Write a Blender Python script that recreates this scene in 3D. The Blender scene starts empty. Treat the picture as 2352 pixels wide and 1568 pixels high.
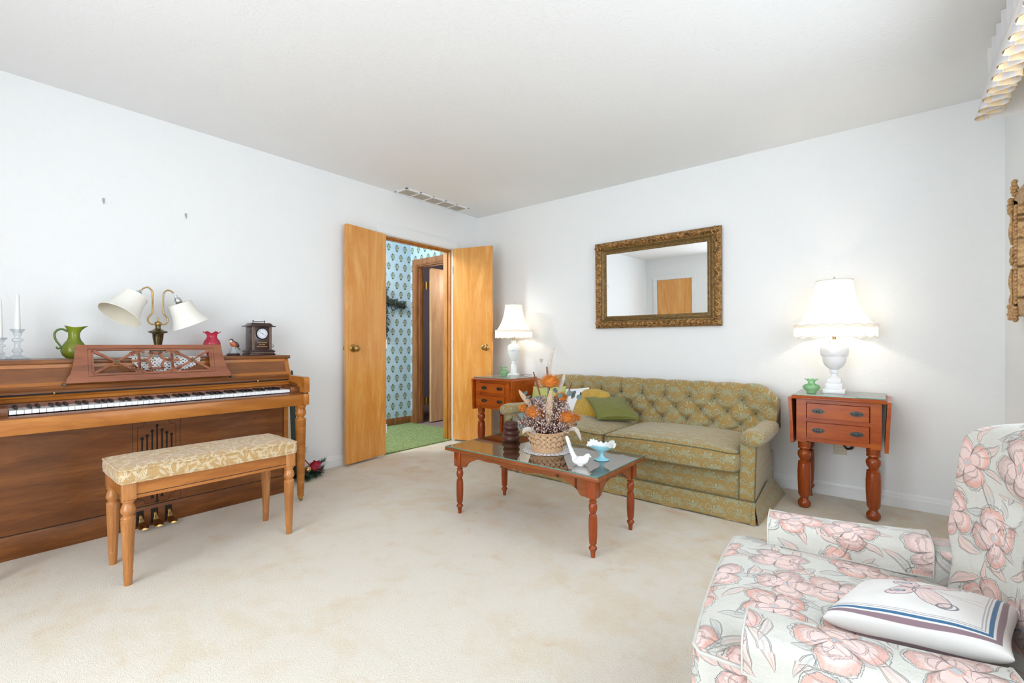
import bpy, bmesh, math, random
from math import sin, cos, pi, sqrt, atan2, radians
from mathutils import Vector, Matrix, noise as mnoise

# ------------------------------------------------------------------ camera, world, lights, exposure
sc = bpy.context.scene
COL = sc.collection
FPX, CX, CY, CZ, YAW = 1046.0, 3.546, -3.751, 1.024, radians(39.15)
cam_d = bpy.data.cameras.new('camera'); cam = bpy.data.objects.new('camera', cam_d); COL.objects.link(cam)
cam.location = (CX, CY, CZ); cam.rotation_euler = (pi/2, 0, YAW)
cam_d.sensor_width = 36.0; cam_d.lens = FPX*36.0/2352.0; cam_d.shift_y = 5.0/2352.0
cam_d.clip_start = 0.02
sc.camera = cam

def lin(r, g, b, a=1.0):
    f = lambda v: ((v/255.0)/12.92 if v/255.0 <= 0.04045 else ((v/255.0+0.055)/1.055)**2.4)
    return (f(r), f(g), f(b), a)

W = bpy.data.worlds.new('daylight_sky'); sc.world = W; W.use_nodes = True
bgn = W.node_tree.nodes['Background']; bgn.inputs[0].default_value = (0.84, 0.92, 1.0, 1); bgn.inputs[1].default_value = 3.0

def area_light(name, loc, rot, sx, sy, power, color=(0.97, 0.98, 1.0)):
    l = bpy.data.lights.new(name, 'AREA'); l.shape = 'RECTANGLE'; l.size = sx; l.size_y = sy
    l.energy = power; l.color = color
    o = bpy.data.objects.new(name, l); COL.objects.link(o); o.location = loc; o.rotation_euler = rot
    return o
# daylight at the right-wall window; fill light at the added rear window
area_light('window_area_light', (4.26, -2.35, 1.48), (0, radians(90), 0), 1.25, 2.3, 26)
area_light('window_area_light', (2.4, -5.0, 1.15), (radians(90), 0, 0), 2.1, 1.95, 68)
# added up-tilted lamps that brighten the ceiling, standing in for ground-bounced daylight
area_light('ceiling_fill', (4.55, -2.35, 0.95), (0, radians(128), 0), 0.9, 2.3, 10, (0.96, 0.97, 0.96))
area_light('ceiling_fill', (2.4, -5.3, 0.95), (radians(128), 0, 0), 2.0, 0.9, 10, (0.96, 0.97, 0.96))
HALL_POWER = 95
def point_light(name, loc, power, color, r=0.04, parent=None):
    l = bpy.data.lights.new(name, 'POINT'); l.energy = power; l.color = color; l.shadow_soft_size = r
    o = bpy.data.objects.new(name, l); COL.objects.link(o); o.location = loc
    if parent is not None:
        o.parent = parent; o.location = Vector(loc)-parent.location
    return o
LAMP_POWER = 10.5
vs = sc.view_settings
vs.view_transform = 'Standard'; vs.look = 'None'; vs.gamma = 1.0; vs.use_curve_mapping = False
vs.exposure = -0.40

# ------------------------------------------------------------------ node helpers
class N:
    """small expression wrapper round math nodes"""
    nt = None
    def __init__(s, v): s.v = v
    @staticmethod
    def m(op, *a):
        n = N.nt.nodes.new('ShaderNodeMath'); n.operation = op
        for i, x in enumerate(a):
            x = x.v if isinstance(x, N) else x
            if isinstance(x, (int, float)): n.inputs[i].default_value = x
            else: N.nt.links.new(x, n.inputs[i])
        return N(n.outputs[0])
    def __add__(a, b): return N.m('ADD', a, b)
    __radd__ = __add__
    def __sub__(a, b): return N.m('SUBTRACT', a, b)
    def __rsub__(a, b): return N.m('SUBTRACT', b, a)
    def __mul__(a, b): return N.m('MULTIPLY', a, b)
    __rmul__ = __mul__
    def __truediv__(a, b): return N.m('DIVIDE', a, b)
    def __pow__(a, b): return N.m('POWER', a, b)
def nsin(a): return N.m('SINE', a)
def ncos(a): return N.m('COSINE', a)
def nabs(a): return N.m('ABSOLUTE', a)
def nsqrt(a): return N.m('SQRT', a)
def nmin(a, b): return N.m('MINIMUM', a, b)
def nmax(a, b): return N.m('MAXIMUM', a, b)
def nfrac(a): return N.m('FRACT', a)
def nfloor(a): return N.m('FLOOR', a)
def natan(y, x): return N.m('ARCTAN2', y, x)
def sstep(a, b, x):
    n = N.nt.nodes.new('ShaderNodeMapRange'); n.interpolation_type = 'SMOOTHSTEP'
    x = x.v if isinstance(x, N) else x
    N.nt.links.new(x, n.inputs[0]); n.inputs[1].default_value = a; n.inputs[2].default_value = b
    n.inputs[3].default_value = 0; n.inputs[4].default_value = 1
    if a > b:
        n.inputs[1].default_value = b; n.inputs[2].default_value = a; n.inputs[3].default_value = 1; n.inputs[4].default_value = 0
    return N(n.outputs[0])
def band(x, c, w):            # 1 near x == c
    return sstep(w, w*0.35, nabs(x-c))
def mixc(f, a, b):
    n = N.nt.nodes.new('ShaderNodeMix'); n.data_type = 'RGBA'
    f = f.v if isinstance(f, N) else f
    if isinstance(f, (int, float)): n.inputs[0].default_value = f
    else: N.nt.links.new(f, n.inputs[0])
    for i, x in ((6, a), (7, b)):
        if isinstance(x, tuple): n.inputs[i].default_value = x
        else: N.nt.links.new(x, n.inputs[i])
    return n.outputs[2]
def tcoord(kind='Object'):
    n = N.nt.nodes.new('ShaderNodeTexCoord'); return n.outputs[kind]
def sep(v):
    n = N.nt.nodes.new('ShaderNodeSeparateXYZ'); N.nt.links.new(v, n.inputs[0]); return N(n.outputs[0]), N(n.outputs[1]), N(n.outputs[2])
def comb(x, y, z=0.0):
    n = N.nt.nodes.new('ShaderNodeCombineXYZ')
    for i, q in enumerate((x, y, z)):
        q = q.v if isinstance(q, N) else q
        if isinstance(q, (int, float)): n.inputs[i].default_value = q
        else: N.nt.links.new(q, n.inputs[i])
    return n.outputs[0]
def mapv(v, scale=(1, 1, 1), loc=(0, 0, 0), rot=(0, 0, 0)):
    n = N.nt.nodes.new('ShaderNodeMapping'); N.nt.links.new(v, n.inputs[0])
    n.inputs[1].default_value = loc; n.inputs[2].default_value = rot; n.inputs[3].default_value = scale
    return n.outputs[0]
def tnoise(v, scale, detail=3, rough=0.5, dist=0.0, col=False):
    n = N.nt.nodes.new('ShaderNodeTexNoise'); N.nt.links.new(v, n.inputs['Vector'])
    n.inputs['Scale'].default_value = scale; n.inputs['Detail'].default_value = detail
    n.inputs['Roughness'].default_value = rough; n.inputs['Distortion'].default_value = dist
    return n.outputs['Color'] if col else N(n.outputs['Fac'])
def tvoro(v, scale, rnd=1.0, dim='2D'):
    n = N.nt.nodes.new('ShaderNodeTexVoronoi'); n.voronoi_dimensions = dim; N.nt.links.new(v, n.inputs['Vector'])
    n.inputs['Scale'].default_value = scale; n.inputs['Randomness'].default_value = rnd
    return N(n.outputs['Distance']), n.outputs['Color'], n.outputs['Position']
def ramp(f, stops):
    n = N.nt.nodes.new('ShaderNodeValToRGB'); N.nt.links.new(f.v, n.inputs[0])
    cr = n.color_ramp
    while len(cr.elements) < len(stops): cr.elements.new(0.5)
    for e, (p, c) in zip(cr.elements, stops): e.position = p; e.color = c
    return n.outputs[0]
def bump(h, strength=0.3, dist=0.01):
    n = N.nt.nodes.new('ShaderNodeBump'); n.inputs['Strength'].default_value = strength; n.inputs['Distance'].default_value = dist
    N.nt.links.new(h.v if isinstance(h, N) else h, n.inputs['Height']); return n.outputs[0]

def newmat(name):
    m = bpy.data.materials.new(name); m.use_nodes = True; N.nt = m.node_tree
    return m, m.node_tree.nodes['Principled BSDF']
def setp(b, col=None, rough=None, metal=None, normal=None, spec=None, coat=None, sheen=None, trans=None, ior=None, emit=None, estr=None, alpha=None):
    def s(k, v):
        if v is None: return
        i = b.inputs[k]
        if isinstance(v, N): v = v.v
        if isinstance(v, (int, float, tuple)): i.default_value = v
        else: N.nt.links.new(v, i)
    s('Base Color', col); s('Roughness', rough); s('Metallic', metal); s('Normal', normal); s('Specular IOR Level', spec)
    s('Coat Weight', coat); s('Sheen Weight', sheen); s('Transmission Weight', trans); s('IOR', ior); s('Emission Color', emit); s('Emission Strength', estr); s('Alpha', alpha)
    if coat: b.inputs['Coat Roughness'].default_value = 0.12
def plain(name, col, rough=0.5, metal=0.0, nscale=40, namt=0.08, **k):
    m, b = newmat(name)
    n = tnoise(tcoord(), nscale, 3)
    c2 = tuple(v*(1-namt*2) for v in col[:3])+(1,)
    setp(b, col=mixc(n, col, c2), rough=rough, metal=metal, **k)
    return m

def wood(name, cd, cm, cl, axis='z', scale=1.0, rough=0.32, coat=0.25, figure=0.5, spec=0.4):
    m, b = newmat(name)
    st = {'x': (0.13, 1, 1), 'y': (1, 0.13, 1), 'z': (1, 1, 0.13)}[axis]
    v = mapv(tcoord(), scale=tuple(s*scale for s in st))
    warp = tnoise(v, 2.2, 3, 0.55, 0.6, col=True)
    va = N.nt.nodes.new('ShaderNodeVectorMath'); va.operation = 'MULTIPLY_ADD'
    N.nt.links.new(warp, va.inputs[0]); va.inputs[1].default_value = (figure,)*3; N.nt.links.new(v, va.inputs[2])
    n1 = tnoise(va.outputs[0], 7, 4, 0.6)
    n2 = tnoise(mapv(v, scale=(9, 9, 9) if axis == '' else tuple(8.0 for _ in range(3))), 9, 2, 0.5)
    f = n1*0.8+n2*0.2
    setp(b, col=ramp(f, [(0.30, cd), (0.5, cm), (0.70, cl)]), rough=rough, coat=coat, spec=spec, normal=bump(n2, 0.04, 0.002))
    return m

# ------------------------------------------------------------------ materials
M = {}
def wall_mat(name, col, s=1.0):
    m, b = newmat(name); tc = tcoord()
    sw = tnoise(tc, 5.5*s, 5, 0.62, 3.5); fine = tnoise(tc, 70, 3, 0.6)
    h = band(sw, 0.5, 0.035)*0.7+fine*0.3
    n = tnoise(tc, 1.4, 2)
    setp(b, col=mixc(n, col, tuple(v*0.985 for v in col[:3])+(1,)), rough=0.62, spec=0.25, normal=bump(h, 0.20*s, 0.008))
    return m
M['wall'] = wall_mat('painted_plaster', lin(240, 242, 242))
M['ceiling'] = wall_mat('swirled_ceiling_plaster', lin(240, 241, 241), 1.3)
M['trim'] = plain('white_trim_paint', lin(238, 240, 241), 0.35, namt=0.01)

def carpet():
    m, b = newmat('beige_carpet'); tc = tcoord()
    x, y, z = sep(tc)
    big = tnoise(mapv(tc, scale=(1.0, 1.5, 1), rot=(0, 0, 0.5)), 2.3, 5, 0.62, 0.7)
    mid = tnoise(tc, 7.5, 3, 0.6, 0.4)
    wear = sstep(-2.3, -1.1, y)*0.085+sstep(1.0, 2.2, x)*sstep(-3.0, -1.4, y)*0.03
    f = sstep(0.44, 0.74, big*0.55+mid*0.45+wear)
    f2 = sstep(0.58, 0.80, tnoise(tc, 4.6, 4, 0.65, 0.3)*0.62+mid*0.40+wear*0.5)
    g = tnoise(tc, 330, 2, 0.7); g2 = tnoise(tc, 120, 2, 0.6)
    c = mixc(f*0.62, lin(242, 235, 221), lin(230, 205, 166))
    c = mixc(f2*0.62, c, lin(218, 178, 124))
    c = mixc(sstep(0.35, 0.75, g)*0.30, c, lin(204, 188, 160))
    setp(b, col=c, rough=0.95, spec=0.05, sheen=0.25, normal=bump(g*0.7+g2*0.5, 0.75, 0.010))
    return m
M['carpet'] = carpet()
def shag(name, c1, c2, c3):
    m, b = newmat(name); tc = tcoord()
    g = tnoise(tc, 62, 3, 0.75, 1.5); big = tnoise(tc, 14, 3, 0.6)
    c = mixc(sstep(0.38, 0.60, g), c1, c2); c = mixc(sstep(0.55, 0.75, big)*0.5, c, c3)
    setp(b, col=c, rough=0.95, spec=0.05, sheen=0.2, normal=bump(g, 1.0, 0.03))
    return m
M['green_carpet'] = shag('green_shag_carpet', lin(108, 140, 60), lin(192, 214, 138), lin(206, 220, 124))
M['pink_carpet'] = shag('dusty_pink_carpet', lin(150, 120, 115), lin(190, 165, 158), lin(170, 140, 130))

def wallpaper():
    m, b = newmat('damask_wallpaper'); tc = tcoord('UV')
    u, v, _ = sep(tc)
    PW, PH = 0.125, 0.235                   # repeat; two motifs per repeat, staggered
    def motif(du, dv):
        a = (nfrac(u/PW+du)-0.5)*PW
        c = (nfrac(v/PH+dv)-0.5)*PH
        ax = nabs(a)
        # pine-cone shaped medallion made from stacked leaf pairs
        t = (c+0.052)/0.104                 # 0 bottom .. 1 top
        env = 0.031*(N.m('SINE', nmax(nmin(t, 1.0), 0.0)*2.2+0.35))*sstep(1.02, 0.72, t)*sstep(-0.02, 0.16, t)
        teeth = nabs(nsin((c-ax*0.9)*pi/0.017))
        body = sstep(0.0, 0.003, env*(0.55+0.60*teeth)-ax)
        cut = band(nsqrt((ax-0.0165)**2+(c+0.016)**2), 0.0095, 0.0036)
        cut2 = band(nsqrt((ax-0.013)**2+(c-0.016)**2), 0.0085, 0.0032)
        rib = sstep(0.0030, 0.0016, nabs(ax-0.0056))*sstep(-0.035, -0.02, c)*sstep(0.035, 0.02, c)
        hole = nmax(nmax(cut, cut2), rib)
        return body, body*hole
    b1, h1 = motif(0.0, 0.0); b2, h2 = motif(0.5, 0.5)
    body = nmax(b1, b2); hole = nmax(h1, h2)
    n = tnoise(tc, 3, 2)
    base = mixc(n, lin(190, 214, 226), lin(176, 204, 218))
    c = mixc(body, base, lin(74, 84, 60)); c = mixc(hole, c, lin(196, 214, 196))
    setp(b, col=c, rough=0.55, spec=0.3)
    return m
M['wallpaper'] = wallpaper()

M['birch'] = wood('birch_door_veneer', lin(206, 134, 54), lin(222, 154, 74), lin(236, 178, 102), 'z', 1.5, 0.24, 0.4, 1.1)
M['oak_door'] = wood('pale_hall_door_veneer', lin(196, 146, 104), lin(214, 168, 124), lin(226, 184, 142), 'z', 2.4, 0.3, 0.35, 0.4)
M['brown_trim'] = wood('brown_wood_trim', lin(120, 76, 44), lin(150, 98, 58), lin(172, 118, 74), 'z', 4, 0.3, 0.35, 0.25)
M['amber_trim'] = wood('amber_wood_jamb', lin(150, 92, 30), lin(184, 120, 48), lin(204, 142, 66), 'z', 4, 0.3, 0.35, 0.25)
M['piano'] = wood('walnut_piano_case', lin(92, 50, 20), lin(120, 70, 30), lin(144, 90, 42), 'y', 2.6, 0.34, 0.18, 0.5)
M['piano_light'] = wood('lighter_piano_moulding', lin(144, 84, 26), lin(172, 106, 40), lin(192, 128, 56), 'y', 3.0, 0.32, 0.2, 0.4)
M['piano_red'] = wood('reddish_music_desk_wood', lin(110, 62, 40), lin(140, 82, 54), lin(158, 98, 66), 'y', 2.6, 0.35, 0.25, 0.5)
M['piano_dark'] = plain('dark_piano_gap', lin(38, 24, 16), 0.6)
M['bench_wood'] = wood('honey_bench_wood', lin(150, 94, 44), lin(180, 118, 62), lin(198, 140, 84), 'z', 4.0, 0.3, 0.35, 0.3)
M['bench_rail'] = wood('honey_bench_rail', lin(146, 86, 34), lin(172, 106, 46), lin(190, 126, 62), 'y', 4.0, 0.3, 0.35, 0.3)
M['cherry'] = wood('cherry_side_table', lin(138, 54, 4), lin(166, 74, 10), lin(184, 94, 22), 'x', 3.0, 0.30, 0.12, 0.4)
M['cherry_leg'] = wood('cherry_turned_leg', lin(116, 44, 6), lin(142, 60, 14), lin(160, 78, 26), 'z', 4.0, 0.24, 0.25, 0.3)
M['cherry_ct'] = wood('cherry_coffee_table', lin(112, 54, 20), lin(136, 72, 30), lin(152, 88, 42), 'x', 3.0, 0.32, 0.15, 0.3)
M['maple_raw'] = wood('unfinished_pale_wood', lin(214, 186, 140), lin(226, 200, 158), lin(234, 212, 174), 'z', 4, 0.6, 0.0, 0.3)
M['brass'] = plain('aged_brass', lin(190, 158, 100), 0.28, 1.0, 60, 0.15)
M['brass_dark'] = plain('tarnished_brass', lin(130, 118, 88), 0.25, 1.0, 40, 0.25)
M['chrome'] = plain('chrome', lin(205, 208, 210), 0.15, 1.0, 40, 0.03)
M['pewter'] = plain('dark_pewter', lin(92, 92, 90), 0.35, 0.85, 90, 0.2)
M['black'] = plain('ebony_black', lin(24, 26, 30), 0.3, 0.0)
M['dark_hole'] = plain('recessed_black', lin(22, 16, 14), 0.8)
M['ivory'] = plain('white_key_ivory', lin(240, 242, 244), 0.22, namt=0.01)
M['marble'] = plain('white_marble', lin(244, 244, 246), 0.3, 0.0, 9, 0.03, coat=0.2)
M['white_porcelain'] = plain('white_porcelain', lin(242, 244, 242), 0.2, namt=0.01, coat=0.4)
M['cream_board'] = plain('cream_board', lin(222, 208, 178), 0.6)
M['dark_green'] = plain('dark_green_edge', lin(42, 58, 54), 0.5)
M['wax'] = plain('ivory_candle_wax', lin(238, 240, 236), 0.4, namt=0.01)
M['cream_shade'] = plain('cream_fabric_shade', lin(240, 238, 230), 0.8, namt=0.02)
M['shade_inner'] = plain('cream_shade_lining', lin(226, 220, 200), 0.8, namt=0.02)
M['clock_wood'] = plain('dark_mahogany', lin(62, 36, 32), 0.3, 0.0, 60, 0.2, coat=0.3)
M['clock_carve'] = plain('pale_carved_wood', lin(150, 124, 108), 0.4, 0.0, 160, 0.3)  # lighter brown for the carved strips of the clock
M['clock_face'] = plain('pale_clock_dial', lin(226, 230, 238), 0.35, namt=0.02)
M['gold_letter'] = plain('gold_lettering', lin(222, 184, 120), 0.4, 0.3)
M['red_velvet'] = plain('crimson_poinsettia', lin(190, 22, 56), 0.5, 0.0, 50, 0.2)
M['red_ribbon'] = plain('dark_red_ribbon', lin(150, 24, 40), 0.4)
M['gold_bell'] = plain('pale_gold_bell', lin(206, 180, 130), 0.25, 0.9)
M['pine'] = plain('pine_needle_green', lin(38, 84, 62), 0.6, 0.0, 80, 0.3)
M['ivy'] = plain('dark_ivy_leaf', lin(44, 62, 50), 0.5, 0.0, 60, 0.3)
M['iron'] = plain('black_wrought_iron', lin(40, 44, 60), 0.4, 0.5)
M['lace'] = plain('white_crochet_lace', lin(240, 241, 242), 0.85, namt=0.02)
M['outlet'] = plain('cream_outlet_plastic', lin(222, 214, 192), 0.4, namt=0.02)
M['cord'] = plain('brown_lamp_cord', lin(60, 40, 28), 0.45)
M['hook'] = plain('picture_hook_grey', lin(186, 190, 190), 0.35, 0.4)
M['vent_dark'] = plain('taupe_vent_louvre', lin(188, 180, 168), 0.5)
M['carved_jar'] = plain('carved_rosewood', lin(86, 44, 34), 0.42, 0.0, 60, 0.25)
M['orange_fluff'] = plain('orange_thistle', lin(234, 142, 52), 0.9, 0.0, 60, 0.25)
M['tan_fluff'] = plain('pale_tan_thistle', lin(222, 176, 128), 0.9, 0.0, 60, 0.2)
M['pod'] = plain('dried_grey_husk', lin(206, 196, 184), 0.8, 0.0, 60, 0.2)
M['husk'] = plain('dried_tan_husk', lin(200, 172, 142), 0.8, 0.0, 60, 0.2)
M['cattail'] = plain('brown_cattail', lin(122, 72, 54), 0.8)
M['statice'] = plain('dusty_mauve_statice', lin(228, 204, 196), 0.9, 0.0, 200, 0.3)
M['statice_d'] = plain('brown_statice_stem', lin(172, 126, 104), 0.9, 0.0, 200, 0.3)
M['eucalyptus'] = plain('grey_green_eucalyptus', lin(112, 130, 126), 0.7, 0.0, 60, 0.2)
M['wicker'] = plain('split_cane', lin(214, 174, 134), 0.6, 0.0, 120, 0.18)
M['bird_red'] = plain('robin_breast_orange', lin(214, 120, 78), 0.4)
M['bird_brown'] = plain('robin_wing_brown', lin(92, 72, 70), 0.4)
M['bird_base'] = plain('flowered_porcelain_base', lin(196, 212, 214), 0.35, 0.0, 120, 0.2)
M['blue_paint'] = plain('pale_blue_brush', lin(150, 186, 208), 0.3)
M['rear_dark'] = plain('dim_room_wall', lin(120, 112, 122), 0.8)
M['shadow_gap'] = plain('weave_shade_brown', lin(60, 34, 24), 0.6)  # dark brown painted for the shade behind the basket weave

def glassy(name, tint, tintd, dens=0.5, rough=0.0, solid=0.35, ior=1.5):
    """cheap coloured glass: fresnel gloss over tinted transparency with a little body colour"""
    m = bpy.data.materials.new(name); m.use_nodes = True; nt = m.node_tree; nt.nodes.clear(); N.nt = nt
    out = nt.nodes.new('ShaderNodeOutputMaterial')
    tr = nt.nodes.new('ShaderNodeBsdfTransparent')
    lw = nt.nodes.new('ShaderNodeLayerWeight'); lw.inputs[0].default_value = 0.35
    nz = tnoise(tcoord(), 30, 2)
    c = mixc(nmin(N(lw.outputs[1])*1.1+nz*0.06, 1.0), tint, tintd); nt.links.new(c, tr.inputs[0])
    df = nt.nodes.new('ShaderNodeBsdfTranslucent'); nt.links.new(c, df.inputs[0])
    d2 = nt.nodes.new('ShaderNodeBsdfDiffuse'); nt.links.new(c, d2.inputs[0])
    mx0 = nt.nodes.new('ShaderNodeMixShader'); nt.links.new(df.outputs[0], mx0.inputs[1]); nt.links.new(d2.outputs[0], mx0.inputs[2])
    mx = nt.nodes.new('ShaderNodeMixShader'); mx.inputs[0].default_value = solid
    nt.links.new(tr.outputs[0], mx.inputs[1]); nt.links.new(mx0.outputs[0], mx.inputs[2])
    gl = nt.nodes.new('ShaderNodeBsdfGlossy'); gl.inputs['Roughness'].default_value = rough+0.02
    fr = nt.nodes.new('ShaderNodeFresnel'); fr.inputs[0].default_value = ior
    geo = nt.nodes.new('ShaderNodeNewGeometry')
    fac = N(fr.outputs[0])*(1.0-N(geo.outputs['Backfacing']))      # gloss on outward faces only
    mx2 = nt.nodes.new('ShaderNodeMixShader'); nt.links.new(fac.v, mx2.inputs[0])
    nt.links.new(mx.outputs[0], mx2.inputs[1]); nt.links.new(gl.outputs[0], mx2.inputs[2])
    nt.links.new(mx2.outputs[0], out.inputs[0])
    return m
M['glass_top'] = glassy('clear_table_glass', (0.97, 0.99, 0.98, 1), (0.80, 0.93, 0.88, 1), solid=0.0, ior=8.0)
M['mint_glass'] = glassy('mint_glass_painted_reflection', (0.93, 0.99, 0.96, 1), (0.86, 0.96, 0.91, 1), solid=0.55, ior=5.0)  # pale body colour paints in part of the wall's reflection
M['glass_edge'] = glassy('green_glass_edge', lin(170, 215, 198), lin(60, 120, 100), solid=0.6)
M['window_glass'] = glassy('window_glass', (0.98, 0.99, 1, 1), (0.95, 0.97, 1, 1), solid=0.0)
M['crystal'] = glassy('clear_crystal', (0.96, 0.97, 0.98, 1), (0.74, 0.79, 0.82, 1), solid=0.06)
M['lime_glass'] = glassy('lime_green_crackle_glass', lin(214, 224, 100), lin(140, 158, 34), solid=0.40)
M['lime_handle'] = glassy('bottle_green_glass', lin(150, 176, 90), lin(70, 104, 40), solid=0.5)
M['red_glass'] = glassy('cranberry_glass', lin(250, 130, 165), lin(226, 40, 100), solid=0.42)
M['green_glass'] = glassy('pale_green_glass', lin(236, 250, 236), lin(176, 226, 184), solid=0.16)

def opal():
    m, b = newmat('blue_opal_milk_glass')
    x, y, z = sep(tcoord('UV'))
    c = mixc(sstep(0.45, 1.0, y), lin(146, 208, 220), lin(238, 244, 246))
    setp(b, col=c, rough=0.25, coat=0.4)
    return m
M['opal'] = opal()

def shade_lit():
    m = bpy.data.materials.new('lit_fabric_shade'); m.use_nodes = True; nt = m.node_tree; nt.nodes.clear(); N.nt = nt
    out = nt.nodes.new('ShaderNodeOutputMaterial')
    n = tnoise(tcoord(), 60, 2)
    tl = nt.nodes.new('ShaderNodeBsdfTranslucent'); tl.inputs[0].default_value = (0.93, 0.90, 0.84, 1)
    df = nt.nodes.new('ShaderNodeBsdfDiffuse'); nt.links.new(mixc(n, lin(246, 246, 244), lin(238, 238, 234)), df.inputs[0])
    em = nt.nodes.new('ShaderNodeEmission'); em.inputs[0].default_value = (1.0, 0.975, 0.94, 1); em.inputs[1].default_value = 0.05
    mx = nt.nodes.new('ShaderNodeMixShader'); mx.inputs[0].default_value = 0.45
    nt.links.new(tl.outputs[0], mx.inputs[1]); nt.links.new(df.outputs[0], mx.inputs[2])
    ad = nt.nodes.new('ShaderNodeAddShader'); nt.links.new(mx.outputs[0], ad.inputs[0]); nt.links.new(em.outputs[0], ad.inputs[1])
    nt.links.new(ad.outputs[0], out.inputs[0])
    return m
M['shade'] = shade_lit()
M['shade_trim'] = plain('shade_braid', lin(226, 224, 220), 0.8, namt=0.02)
m, b = newmat('glowing_bulb'); setp(b, col=(1, 1, 1, 1), emit=(1, 0.8, 0.55, 1), estr=12.0); M['bulb'] = m
m, b = newmat('silvered_mirror'); setp(b, col=(0.93, 0.95, 0.95, 1), rough=0.0, metal=1.0); M['mirror'] = m

def gilt(name, c1, c2, rough=0.42, metal=0.55):
    m, b = newmat(name); tc = tcoord()
    n = tnoise(tc, 55, 4, 0.7, 0.8)
    setp(b, col=ramp(n, [(0.35, c1), (0.62, c2)]), rough=rough, metal=metal, normal=bump(n, 0.5, 0.004))
    return m
M['gilt'] = gilt('dark_gilt_frame', lin(78, 54, 30), lin(190, 144, 86))
M['gilt_plain'] = gilt('bronze_moulding', lin(104, 82, 48), lin(140, 114, 70), 0.4, 0.5)
M['gold_frame'] = gilt('light_carved_gold', lin(150, 108, 66), lin(214, 176, 124), 0.5, 0.25)

def brocade():
    m, b = newmat('olive_gold_brocade'); tc = tcoord('UV')
    wv = tnoise(tc, 9, 2, 0.5, 0, col=True)
    va = N.nt.nodes.new('ShaderNodeVectorMath'); va.operation = 'MULTIPLY_ADD'
    N.nt.links.new(wv, va.inputs[0]); va.inputs[1].default_value = (0.03, 0.03, 0); N.nt.links.new(tc, va.inputs[2])
    u, v, _ = sep(va.outputs[0])
    A, B = 0.125, 0.125
    def cell(du, dv, sgn):
        col_i = nfloor(u/A+du)
        p = (nfrac(u/A+du)-0.5)*A
        q = (nfrac(v/B+dv)-0.5)*B
        return p, q, nsqrt(p**2+q**2), natan(q, p)
    def lotus(du, dv):
        p, q, r, th = cell(du, dv, 1)
        th2 = natan(q+0.014, p); r2 = nsqrt(p**2+(q+0.014)**2)
        pet = nabs(ncos(th2*3.5))
        R1 = 0.020+0.014*pet; R2 = 0.010+0.010*pet
        upper = sstep(-0.022, -0.014, q)
        o = nmax(band(r2, R1, 0.0034), band(r2, R2, 0.0030))*upper
        fill = sstep(0.0, 0.006, R1-r2)*upper*0.35
        ax = nabs(p)-0.030
        leafs = band(nsqrt(ax**2+(q+0.024)**2*2.4), 0.0105, 0.0036)
        return nmax(nmax(o, fill), leafs)
    def scroll(du, dv, s):
        p, q, r, th = cell(du, dv, s)
        ph = nfrac(th*(s/(2*pi))+r*(1/0.0155))
        arm = band(ph, 0.5, 0.20)*sstep(0.027, 0.022, r)
        bud = sstep(0.0075, 0.0055, nsqrt((p-0.036*s)**2+(q-0.012)**2))
        stem = band(nsqrt((p-0.02*s)**2+(q+0.03)**2), 0.026, 0.0032)*sstep(0.0, 0.01, q+0.02)
        return nmax(nmax(arm, bud), stem)
    a = nmax(lotus(0.0, 0.0), lotus(0.5, 0.5))
    s = nmax(scroll(0.5, 0.0, 1.0), scroll(0.0, 0.5, -1.0))
    pat = nmax(a, s)
    brk = sstep(0.30, 0.46, tnoise(tc, 26, 3, 0.6))
    pat = pat*brk
    thread = tnoise(mapv(tc, scale=(1, 3.5, 1)), 260, 2, 0.6)
    big = tnoise(tc, 5, 3)
    base = mixc(thread, lin(142, 114, 58), lin(174, 146, 84)); base = mixc(big*0.5, base, lin(158, 128, 72))
    c = mixc(pat*0.95, base, mixc(thread, lin(150, 162, 132), lin(184, 196, 168)))
    setp(b, col=c, rough=0.55, spec=0.3, sheen=0.35, normal=bump(pat*0.9+thread*0.15, 0.75, 0.006))
    return m
M['brocade'] = brocade()
M['brocade_pipe'] = plain('dark_olive_piping', lin(104, 98, 66), 0.7)
M['brocade_button'] = plain('olive_covered_button', lin(92, 84, 50), 0.6)

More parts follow.
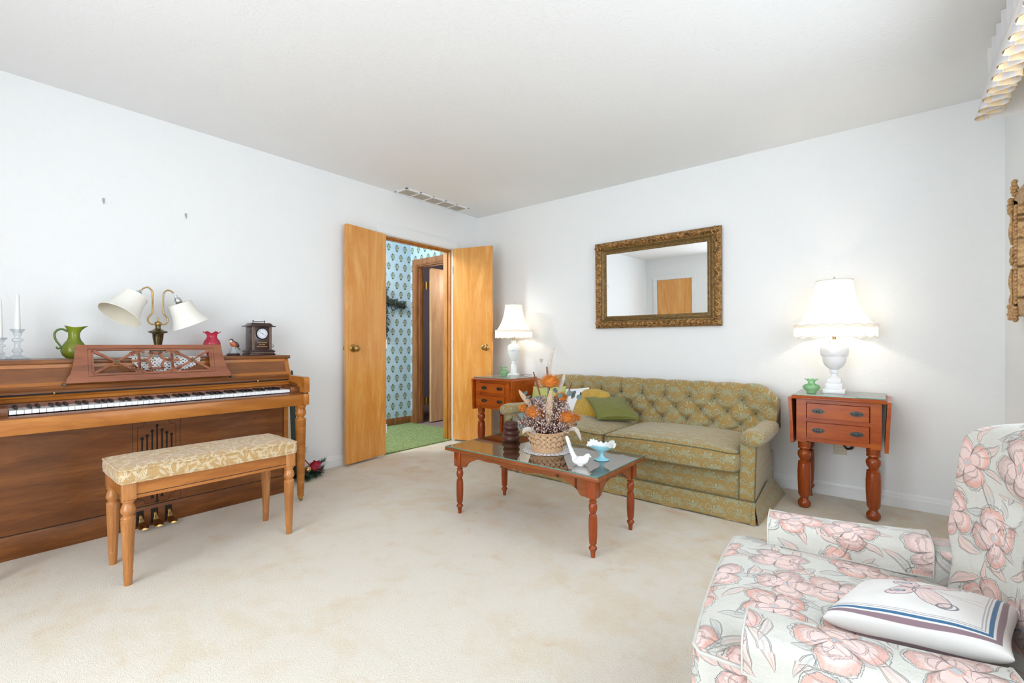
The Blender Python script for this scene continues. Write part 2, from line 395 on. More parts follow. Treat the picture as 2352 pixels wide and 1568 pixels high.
def quilt(name='quilted_blossom_fabric'):
    m, b = newmat(name); tc = tcoord('UV')
    wv = tnoise(tc, 16, 2, 0.5, 0, col=True)
    va = N.nt.nodes.new('ShaderNodeVectorMath'); va.operation = 'MULTIPLY_ADD'
    N.nt.links.new(wv, va.inputs[0]); va.inputs[1].default_value = (0.022, 0.022, 0); N.nt.links.new(tc, va.inputs[2])
    P = va.outputs[0]
    jag = tnoise(tc, 85, 3, 0.7)
    def local(scale, rnd, off):
        vv = mapv(P, loc=off)
        d, colr, pos = tvoro(vv, scale, rnd)
        sx, sy, _ = sep(vv); px, py, _ = sep(pos)
        r1, r2, r3 = sep(colr)
        return sx-px, sy-py, r1, r2, r3
    # leaves
    def leaves(scale, off, L, Wd):
        lx, ly, r1, r2, r3 = local(scale, 0.8, off)
        a = r1*6.283; ca, sa = ncos(a), nsin(a)
        x = lx*ca+ly*sa; y = ly*ca-lx*sa
        y = y+(x**2)*6.0
        wd = Wd*(1.0-nmin((x/L)**2, 1.0))
        q = nabs(y)/nmax(wd, 0.0005)
        ins = sstep(1.0, 0.9, q)*sstep(L, L*0.97, nabs(x))
        edge = ins*sstep(0.68, 0.82, q)
        rib = ins*sstep(0.0020, 0.0008, nabs(y))
        return ins, edge, rib, r2
    li, le, lr, lr2 = leaves(10.5, (0.3, 0.1, 0), 0.042, 0.0135)
    l2i, l2e, l2r, l22 = leaves(12.5, (0.83, 0.57, 0), 0.034, 0.010)
    l3i, l3e, l3r, l33 = leaves(9.0, (0.47, 0.93, 0), 0.046, 0.012)
    li, le, lr = nmax(nmax(li, l2i), l3i), nmax(nmax(le, l2e), l3e), nmax(nmax(lr, l2r), l3r)
    # blossoms
    fx, fy, f1, f2, f3 = local(6.6, 0.40, (0, 0, 0))
    r = nsqrt(fx**2+fy**2); th = natan(fy, fx)+f1*6.283
    pet = nabs(ncos(th*2.0))**0.55
    R = 0.064*(0.50+0.50*pet)*(0.94+0.14*f3)
    q = r/R+(jag-0.5)*0.26
    fin = sstep(1.0, 0.97, q)
    fedge = fin*sstep(0.70, 0.90, q)
    line = band(q, 0.60, 0.045)*fin
    pe = sstep(0.10, 0.02, nabs(ncos(th*2.0)))*fin*sstep(0.012, 0.016, r)
    cen = sstep(0.0125, 0.0095, r); cdot = band(r, 0.010, 0.0025)
    tone = tnoise(tc, 7, 3)
    base = mixc(tone, lin(212, 211, 204), lin(196, 196, 186))
    c = mixc(li, base, mixc(sstep(0.42, 0.60, tone), lin(196, 198, 192), lin(222, 196, 186)))
    c = mixc(le*0.7, c, lin(186, 178, 172)); c = mixc(lr*0.5, c, lin(176, 168, 164))
    c = mixc(fin, c, mixc(sstep(0.3, 0.7, tone), lin(232, 210, 204), lin(228, 200, 192)))
    c = mixc(fedge*0.75, c, mixc(f2, lin(228, 160, 138), lin(208, 180, 176)))
    c = mixc(line*0.35, c, lin(200, 160, 150)); c = mixc(pe*0.6, c, lin(196, 178, 176))
    c = mixc(cen, c, lin(192, 192, 194)); c = mixc(cdot*0.8, c, lin(226, 168, 146))
    puff = sstep(1.15, 0.55, q)*0.8+li*0.5-pe*0.6-line*0.2-le*0.2
    groove = band(q, 1.04, 0.06)
    fine = tnoise(tc, 300, 2, 0.6)
    setp(b, col=c, rough=0.7, spec=0.25, sheen=0.25, normal=bump(puff-groove*0.35+jag*0.12+fine*0.07, 0.9, 0.016))
    return m
M['quilt'] = quilt()
M['quilt_pipe'] = plain('grey_white_piping', lin(212, 212, 204), 0.7)

def bench_fabric():
    m, b = newmat('gold_leaf_damask'); tc = tcoord('UV')
    wv = tnoise(tc, 14, 2, 0.5, 0, col=True)
    va = N.nt.nodes.new('ShaderNodeVectorMath'); va.operation = 'MULTIPLY_ADD'
    N.nt.links.new(wv, va.inputs[0]); va.inputs[1].default_value = (0.03, 0.03, 0); N.nt.links.new(tc, va.inputs[2])
    def leaves(scale, off, L, Wd):
        vv = mapv(va.outputs[0], loc=off)
        d, colr, pos = tvoro(vv, scale, 0.9)
        sx, sy, _ = sep(vv); px, py, _ = sep(pos); r1, r2, r3 = sep(colr)
        lx, ly = sx-px, sy-py
        a = r1*3.0+0.4; ca, sa = ncos(a), nsin(a)
        x = lx*ca+ly*sa; y = ly*ca-lx*sa+(lx**2)*9.0
        q = nabs(y)/nmax(Wd*(1.0-nmin((x/L)**2, 1.0)), 0.0004)
        return sstep(1.0, 0.8, q)*(1.0-0.6*sstep(0.0014, 0.0006, nabs(y)))
    p = nmax(nmax(leaves(22, (0, 0, 0), 0.026, 0.0065), leaves(27, (0.37, 0.81, 0), 0.024, 0.005)), leaves(19, (0.77, 0.21, 0), 0.03, 0.005))
    st = tnoise(mapv(tc, scale=(2.2, 1, 1), rot=(0, 0, 0.7)), 42, 3, 0.6, 0.8)
    p = nmax(p, sstep(0.56, 0.62, st)*0.8)
    th = tnoise(tc, 400, 1)
    c = mixc(p, mixc(th, lin(178, 142, 90), lin(200, 165, 112)), mixc(th, lin(212, 192, 156), lin(224, 207, 176)))
    setp(b, col=c, rough=0.5, spec=0.35, sheen=0.3, normal=bump(p+th*0.2, 0.6, 0.004))
    return m
M['bench_fabric'] = bench_fabric()

def satin(name, c1, c2, rough=0.38):
    m, b = newmat(name); n = tnoise(tcoord(), 160, 2); big = tnoise(tcoord(), 6, 2)
    setp(b, col=mixc(n*0.4+big*0.5, c1, c2), rough=rough, spec=0.35, sheen=0.12, normal=bump(n, 0.12, 0.002))
    return m
M['green_satin'] = satin('olive_green_satin', lin(104, 108, 44), lin(128, 131, 62))
M['lime_cotton'] = satin('pale_lime_cotton', lin(186, 190, 112), lin(172, 176, 98), 0.7)
M['white_cotton'] = satin('white_cotton', lin(236, 238, 240), lin(228, 230, 234), 0.8)
M['navy'] = satin('navy_pattern', lin(50, 56, 74), lin(70, 78, 96), 0.7)
def chevron():
    m, b = newmat('mustard_chevron_knit'); u, v, _ = sep(tcoord('UV'))
    z = nabs(nfrac(u/0.09)-0.5)*0.07
    w = nabs(nsin((v+z)*pi/0.013))
    c = mixc(w, lin(176, 128, 20), lin(226, 184, 52))
    setp(b, col=c, rough=0.8, sheen=0.3, normal=bump(w, 0.8, 0.006)); return m
M['chevron'] = chevron()

def butterfly():
    m, b = newmat('butterfly_print_cotton'); tc = tcoord('UV'); u, v, _ = sep(tc)      # metres, centre at 0
    lino = tnoise(tc, 60, 3); base = mixc(lino, lin(238, 236, 230), lin(230, 230, 228))
    au, av = nabs(u), nabs(v)
    # border: stripes run parallel to the edges of the printed face
    e = nmax(u/0.1325, v*(-1/0.155))
    def line(c0, w): return sstep(w, w*0.75, nabs(e-c0))
    c = mixc(line(0.735, 0.008)*0.5, base, lin(120, 120, 140)); c = mixc(line(0.765, 0.008)*0.6, c, lin(120, 120, 140))
    c = mixc(line(0.815, 0.024), c, lin(62, 112, 150))
    c = mixc(line(0.885, 0.030), c, lin(142, 120, 128))
    # butterfly, body lying along u
    def wing(cx, cy, rx, ry, ang):
        ca, sa = cos(ang), sin(ang)
        y2 = av
        x = (u-cx)*ca+(y2-cy)*sa; y = (y2-cy)*ca-(u-cx)*sa
        return nsqrt((x/rx)**2+(y/ry)**2)+(lino-0.5)*0.12
    w1 = wing(0.026, 0.040, 0.052, 0.020, 1.0); w2 = wing(-0.022, 0.032, 0.034, 0.021, 2.0)
    body = nsqrt((u/0.034)**2+(v/0.0042)**2)
    ins = nmax(sstep(1.0, 0.95, w1), sstep(1.0, 0.95, w2))
    c = mixc(ins*0.9, c, lin(232, 208, 204))
    veins = sstep(0.82, 0.97, nsin(natan(av, u)*26.0))*ins
    c = mixc(veins*0.35, c, lin(150, 120, 128))
    ol = nmax(band(w1, 0.97, 0.07), band(w2, 0.97, 0.08))
    c = mixc(ol*0.75, c, lin(92, 86, 100))
    eye = nsqrt(((u+0.026)/0.013)**2+((av-0.036)/0.009)**2)
    c = mixc(sstep(1.0, 0.8, eye), c, lin(196, 208, 218)); c = mixc(band(eye, 0.95, 0.2), c, lin(58, 76, 100)); c = mixc(sstep(0.5, 0.3, eye), c, lin(78, 120, 150))
    tip = nsqrt(((u-0.052)/0.016)**2+((av-0.076)/0.013)**2)
    c = mixc(band(tip, 0.9, 0.18)*0.8, c, lin(74, 84, 104))
    c = mixc(sstep(1.0, 0.8, body), c, lin(150, 132, 140))
    ant = sstep(0.0012, 0.0006, nabs(av-(u-0.03)*0.22))*sstep(0.03, 0.035, u)*sstep(0.10, 0.09, u)
    c = mixc(ant*0.6, c, lin(110, 110, 120))
    setp(b, col=c, rough=0.8, spec=0.2, sheen=0.2, normal=bump(lino, 0.15, 0.002))
    return m
M['butterfly'] = butterfly()

def valance_mat():
    m = bpy.data.materials.new('valance_cloth'); m.use_nodes = True; nt = m.node_tree; N.nt = nt
    b = nt.nodes['Principled BSDF']; n = tnoise(mapv(tcoord(), scale=(1, 1, 0.05)), 200, 2)
    geo = nt.nodes.new('ShaderNodeNewGeometry')
    setp(b, col=mixc(n, lin(236, 238, 242), lin(224, 227, 234)), rough=0.7, sheen=0.2)
    tl = nt.nodes.new('ShaderNodeBsdfTranslucent'); tl.inputs[0].default_value = lin(250, 224, 180)
    mx = nt.nodes.new('ShaderNodeMixShader'); mx.inputs[0].default_value = 0.22
    nt.links.new(b.outputs[0], mx.inputs[1]); nt.links.new(tl.outputs[0], mx.inputs[2])
    nt.links.new(mx.outputs[0], nt.nodes['Material Output'].inputs[0]); return m
M['valance'] = valance_mat()
M['valance_lining'] = plain('warm_lit_lining', lin(240, 214, 172), 0.7, namt=0.03)  # peach colour paints in the warm light on the lining

# ------------------------------------------------------------------ mesh builder
class MB:
    def __init__(s): s.v = []; s.f = []; s.uv = {}; s.T = Matrix.Identity(4)
    def add(s, vs, fs):
        o = len(s.v); s.v += [tuple(s.T @ Vector(p)) for p in vs]; s.f += [tuple(i+o for i in f) for f in fs]; return o
    def box(s, x0, x1, y0, y1, z0, z1, bev=0.0, seg=2):
        if bev <= 0:
            s.add([(x0, y0, z0), (x1, y0, z0), (x1, y1, z0), (x0, y1, z0), (x0, y0, z1), (x1, y0, z1), (x1, y1, z1), (x0, y1, z1)],
                  [(0, 3, 2, 1), (4, 5, 6, 7), (0, 1, 5, 4), (1, 2, 6, 5), (2, 3, 7, 6), (3, 0, 4, 7)]); return s
        bm = bmesh.new(); bmesh.ops.create_cube(bm, size=1)
        for v in bm.verts: v.co = Vector(((x0+x1)/2+v.co.x*(x1-x0), (y0+y1)/2+v.co.y*(y1-y0), (z0+z1)/2+v.co.z*(z1-z0)))
        bmesh.ops.bevel(bm, geom=bm.edges[:], offset=bev, segments=seg, profile=0.5, affect='EDGES')
        bm.verts.index_update(); s.add([tuple(v.co) for v in bm.verts], [tuple(v.index for v in f.verts) for f in bm.faces]); bm.free(); return s
    def lathe(s, prof, cx=0, cy=0, seg=24, rf=None, cap=True, squash=1.0):
        vs, fs = [], []
        n = len(prof)
        for (r, z) in prof:
            for k in range(seg):
                a = 2*pi*k/seg; rr, zz = (r, z) if rf is None else rf(r, z, a)
                vs.append((cx+rr*cos(a), cy+rr*sin(a)*squash, zz))
        for i in range(n-1):
            for k in range(seg):
                k2 = (k+1) % seg; fs.append((i*seg+k, i*seg+k2, (i+1)*seg+k2, (i+1)*seg+k))
        if cap:
            if prof[0][0] > 1e-5: fs.append(tuple(range(seg-1, -1, -1)))
            if prof[-1][0] > 1e-5: fs.append(tuple((n-1)*seg+k for k in range(seg)))
        s.add(vs, fs); return s
    def tube(s, pts, r, seg=8, closed=False):
        pts = [Vector(p) for p in pts]; n = len(pts); vs, fs = [], []
        up = Vector((0, 0, 1)); prev = None
        for i, p in enumerate(pts):
            if closed: t = pts[(i+1) % n]-pts[i-1]
            else: t = pts[min(i+1, n-1)]-pts[max(i-1, 0)]
            t = t.normalized() if t.length > 1e-9 else Vector((0, 0, 1))
            if prev is None:
                a = t.cross(up) if abs(t.z) < 0.9 else t.cross(Vector((1, 0, 0)))
            else: a = prev-t*prev.dot(t)
            a = a.normalized(); prev = a; b = t.cross(a)
            rr = r[i] if isinstance(r, (list, tuple)) else r
            for k in range(seg):
                q = 2*pi*k/seg; vs.append(tuple(p+(a*cos(q)+b*sin(q))*rr))
        m = n if closed else n-1
        for i in range(m):
            j = (i+1) % n
            for k in range(seg):
                k2 = (k+1) % seg; fs.append((i*seg+k, i*seg+k2, j*seg+k2, j*seg+k))
        if not closed: fs.append(tuple(range(seg-1, -1, -1))); fs.append(tuple((n-1)*seg+k for k in range(seg)))
        s.add(vs, fs); return s
    def prism(s, poly, a0, a1, plane='xz'):
        n = len(poly)
        def P(u, v, w): return {'xz': (u, w, v), 'yz': (w, u, v), 'xy': (u, v, w)}[plane]
        vs = [P(u, v, a0) for u, v in poly]+[P(u, v, a1) for u, v in poly]
        fs = [tuple(range(n)), tuple(range(2*n-1, n-1, -1))]+[(i, i+n, (i+1) % n+n, (i+1) % n) for i in range(n)]
        s.add(vs, fs); return s
    def ribbon(s, pts, w, a0, a1, plane='yz'):
        """flat strip of width w following a 2-D polyline, thickness a0..a1 out of the plane"""
        n = len(pts); L, R = [], []
        for i in range(n):
            p0 = pts[max(i-1, 0)]; p1 = pts[min(i+1, n-1)]
            dx, dy = p1[0]-p0[0], p1[1]-p0[1]; l = sqrt(dx*dx+dy*dy) or 1
            ww = (w[i] if isinstance(w, (list, tuple)) else w)/2
            L.append((pts[i][0]-dy/l*ww, pts[i][1]+dx/l*ww)); R.append((pts[i][0]+dy/l*ww, pts[i][1]-dx/l*ww))
        for i in range(n-1): s.prism([L[i], L[i+1], R[i+1], R[i]], a0, a1, plane)
        return s
    def grid(s, nu, nv, f, cu=False, cv=False):
        mu, mv = (nu if cu else nu+1), (nv if cv else nv+1)
        vs = [f(i/nu, j/nv) for i in range(mu) for j in range(mv)]
        fs = [(i*mv+j, ((i+1) % mu)*mv+j, ((i+1) % mu)*mv+(j+1) % mv, i*mv+(j+1) % mv) for i in range(nu) for j in range(nv)]
        s.add(vs, fs); return s
    def ell(s, c, r, seg=16, rings=10):
        pr = [(sin(pi*i/rings), -cos(pi*i/rings)) for i in range(rings+1)]
        vs = [(c[0]+a*r[0]*cos(2*pi*k/seg), c[1]+a*r[1]*sin(2*pi*k/seg), c[2]+z*r[2]) for a, z in pr for k in range(seg)]
        fs = [(i*seg+k, i*seg+(k+1) % seg, (i+1)*seg+(k+1) % seg, (i+1)*seg+k) for i in range(rings) for k in range(seg)]
        s.add(vs, fs); return s
    def loft(s, outline, levels, centre=None):
        """outline: closed 2-D polygon; levels: (inset scale, z) from bottom to top, closed by fans"""
        n = len(outline); cx = centre[0] if centre else sum(p[0] for p in outline)/n; cy = centre[1] if centre else sum(p[1] for p in outline)/n
        vs, fs = [], []
        for L in levels:
            k, z = L[0], L[1]; df = L[2] if len(L) > 2 else None
            for (x, y) in outline:
                X, Y = cx+(x-cx)*k, cy+(y-cy)*k
                vs.append((X, Y, z if df is None else z+df(X, Y)))
        m = len(levels)
        for i in range(m-1):
            for k in range(n):
                k2 = (k+1) % n; fs.append((i*n+k, i*n+k2, (i+1)*n+k2, (i+1)*n+k))
        fs.append(tuple(range(n-1, -1, -1))); fs.append(tuple((m-1)*n+k for k in range(n)))
        s.add(vs, fs); return s
    def build(s, name, mat, parent=None, smooth=40, uv=None, origin=None, label=None):
        me = bpy.data.meshes.new(name)
        off = Vector(parent['_w']) if (parent is not None and '_w' in parent.keys()) else Vector((0, 0, 0))
        if origin is not None: off = Vector(origin)
        me.from_pydata([tuple(Vector(p)-off) for p in s.v], [], s.f)
        me.validate()
        bm = bmesh.new(); bm.from_mesh(me); bmesh.ops.remove_doubles(bm, verts=bm.verts, dist=1e-6)
        bmesh.ops.recalc_face_normals(bm, faces=bm.faces)
        if uv:
            lay = bm.loops.layers.uv.new('UVMap')
            for f in bm.faces:
                nn = f.normal
                for l in f.loops:
                    co = l.vert.co+off
                    if uv == 'box':
                        a = (abs(nn.x), abs(nn.y), abs(nn.z)); k = a.index(max(a))
                        q = (co.y, co.z) if k == 0 else ((co.x, co.z) if k == 1 else (co.x, co.y))
                    else: q = uv(co, nn)
                    l[lay].uv = q
        bm.to_mesh(me); bm.free()
        if smooth:
            for p in me.polygons: p.use_smooth = True
            me.set_sharp_from_angle(angle=radians(smooth))
        me.materials.append(mat)
        o = bpy.data.objects.new(name, me); COL.objects.link(o)
        if parent is not None: o.parent = parent
        if origin is not None: o.location = origin
        if label: o['label'] = label
        return o

def thing(name, label, cat, loc=(0, 0, 0), rotz=0.0, group=None, world=True):
    o = bpy.data.objects.new(name, None); COL.objects.link(o); o.location = loc; o.rotation_euler = (0, 0, rotz)
    o.empty_display_size = 0.05; o['label'] = label; o['category'] = cat
    if group: o['group'] = group
    if world: o['_w'] = tuple(loc)
    return o
def tag(o, label, cat, group=None):
    o['label'] = label; o['category'] = cat
    if group: o['group'] = group
    return o
def struct(o): o['kind'] = 'structure'; return o
def stuff(o): o['kind'] = 'stuff'; return o
def sub(parent_obj):     # make a part usable as parent in world coordinates
    return parent_obj
def child(mb, name, mat, part, root, **k):
    """sub-part: mesh in world coordinates, parented to a part of root (parts sit at their root's origin)"""
    o = mb.build(name, mat, root, **k); o.parent = part; return o
def copy_tree(o, parent=None):
    c = o.copy(); COL.objects.link(c); c.parent = parent
    for ch in o.children: copy_tree(ch, c)
    return c
def dup_part(o, dloc=(0, 0, 0)):
    c = o.copy(); COL.objects.link(c); c.location = Vector(o.location)+Vector(dloc); return c
def arc(cx, cy, r, a0, a1, n=12, ry=None):
    ry = r if ry is None else ry
    return [(cx+r*cos(radians(a0+(a1-a0)*i/n)), cy+ry*sin(radians(a0+(a1-a0)*i/n))) for i in range(n+1)]
def rrect(x0, x1, y0, y1, r, n=5, e=6):
    P = arc(x1-r, y1-r, r, 0, 90, n)+[(x1-r-(x1-x0-2*r)*i/e, y1) for i in range(1, e)]+arc(x0+r, y1-r, r, 90, 180, n)+[(x0, y1-r-(y1-y0-2*r)*i/e) for i in range(1, e)]
    P += arc(x0+r, y0+r, r, 180, 270, n)+[(x0+r+(x1-x0-2*r)*i/e, y0) for i in range(1, e)]+arc(x1-r, y0+r, r, 270, 360, n)+[(x1, y0+r+(y1-y0-2*r)*i/e) for i in range(1, e)]
    return P
def catmull(pts, n=6):
    P = [Vector(p) for p in pts]; out = []
    for i in range(len(P)-1):
        p0, p1, p2, p3 = P[max(i-1, 0)], P[i], P[i+1], P[min(i+2, len(P)-1)]
        for k in range(n):
            t = k/n; out.append(tuple(0.5*((2*p1)+(-p0+p2)*t+(2*p0-5*p1+4*p2-p3)*t*t+(-p0+3*p1-3*p2+p3)*t*t*t)))
    out.append(tuple(P[-1])); return out
rnd = random.Random(7)

# ================================================================== STRUCTURE
H = 2.44; RX = 4.082; RY = -4.78
DY0, DY1, DZ = -1.265, -0.385, 2.03          # double door opening in the left wall
def sbox(name, boxes, mat, uv=None, parent=None, smooth=0, bev=0):
    mb = MB()
    for b in boxes: mb.box(*b, bev=bev)
    o = mb.build(name, mat, parent, smooth=smooth, uv=uv)
    return struct(o) if parent is None else o
sbox('floor', [(0, RX, RY, 0, -0.05, 0)], M['carpet'])
sbox('ceiling', [(-0.12, RX+0.12, RY-0.12, 0.12, H, H+0.08)], M['ceiling'])
sbox('wall_left', [(-0.12, 0, RY, DY0, -0.05, H), (-0.12, 0, DY1, 0.0, -0.05, H), (-0.12, 0, DY0, DY1, DZ, H)], M['wall'])
sbox('wall_back', [(-0.12, RX+0.12, 0.0, 0.12, -0.05, H)], M['wall'])
WY0, WY1, WZ0, WZ1 = -3.55, -1.15, 0.82, 2.12   # window in the right wall
sbox('wall_right', [(RX, RX+0.12, RY, WY0, -0.05, H), (RX, RX+0.12, WY1, 0.12, -0.05, H), (RX, RX+0.12, WY0, WY1, -0.05, WZ0), (RX, RX+0.12, WY0, WY1, WZ1, H)], M['wall'])
VX0, VX1, VZ0 = 1.35, 3.45, 0.10                         # unseen window added in the rear wall, sized to let in fill light
DX0, DX1 = 0.215, 0.865                       # closed door in the rear wall, seen in the mirror
sbox('wall_rear', [(-0.12, DX0, RY-0.12, RY, -0.05, H), (DX0, DX1, RY-0.12, RY, 2.04, H), (DX1, VX0, RY-0.12, RY, -0.05, H), (VX0, VX1, RY-0.12, RY, -0.05, VZ0),
                   (VX0, VX1, RY-0.12, RY, WZ1, H), (VX1, RX+0.12, RY-0.12, RY, -0.05, H)], M['wall'])

def baseboard(name, pts_axis, a0, a1, side):
    # two-step moulded skirting; side gives plane and direction into the room
    mb = MB()
    if side == 'left': prof = [(0, 0), (0.014, 0), (0.014, 0.060), (0.009, 0.068), (0.009, 0.082), (0.004, 0.092), (0, 0.092)]; mb.prism([(x, z) for x, z in prof], a0, a1, 'xz')
    if side == 'right': mb.prism([(RX-x, z) for x, z in [(0, 0), (0.014, 0), (0.014, 0.060), (0.009, 0.068), (0.009, 0.082), (0.004, 0.092), (0, 0.092)]], a0, a1, 'xz')
    if side == 'back': mb.prism([(-x, z) for x, z in [(0, 0), (0.014, 0), (0.014, 0.060), (0.009, 0.068), (0.009, 0.082), (0.004, 0.092), (0, 0.092)]], a0, a1, 'yz')
    if side == 'rear': mb.prism([(RY+x, z) for x, z in [(0, 0), (0.014, 0), (0.014, 0.060), (0.009, 0.068), (0.009, 0.082), (0.004, 0.092), (0, 0.092)]], a0, a1, 'yz')
    return mb
mb = baseboard('', 0, RY, DY0-0.075, 'left'); mb2 = baseboard('', 0, DY1+0.075, 0.0, 'left'); mb.add(mb2.v, mb2.f)
struct(mb.build('baseboard_left', M['trim'], smooth=30))
struct(baseboard('', 0, 0.0, RX, 'back').build('baseboard_back', M['trim'], smooth=30))
struct(baseboard('', 0, RY, 0, 'right').build('baseboard_right', M['trim'], smooth=30))
mb = baseboard('', 0, DX1+0.075, RX, 'rear'); mb.box(0, DX0-0.075, RY, RY+0.012, 0, 0.09)
struct(mb.build('baseboard_rear', M['trim'], smooth=30))

# double-door casing: white, room side
mb = MB()
def casing_v(mb, y0, y1): mb.box(0, 0.016, y0, y1, 0, DZ-0.006); mb.box(0.0161, 0.021, y0+0.012, y1-0.012, 0, DZ-0.006)
casing_v(mb, DY0-0.073, DY0+0.004); casing_v(mb, DY1-0.004, DY1+0.058)
mb.box(0, 0.016, DY0-0.073, DY1+0.058, DZ-0.005, DZ+0.088); mb.box(0.0161, 0.021, DY0-0.06, DY1+0.046, DZ+0.004, DZ+0.074)
mb.box(-0.025, -0.0005, DY0-0.01, DY0+0.006, 0, DZ-0.009); mb.box(-0.025, -0.0005, DY1-0.006, DY1+0.01, 0, DZ-0.009); mb.box(-0.025, -0.0005, DY0-0.01, DY1+0.01, DZ-0.008, DZ+0.004)
struct(mb.build('trim_1', M['trim'], smooth=30))
mb = MB(); mb.box(-0.135, -0.027, DY1-0.020, DY1+0.01, 0, DZ-0.021); mb.box(-0.135, -0.027, DY0-0.01, DY0+0.020, 0, DZ-0.021); mb.box(-0.135, -0.027, DY0-0.01, DY1+0.01, DZ-0.020, DZ+0.01)
mb.box(-0.08, -0.065, DY1-0.032, DY1-0.020, 0, DZ-0.02); mb.box(-0.08, -0.065, DY0+0.021, DY1-0.033, DZ-0.032, DZ-0.021)
struct(mb.build('trim_2', M['amber_trim'], smooth=30))

def knob(root, part_parent, base, axis, mat):
    """round door knob with rosette; axis = outward unit vector"""
    a = Vector(axis).normalized(); q = Vector((0, 0, 1)).rotation_difference(a).to_matrix().to_4x4()
    mb = MB(); mb.T = Matrix.Translation(Vector(base)) @ q
    mb.lathe([(0.034, 0), (0.034, 0.003), (0.028, 0.008), (0.013, 0.010), (0.012, 0.030), (0.020, 0.036), (0.027, 0.044), (0.0275, 0.056), (0.023, 0.063), (0.014, 0.0645), (0.012, 0.060), (0, 0.060)], seg=20)
    return mb
def open_leaf(name, hinge, ang_dir, face_n, width, label=None):
    """flush door leaf: hinge point, direction along leaf, side of thickness"""
    d = Vector(ang_dir).normalized(); n = Vector(face_n).normalized(); h = Vector(hinge)
    th = 0.035; z0, z1 = 0.018, DZ-0.008
    mb = MB(); R = Matrix(((d.x, -n.x, 0, h.x), (d.y, -n.y, 0, h.y), (0, 0, 1, 0), (0, 0, 0, 1)))
    mb.T = R; mb.box(0, width, 0, th, z0, z1, bev=0.0015, seg=1)
    # model in the leaf's own frame so that the veneer runs with the leaf
    o = MB(); o.box(0, width, 0, th, z0, z1, bev=0.0015, seg=1)
    ob = struct(o.build(name, M['birch'], smooth=30)); ob.matrix_world = R
    k = knob(None, None, (width-0.062, 0, 0.985), (0, -1, 0), M['brass']).build('door_knob', M['brass'], smooth=50); k.parent = ob
    k2 = knob(None, None, (width-0.062, th, 0.985), (0, 1, 0), M['brass']).build('door_knob', M['brass'], smooth=50); k2.parent = ob
    for z in (0.25, 1.02, 1.80):
        hm = MB(); hm.tube([(0.0, -0.004, z-0.04), (0.0, -0.004, z+0.04)], 0.006, 8)
        hg = hm.build('hinge', M['trim'], smooth=50); hg.parent = ob
    return ob
# leaf 1 folded back almost against the wall, leaf 2 standing out near the corner
d1 = Vector((0.065, -0.427, 0)); n1 = Vector((0.427, 0.065, 0))
open_leaf('door_1', (0.034, DY0+0.010, 0), d1, n1, 0.435)
d2 = Vector((0.452, 0.138, 0)); n2 = Vector((0.138, -0.452, 0))
open_leaf('door_2', (0.030, -0.424, 0), d2, n2, 0.452)

# rear-wall door seen in the mirror
mb = MB(); mb.box(DX0-0.07, DX0, RY, RY+0.016, 0, 2.044); mb.box(DX1, DX1+0.07, RY, RY+0.016, 0, 2.044); mb.box(DX0-0.07, DX1+0.07, RY, RY+0.016, 2.045, 2.118)
struct(mb.build('trim_3', M['trim'], smooth=30))
dr = struct(MB().box(DX0+0.003, DX1-0.003, RY-0.04, RY-0.004, 0.012, 2.037, bev=0.002, seg=1).build('door_3', M['birch'], smooth=30))
knob(None, None, (DX0+0.06, RY-0.004, 0.985), (0, 1, 0), None).build('door_knob', M['brass'], smooth=50).parent = dr
MB().tube([(DX1-0.002, RY+0.004, 1.70), (DX1-0.002, RY+0.004, 1.79)], 0.007, 8).build('hinge', M['chrome']).parent = dr

# windows out of frame: right one brings daylight, rear one is added for fill
def window(name, horizontal, a0, a1, pos, side, WZ0=WZ0):
    fr = MB(); pn = []
    def bx(mb, u0, u1, z0, z1, d0, d1, **k):
        if horizontal: mb.box(u0, u1, min(d0, d1), max(d0, d1), z0, z1, **k)
        else: mb.box(min(d0, d1), max(d0, d1), u0, u1, z0, z1, **k)
    w = 0.045; d0, d1 = pos+side*0.02, pos+side*0.08
    bx(fr, a0, a0+w, WZ0, WZ1, d0, d1); bx(fr, a1-w, a1, WZ0, WZ1, d0, d1); bx(fr, a0, a1, WZ0, WZ0+w, d0, d1); bx(fr, a0, a1, WZ1-w, WZ1, d0, d1)
    m = (a0+a1)/2; bx(fr, m-w/2, m+w/2, WZ0, WZ1, d0, d1)
    s2 = MB(); bx(s2, a0-0.06, a1+0.06, WZ0-0.03, WZ0, pos-side*0.05, pos+side*0.02)
    win = struct(fr.build(name, M['trim'], smooth=0))
    s2.build('window_sill', M['trim'], smooth=0).parent = win
    for u0, u1 in ((a0+w, m-w/2), (m+w/2, a1-w)):
        g = MB(); bx(g, u0, u1, WZ0+w, WZ1-w, pos+side*0.048, pos+side*0.052); o = g.build('window_pane', M['window_glass'], smooth=0); o.parent = win
    return win
window('window_1', False, WY0, WY1, RX, 1)
window('added_rear_window', True, VX0, VX1, RY, -1, VZ0)  # rear window added to let fill light into the room

# hallway beyond the double doors
HX = -1.24; HY = 0.03
def wuv(co, n):
    return (co.y*1.0, co.z) if abs(n.x) > 0.5 else (co.x-HX+HY, co.z)
sbox('floor_hall', [(HX, 0.0, -2.6, HY, -0.052, -0.002)], M['green_carpet'])
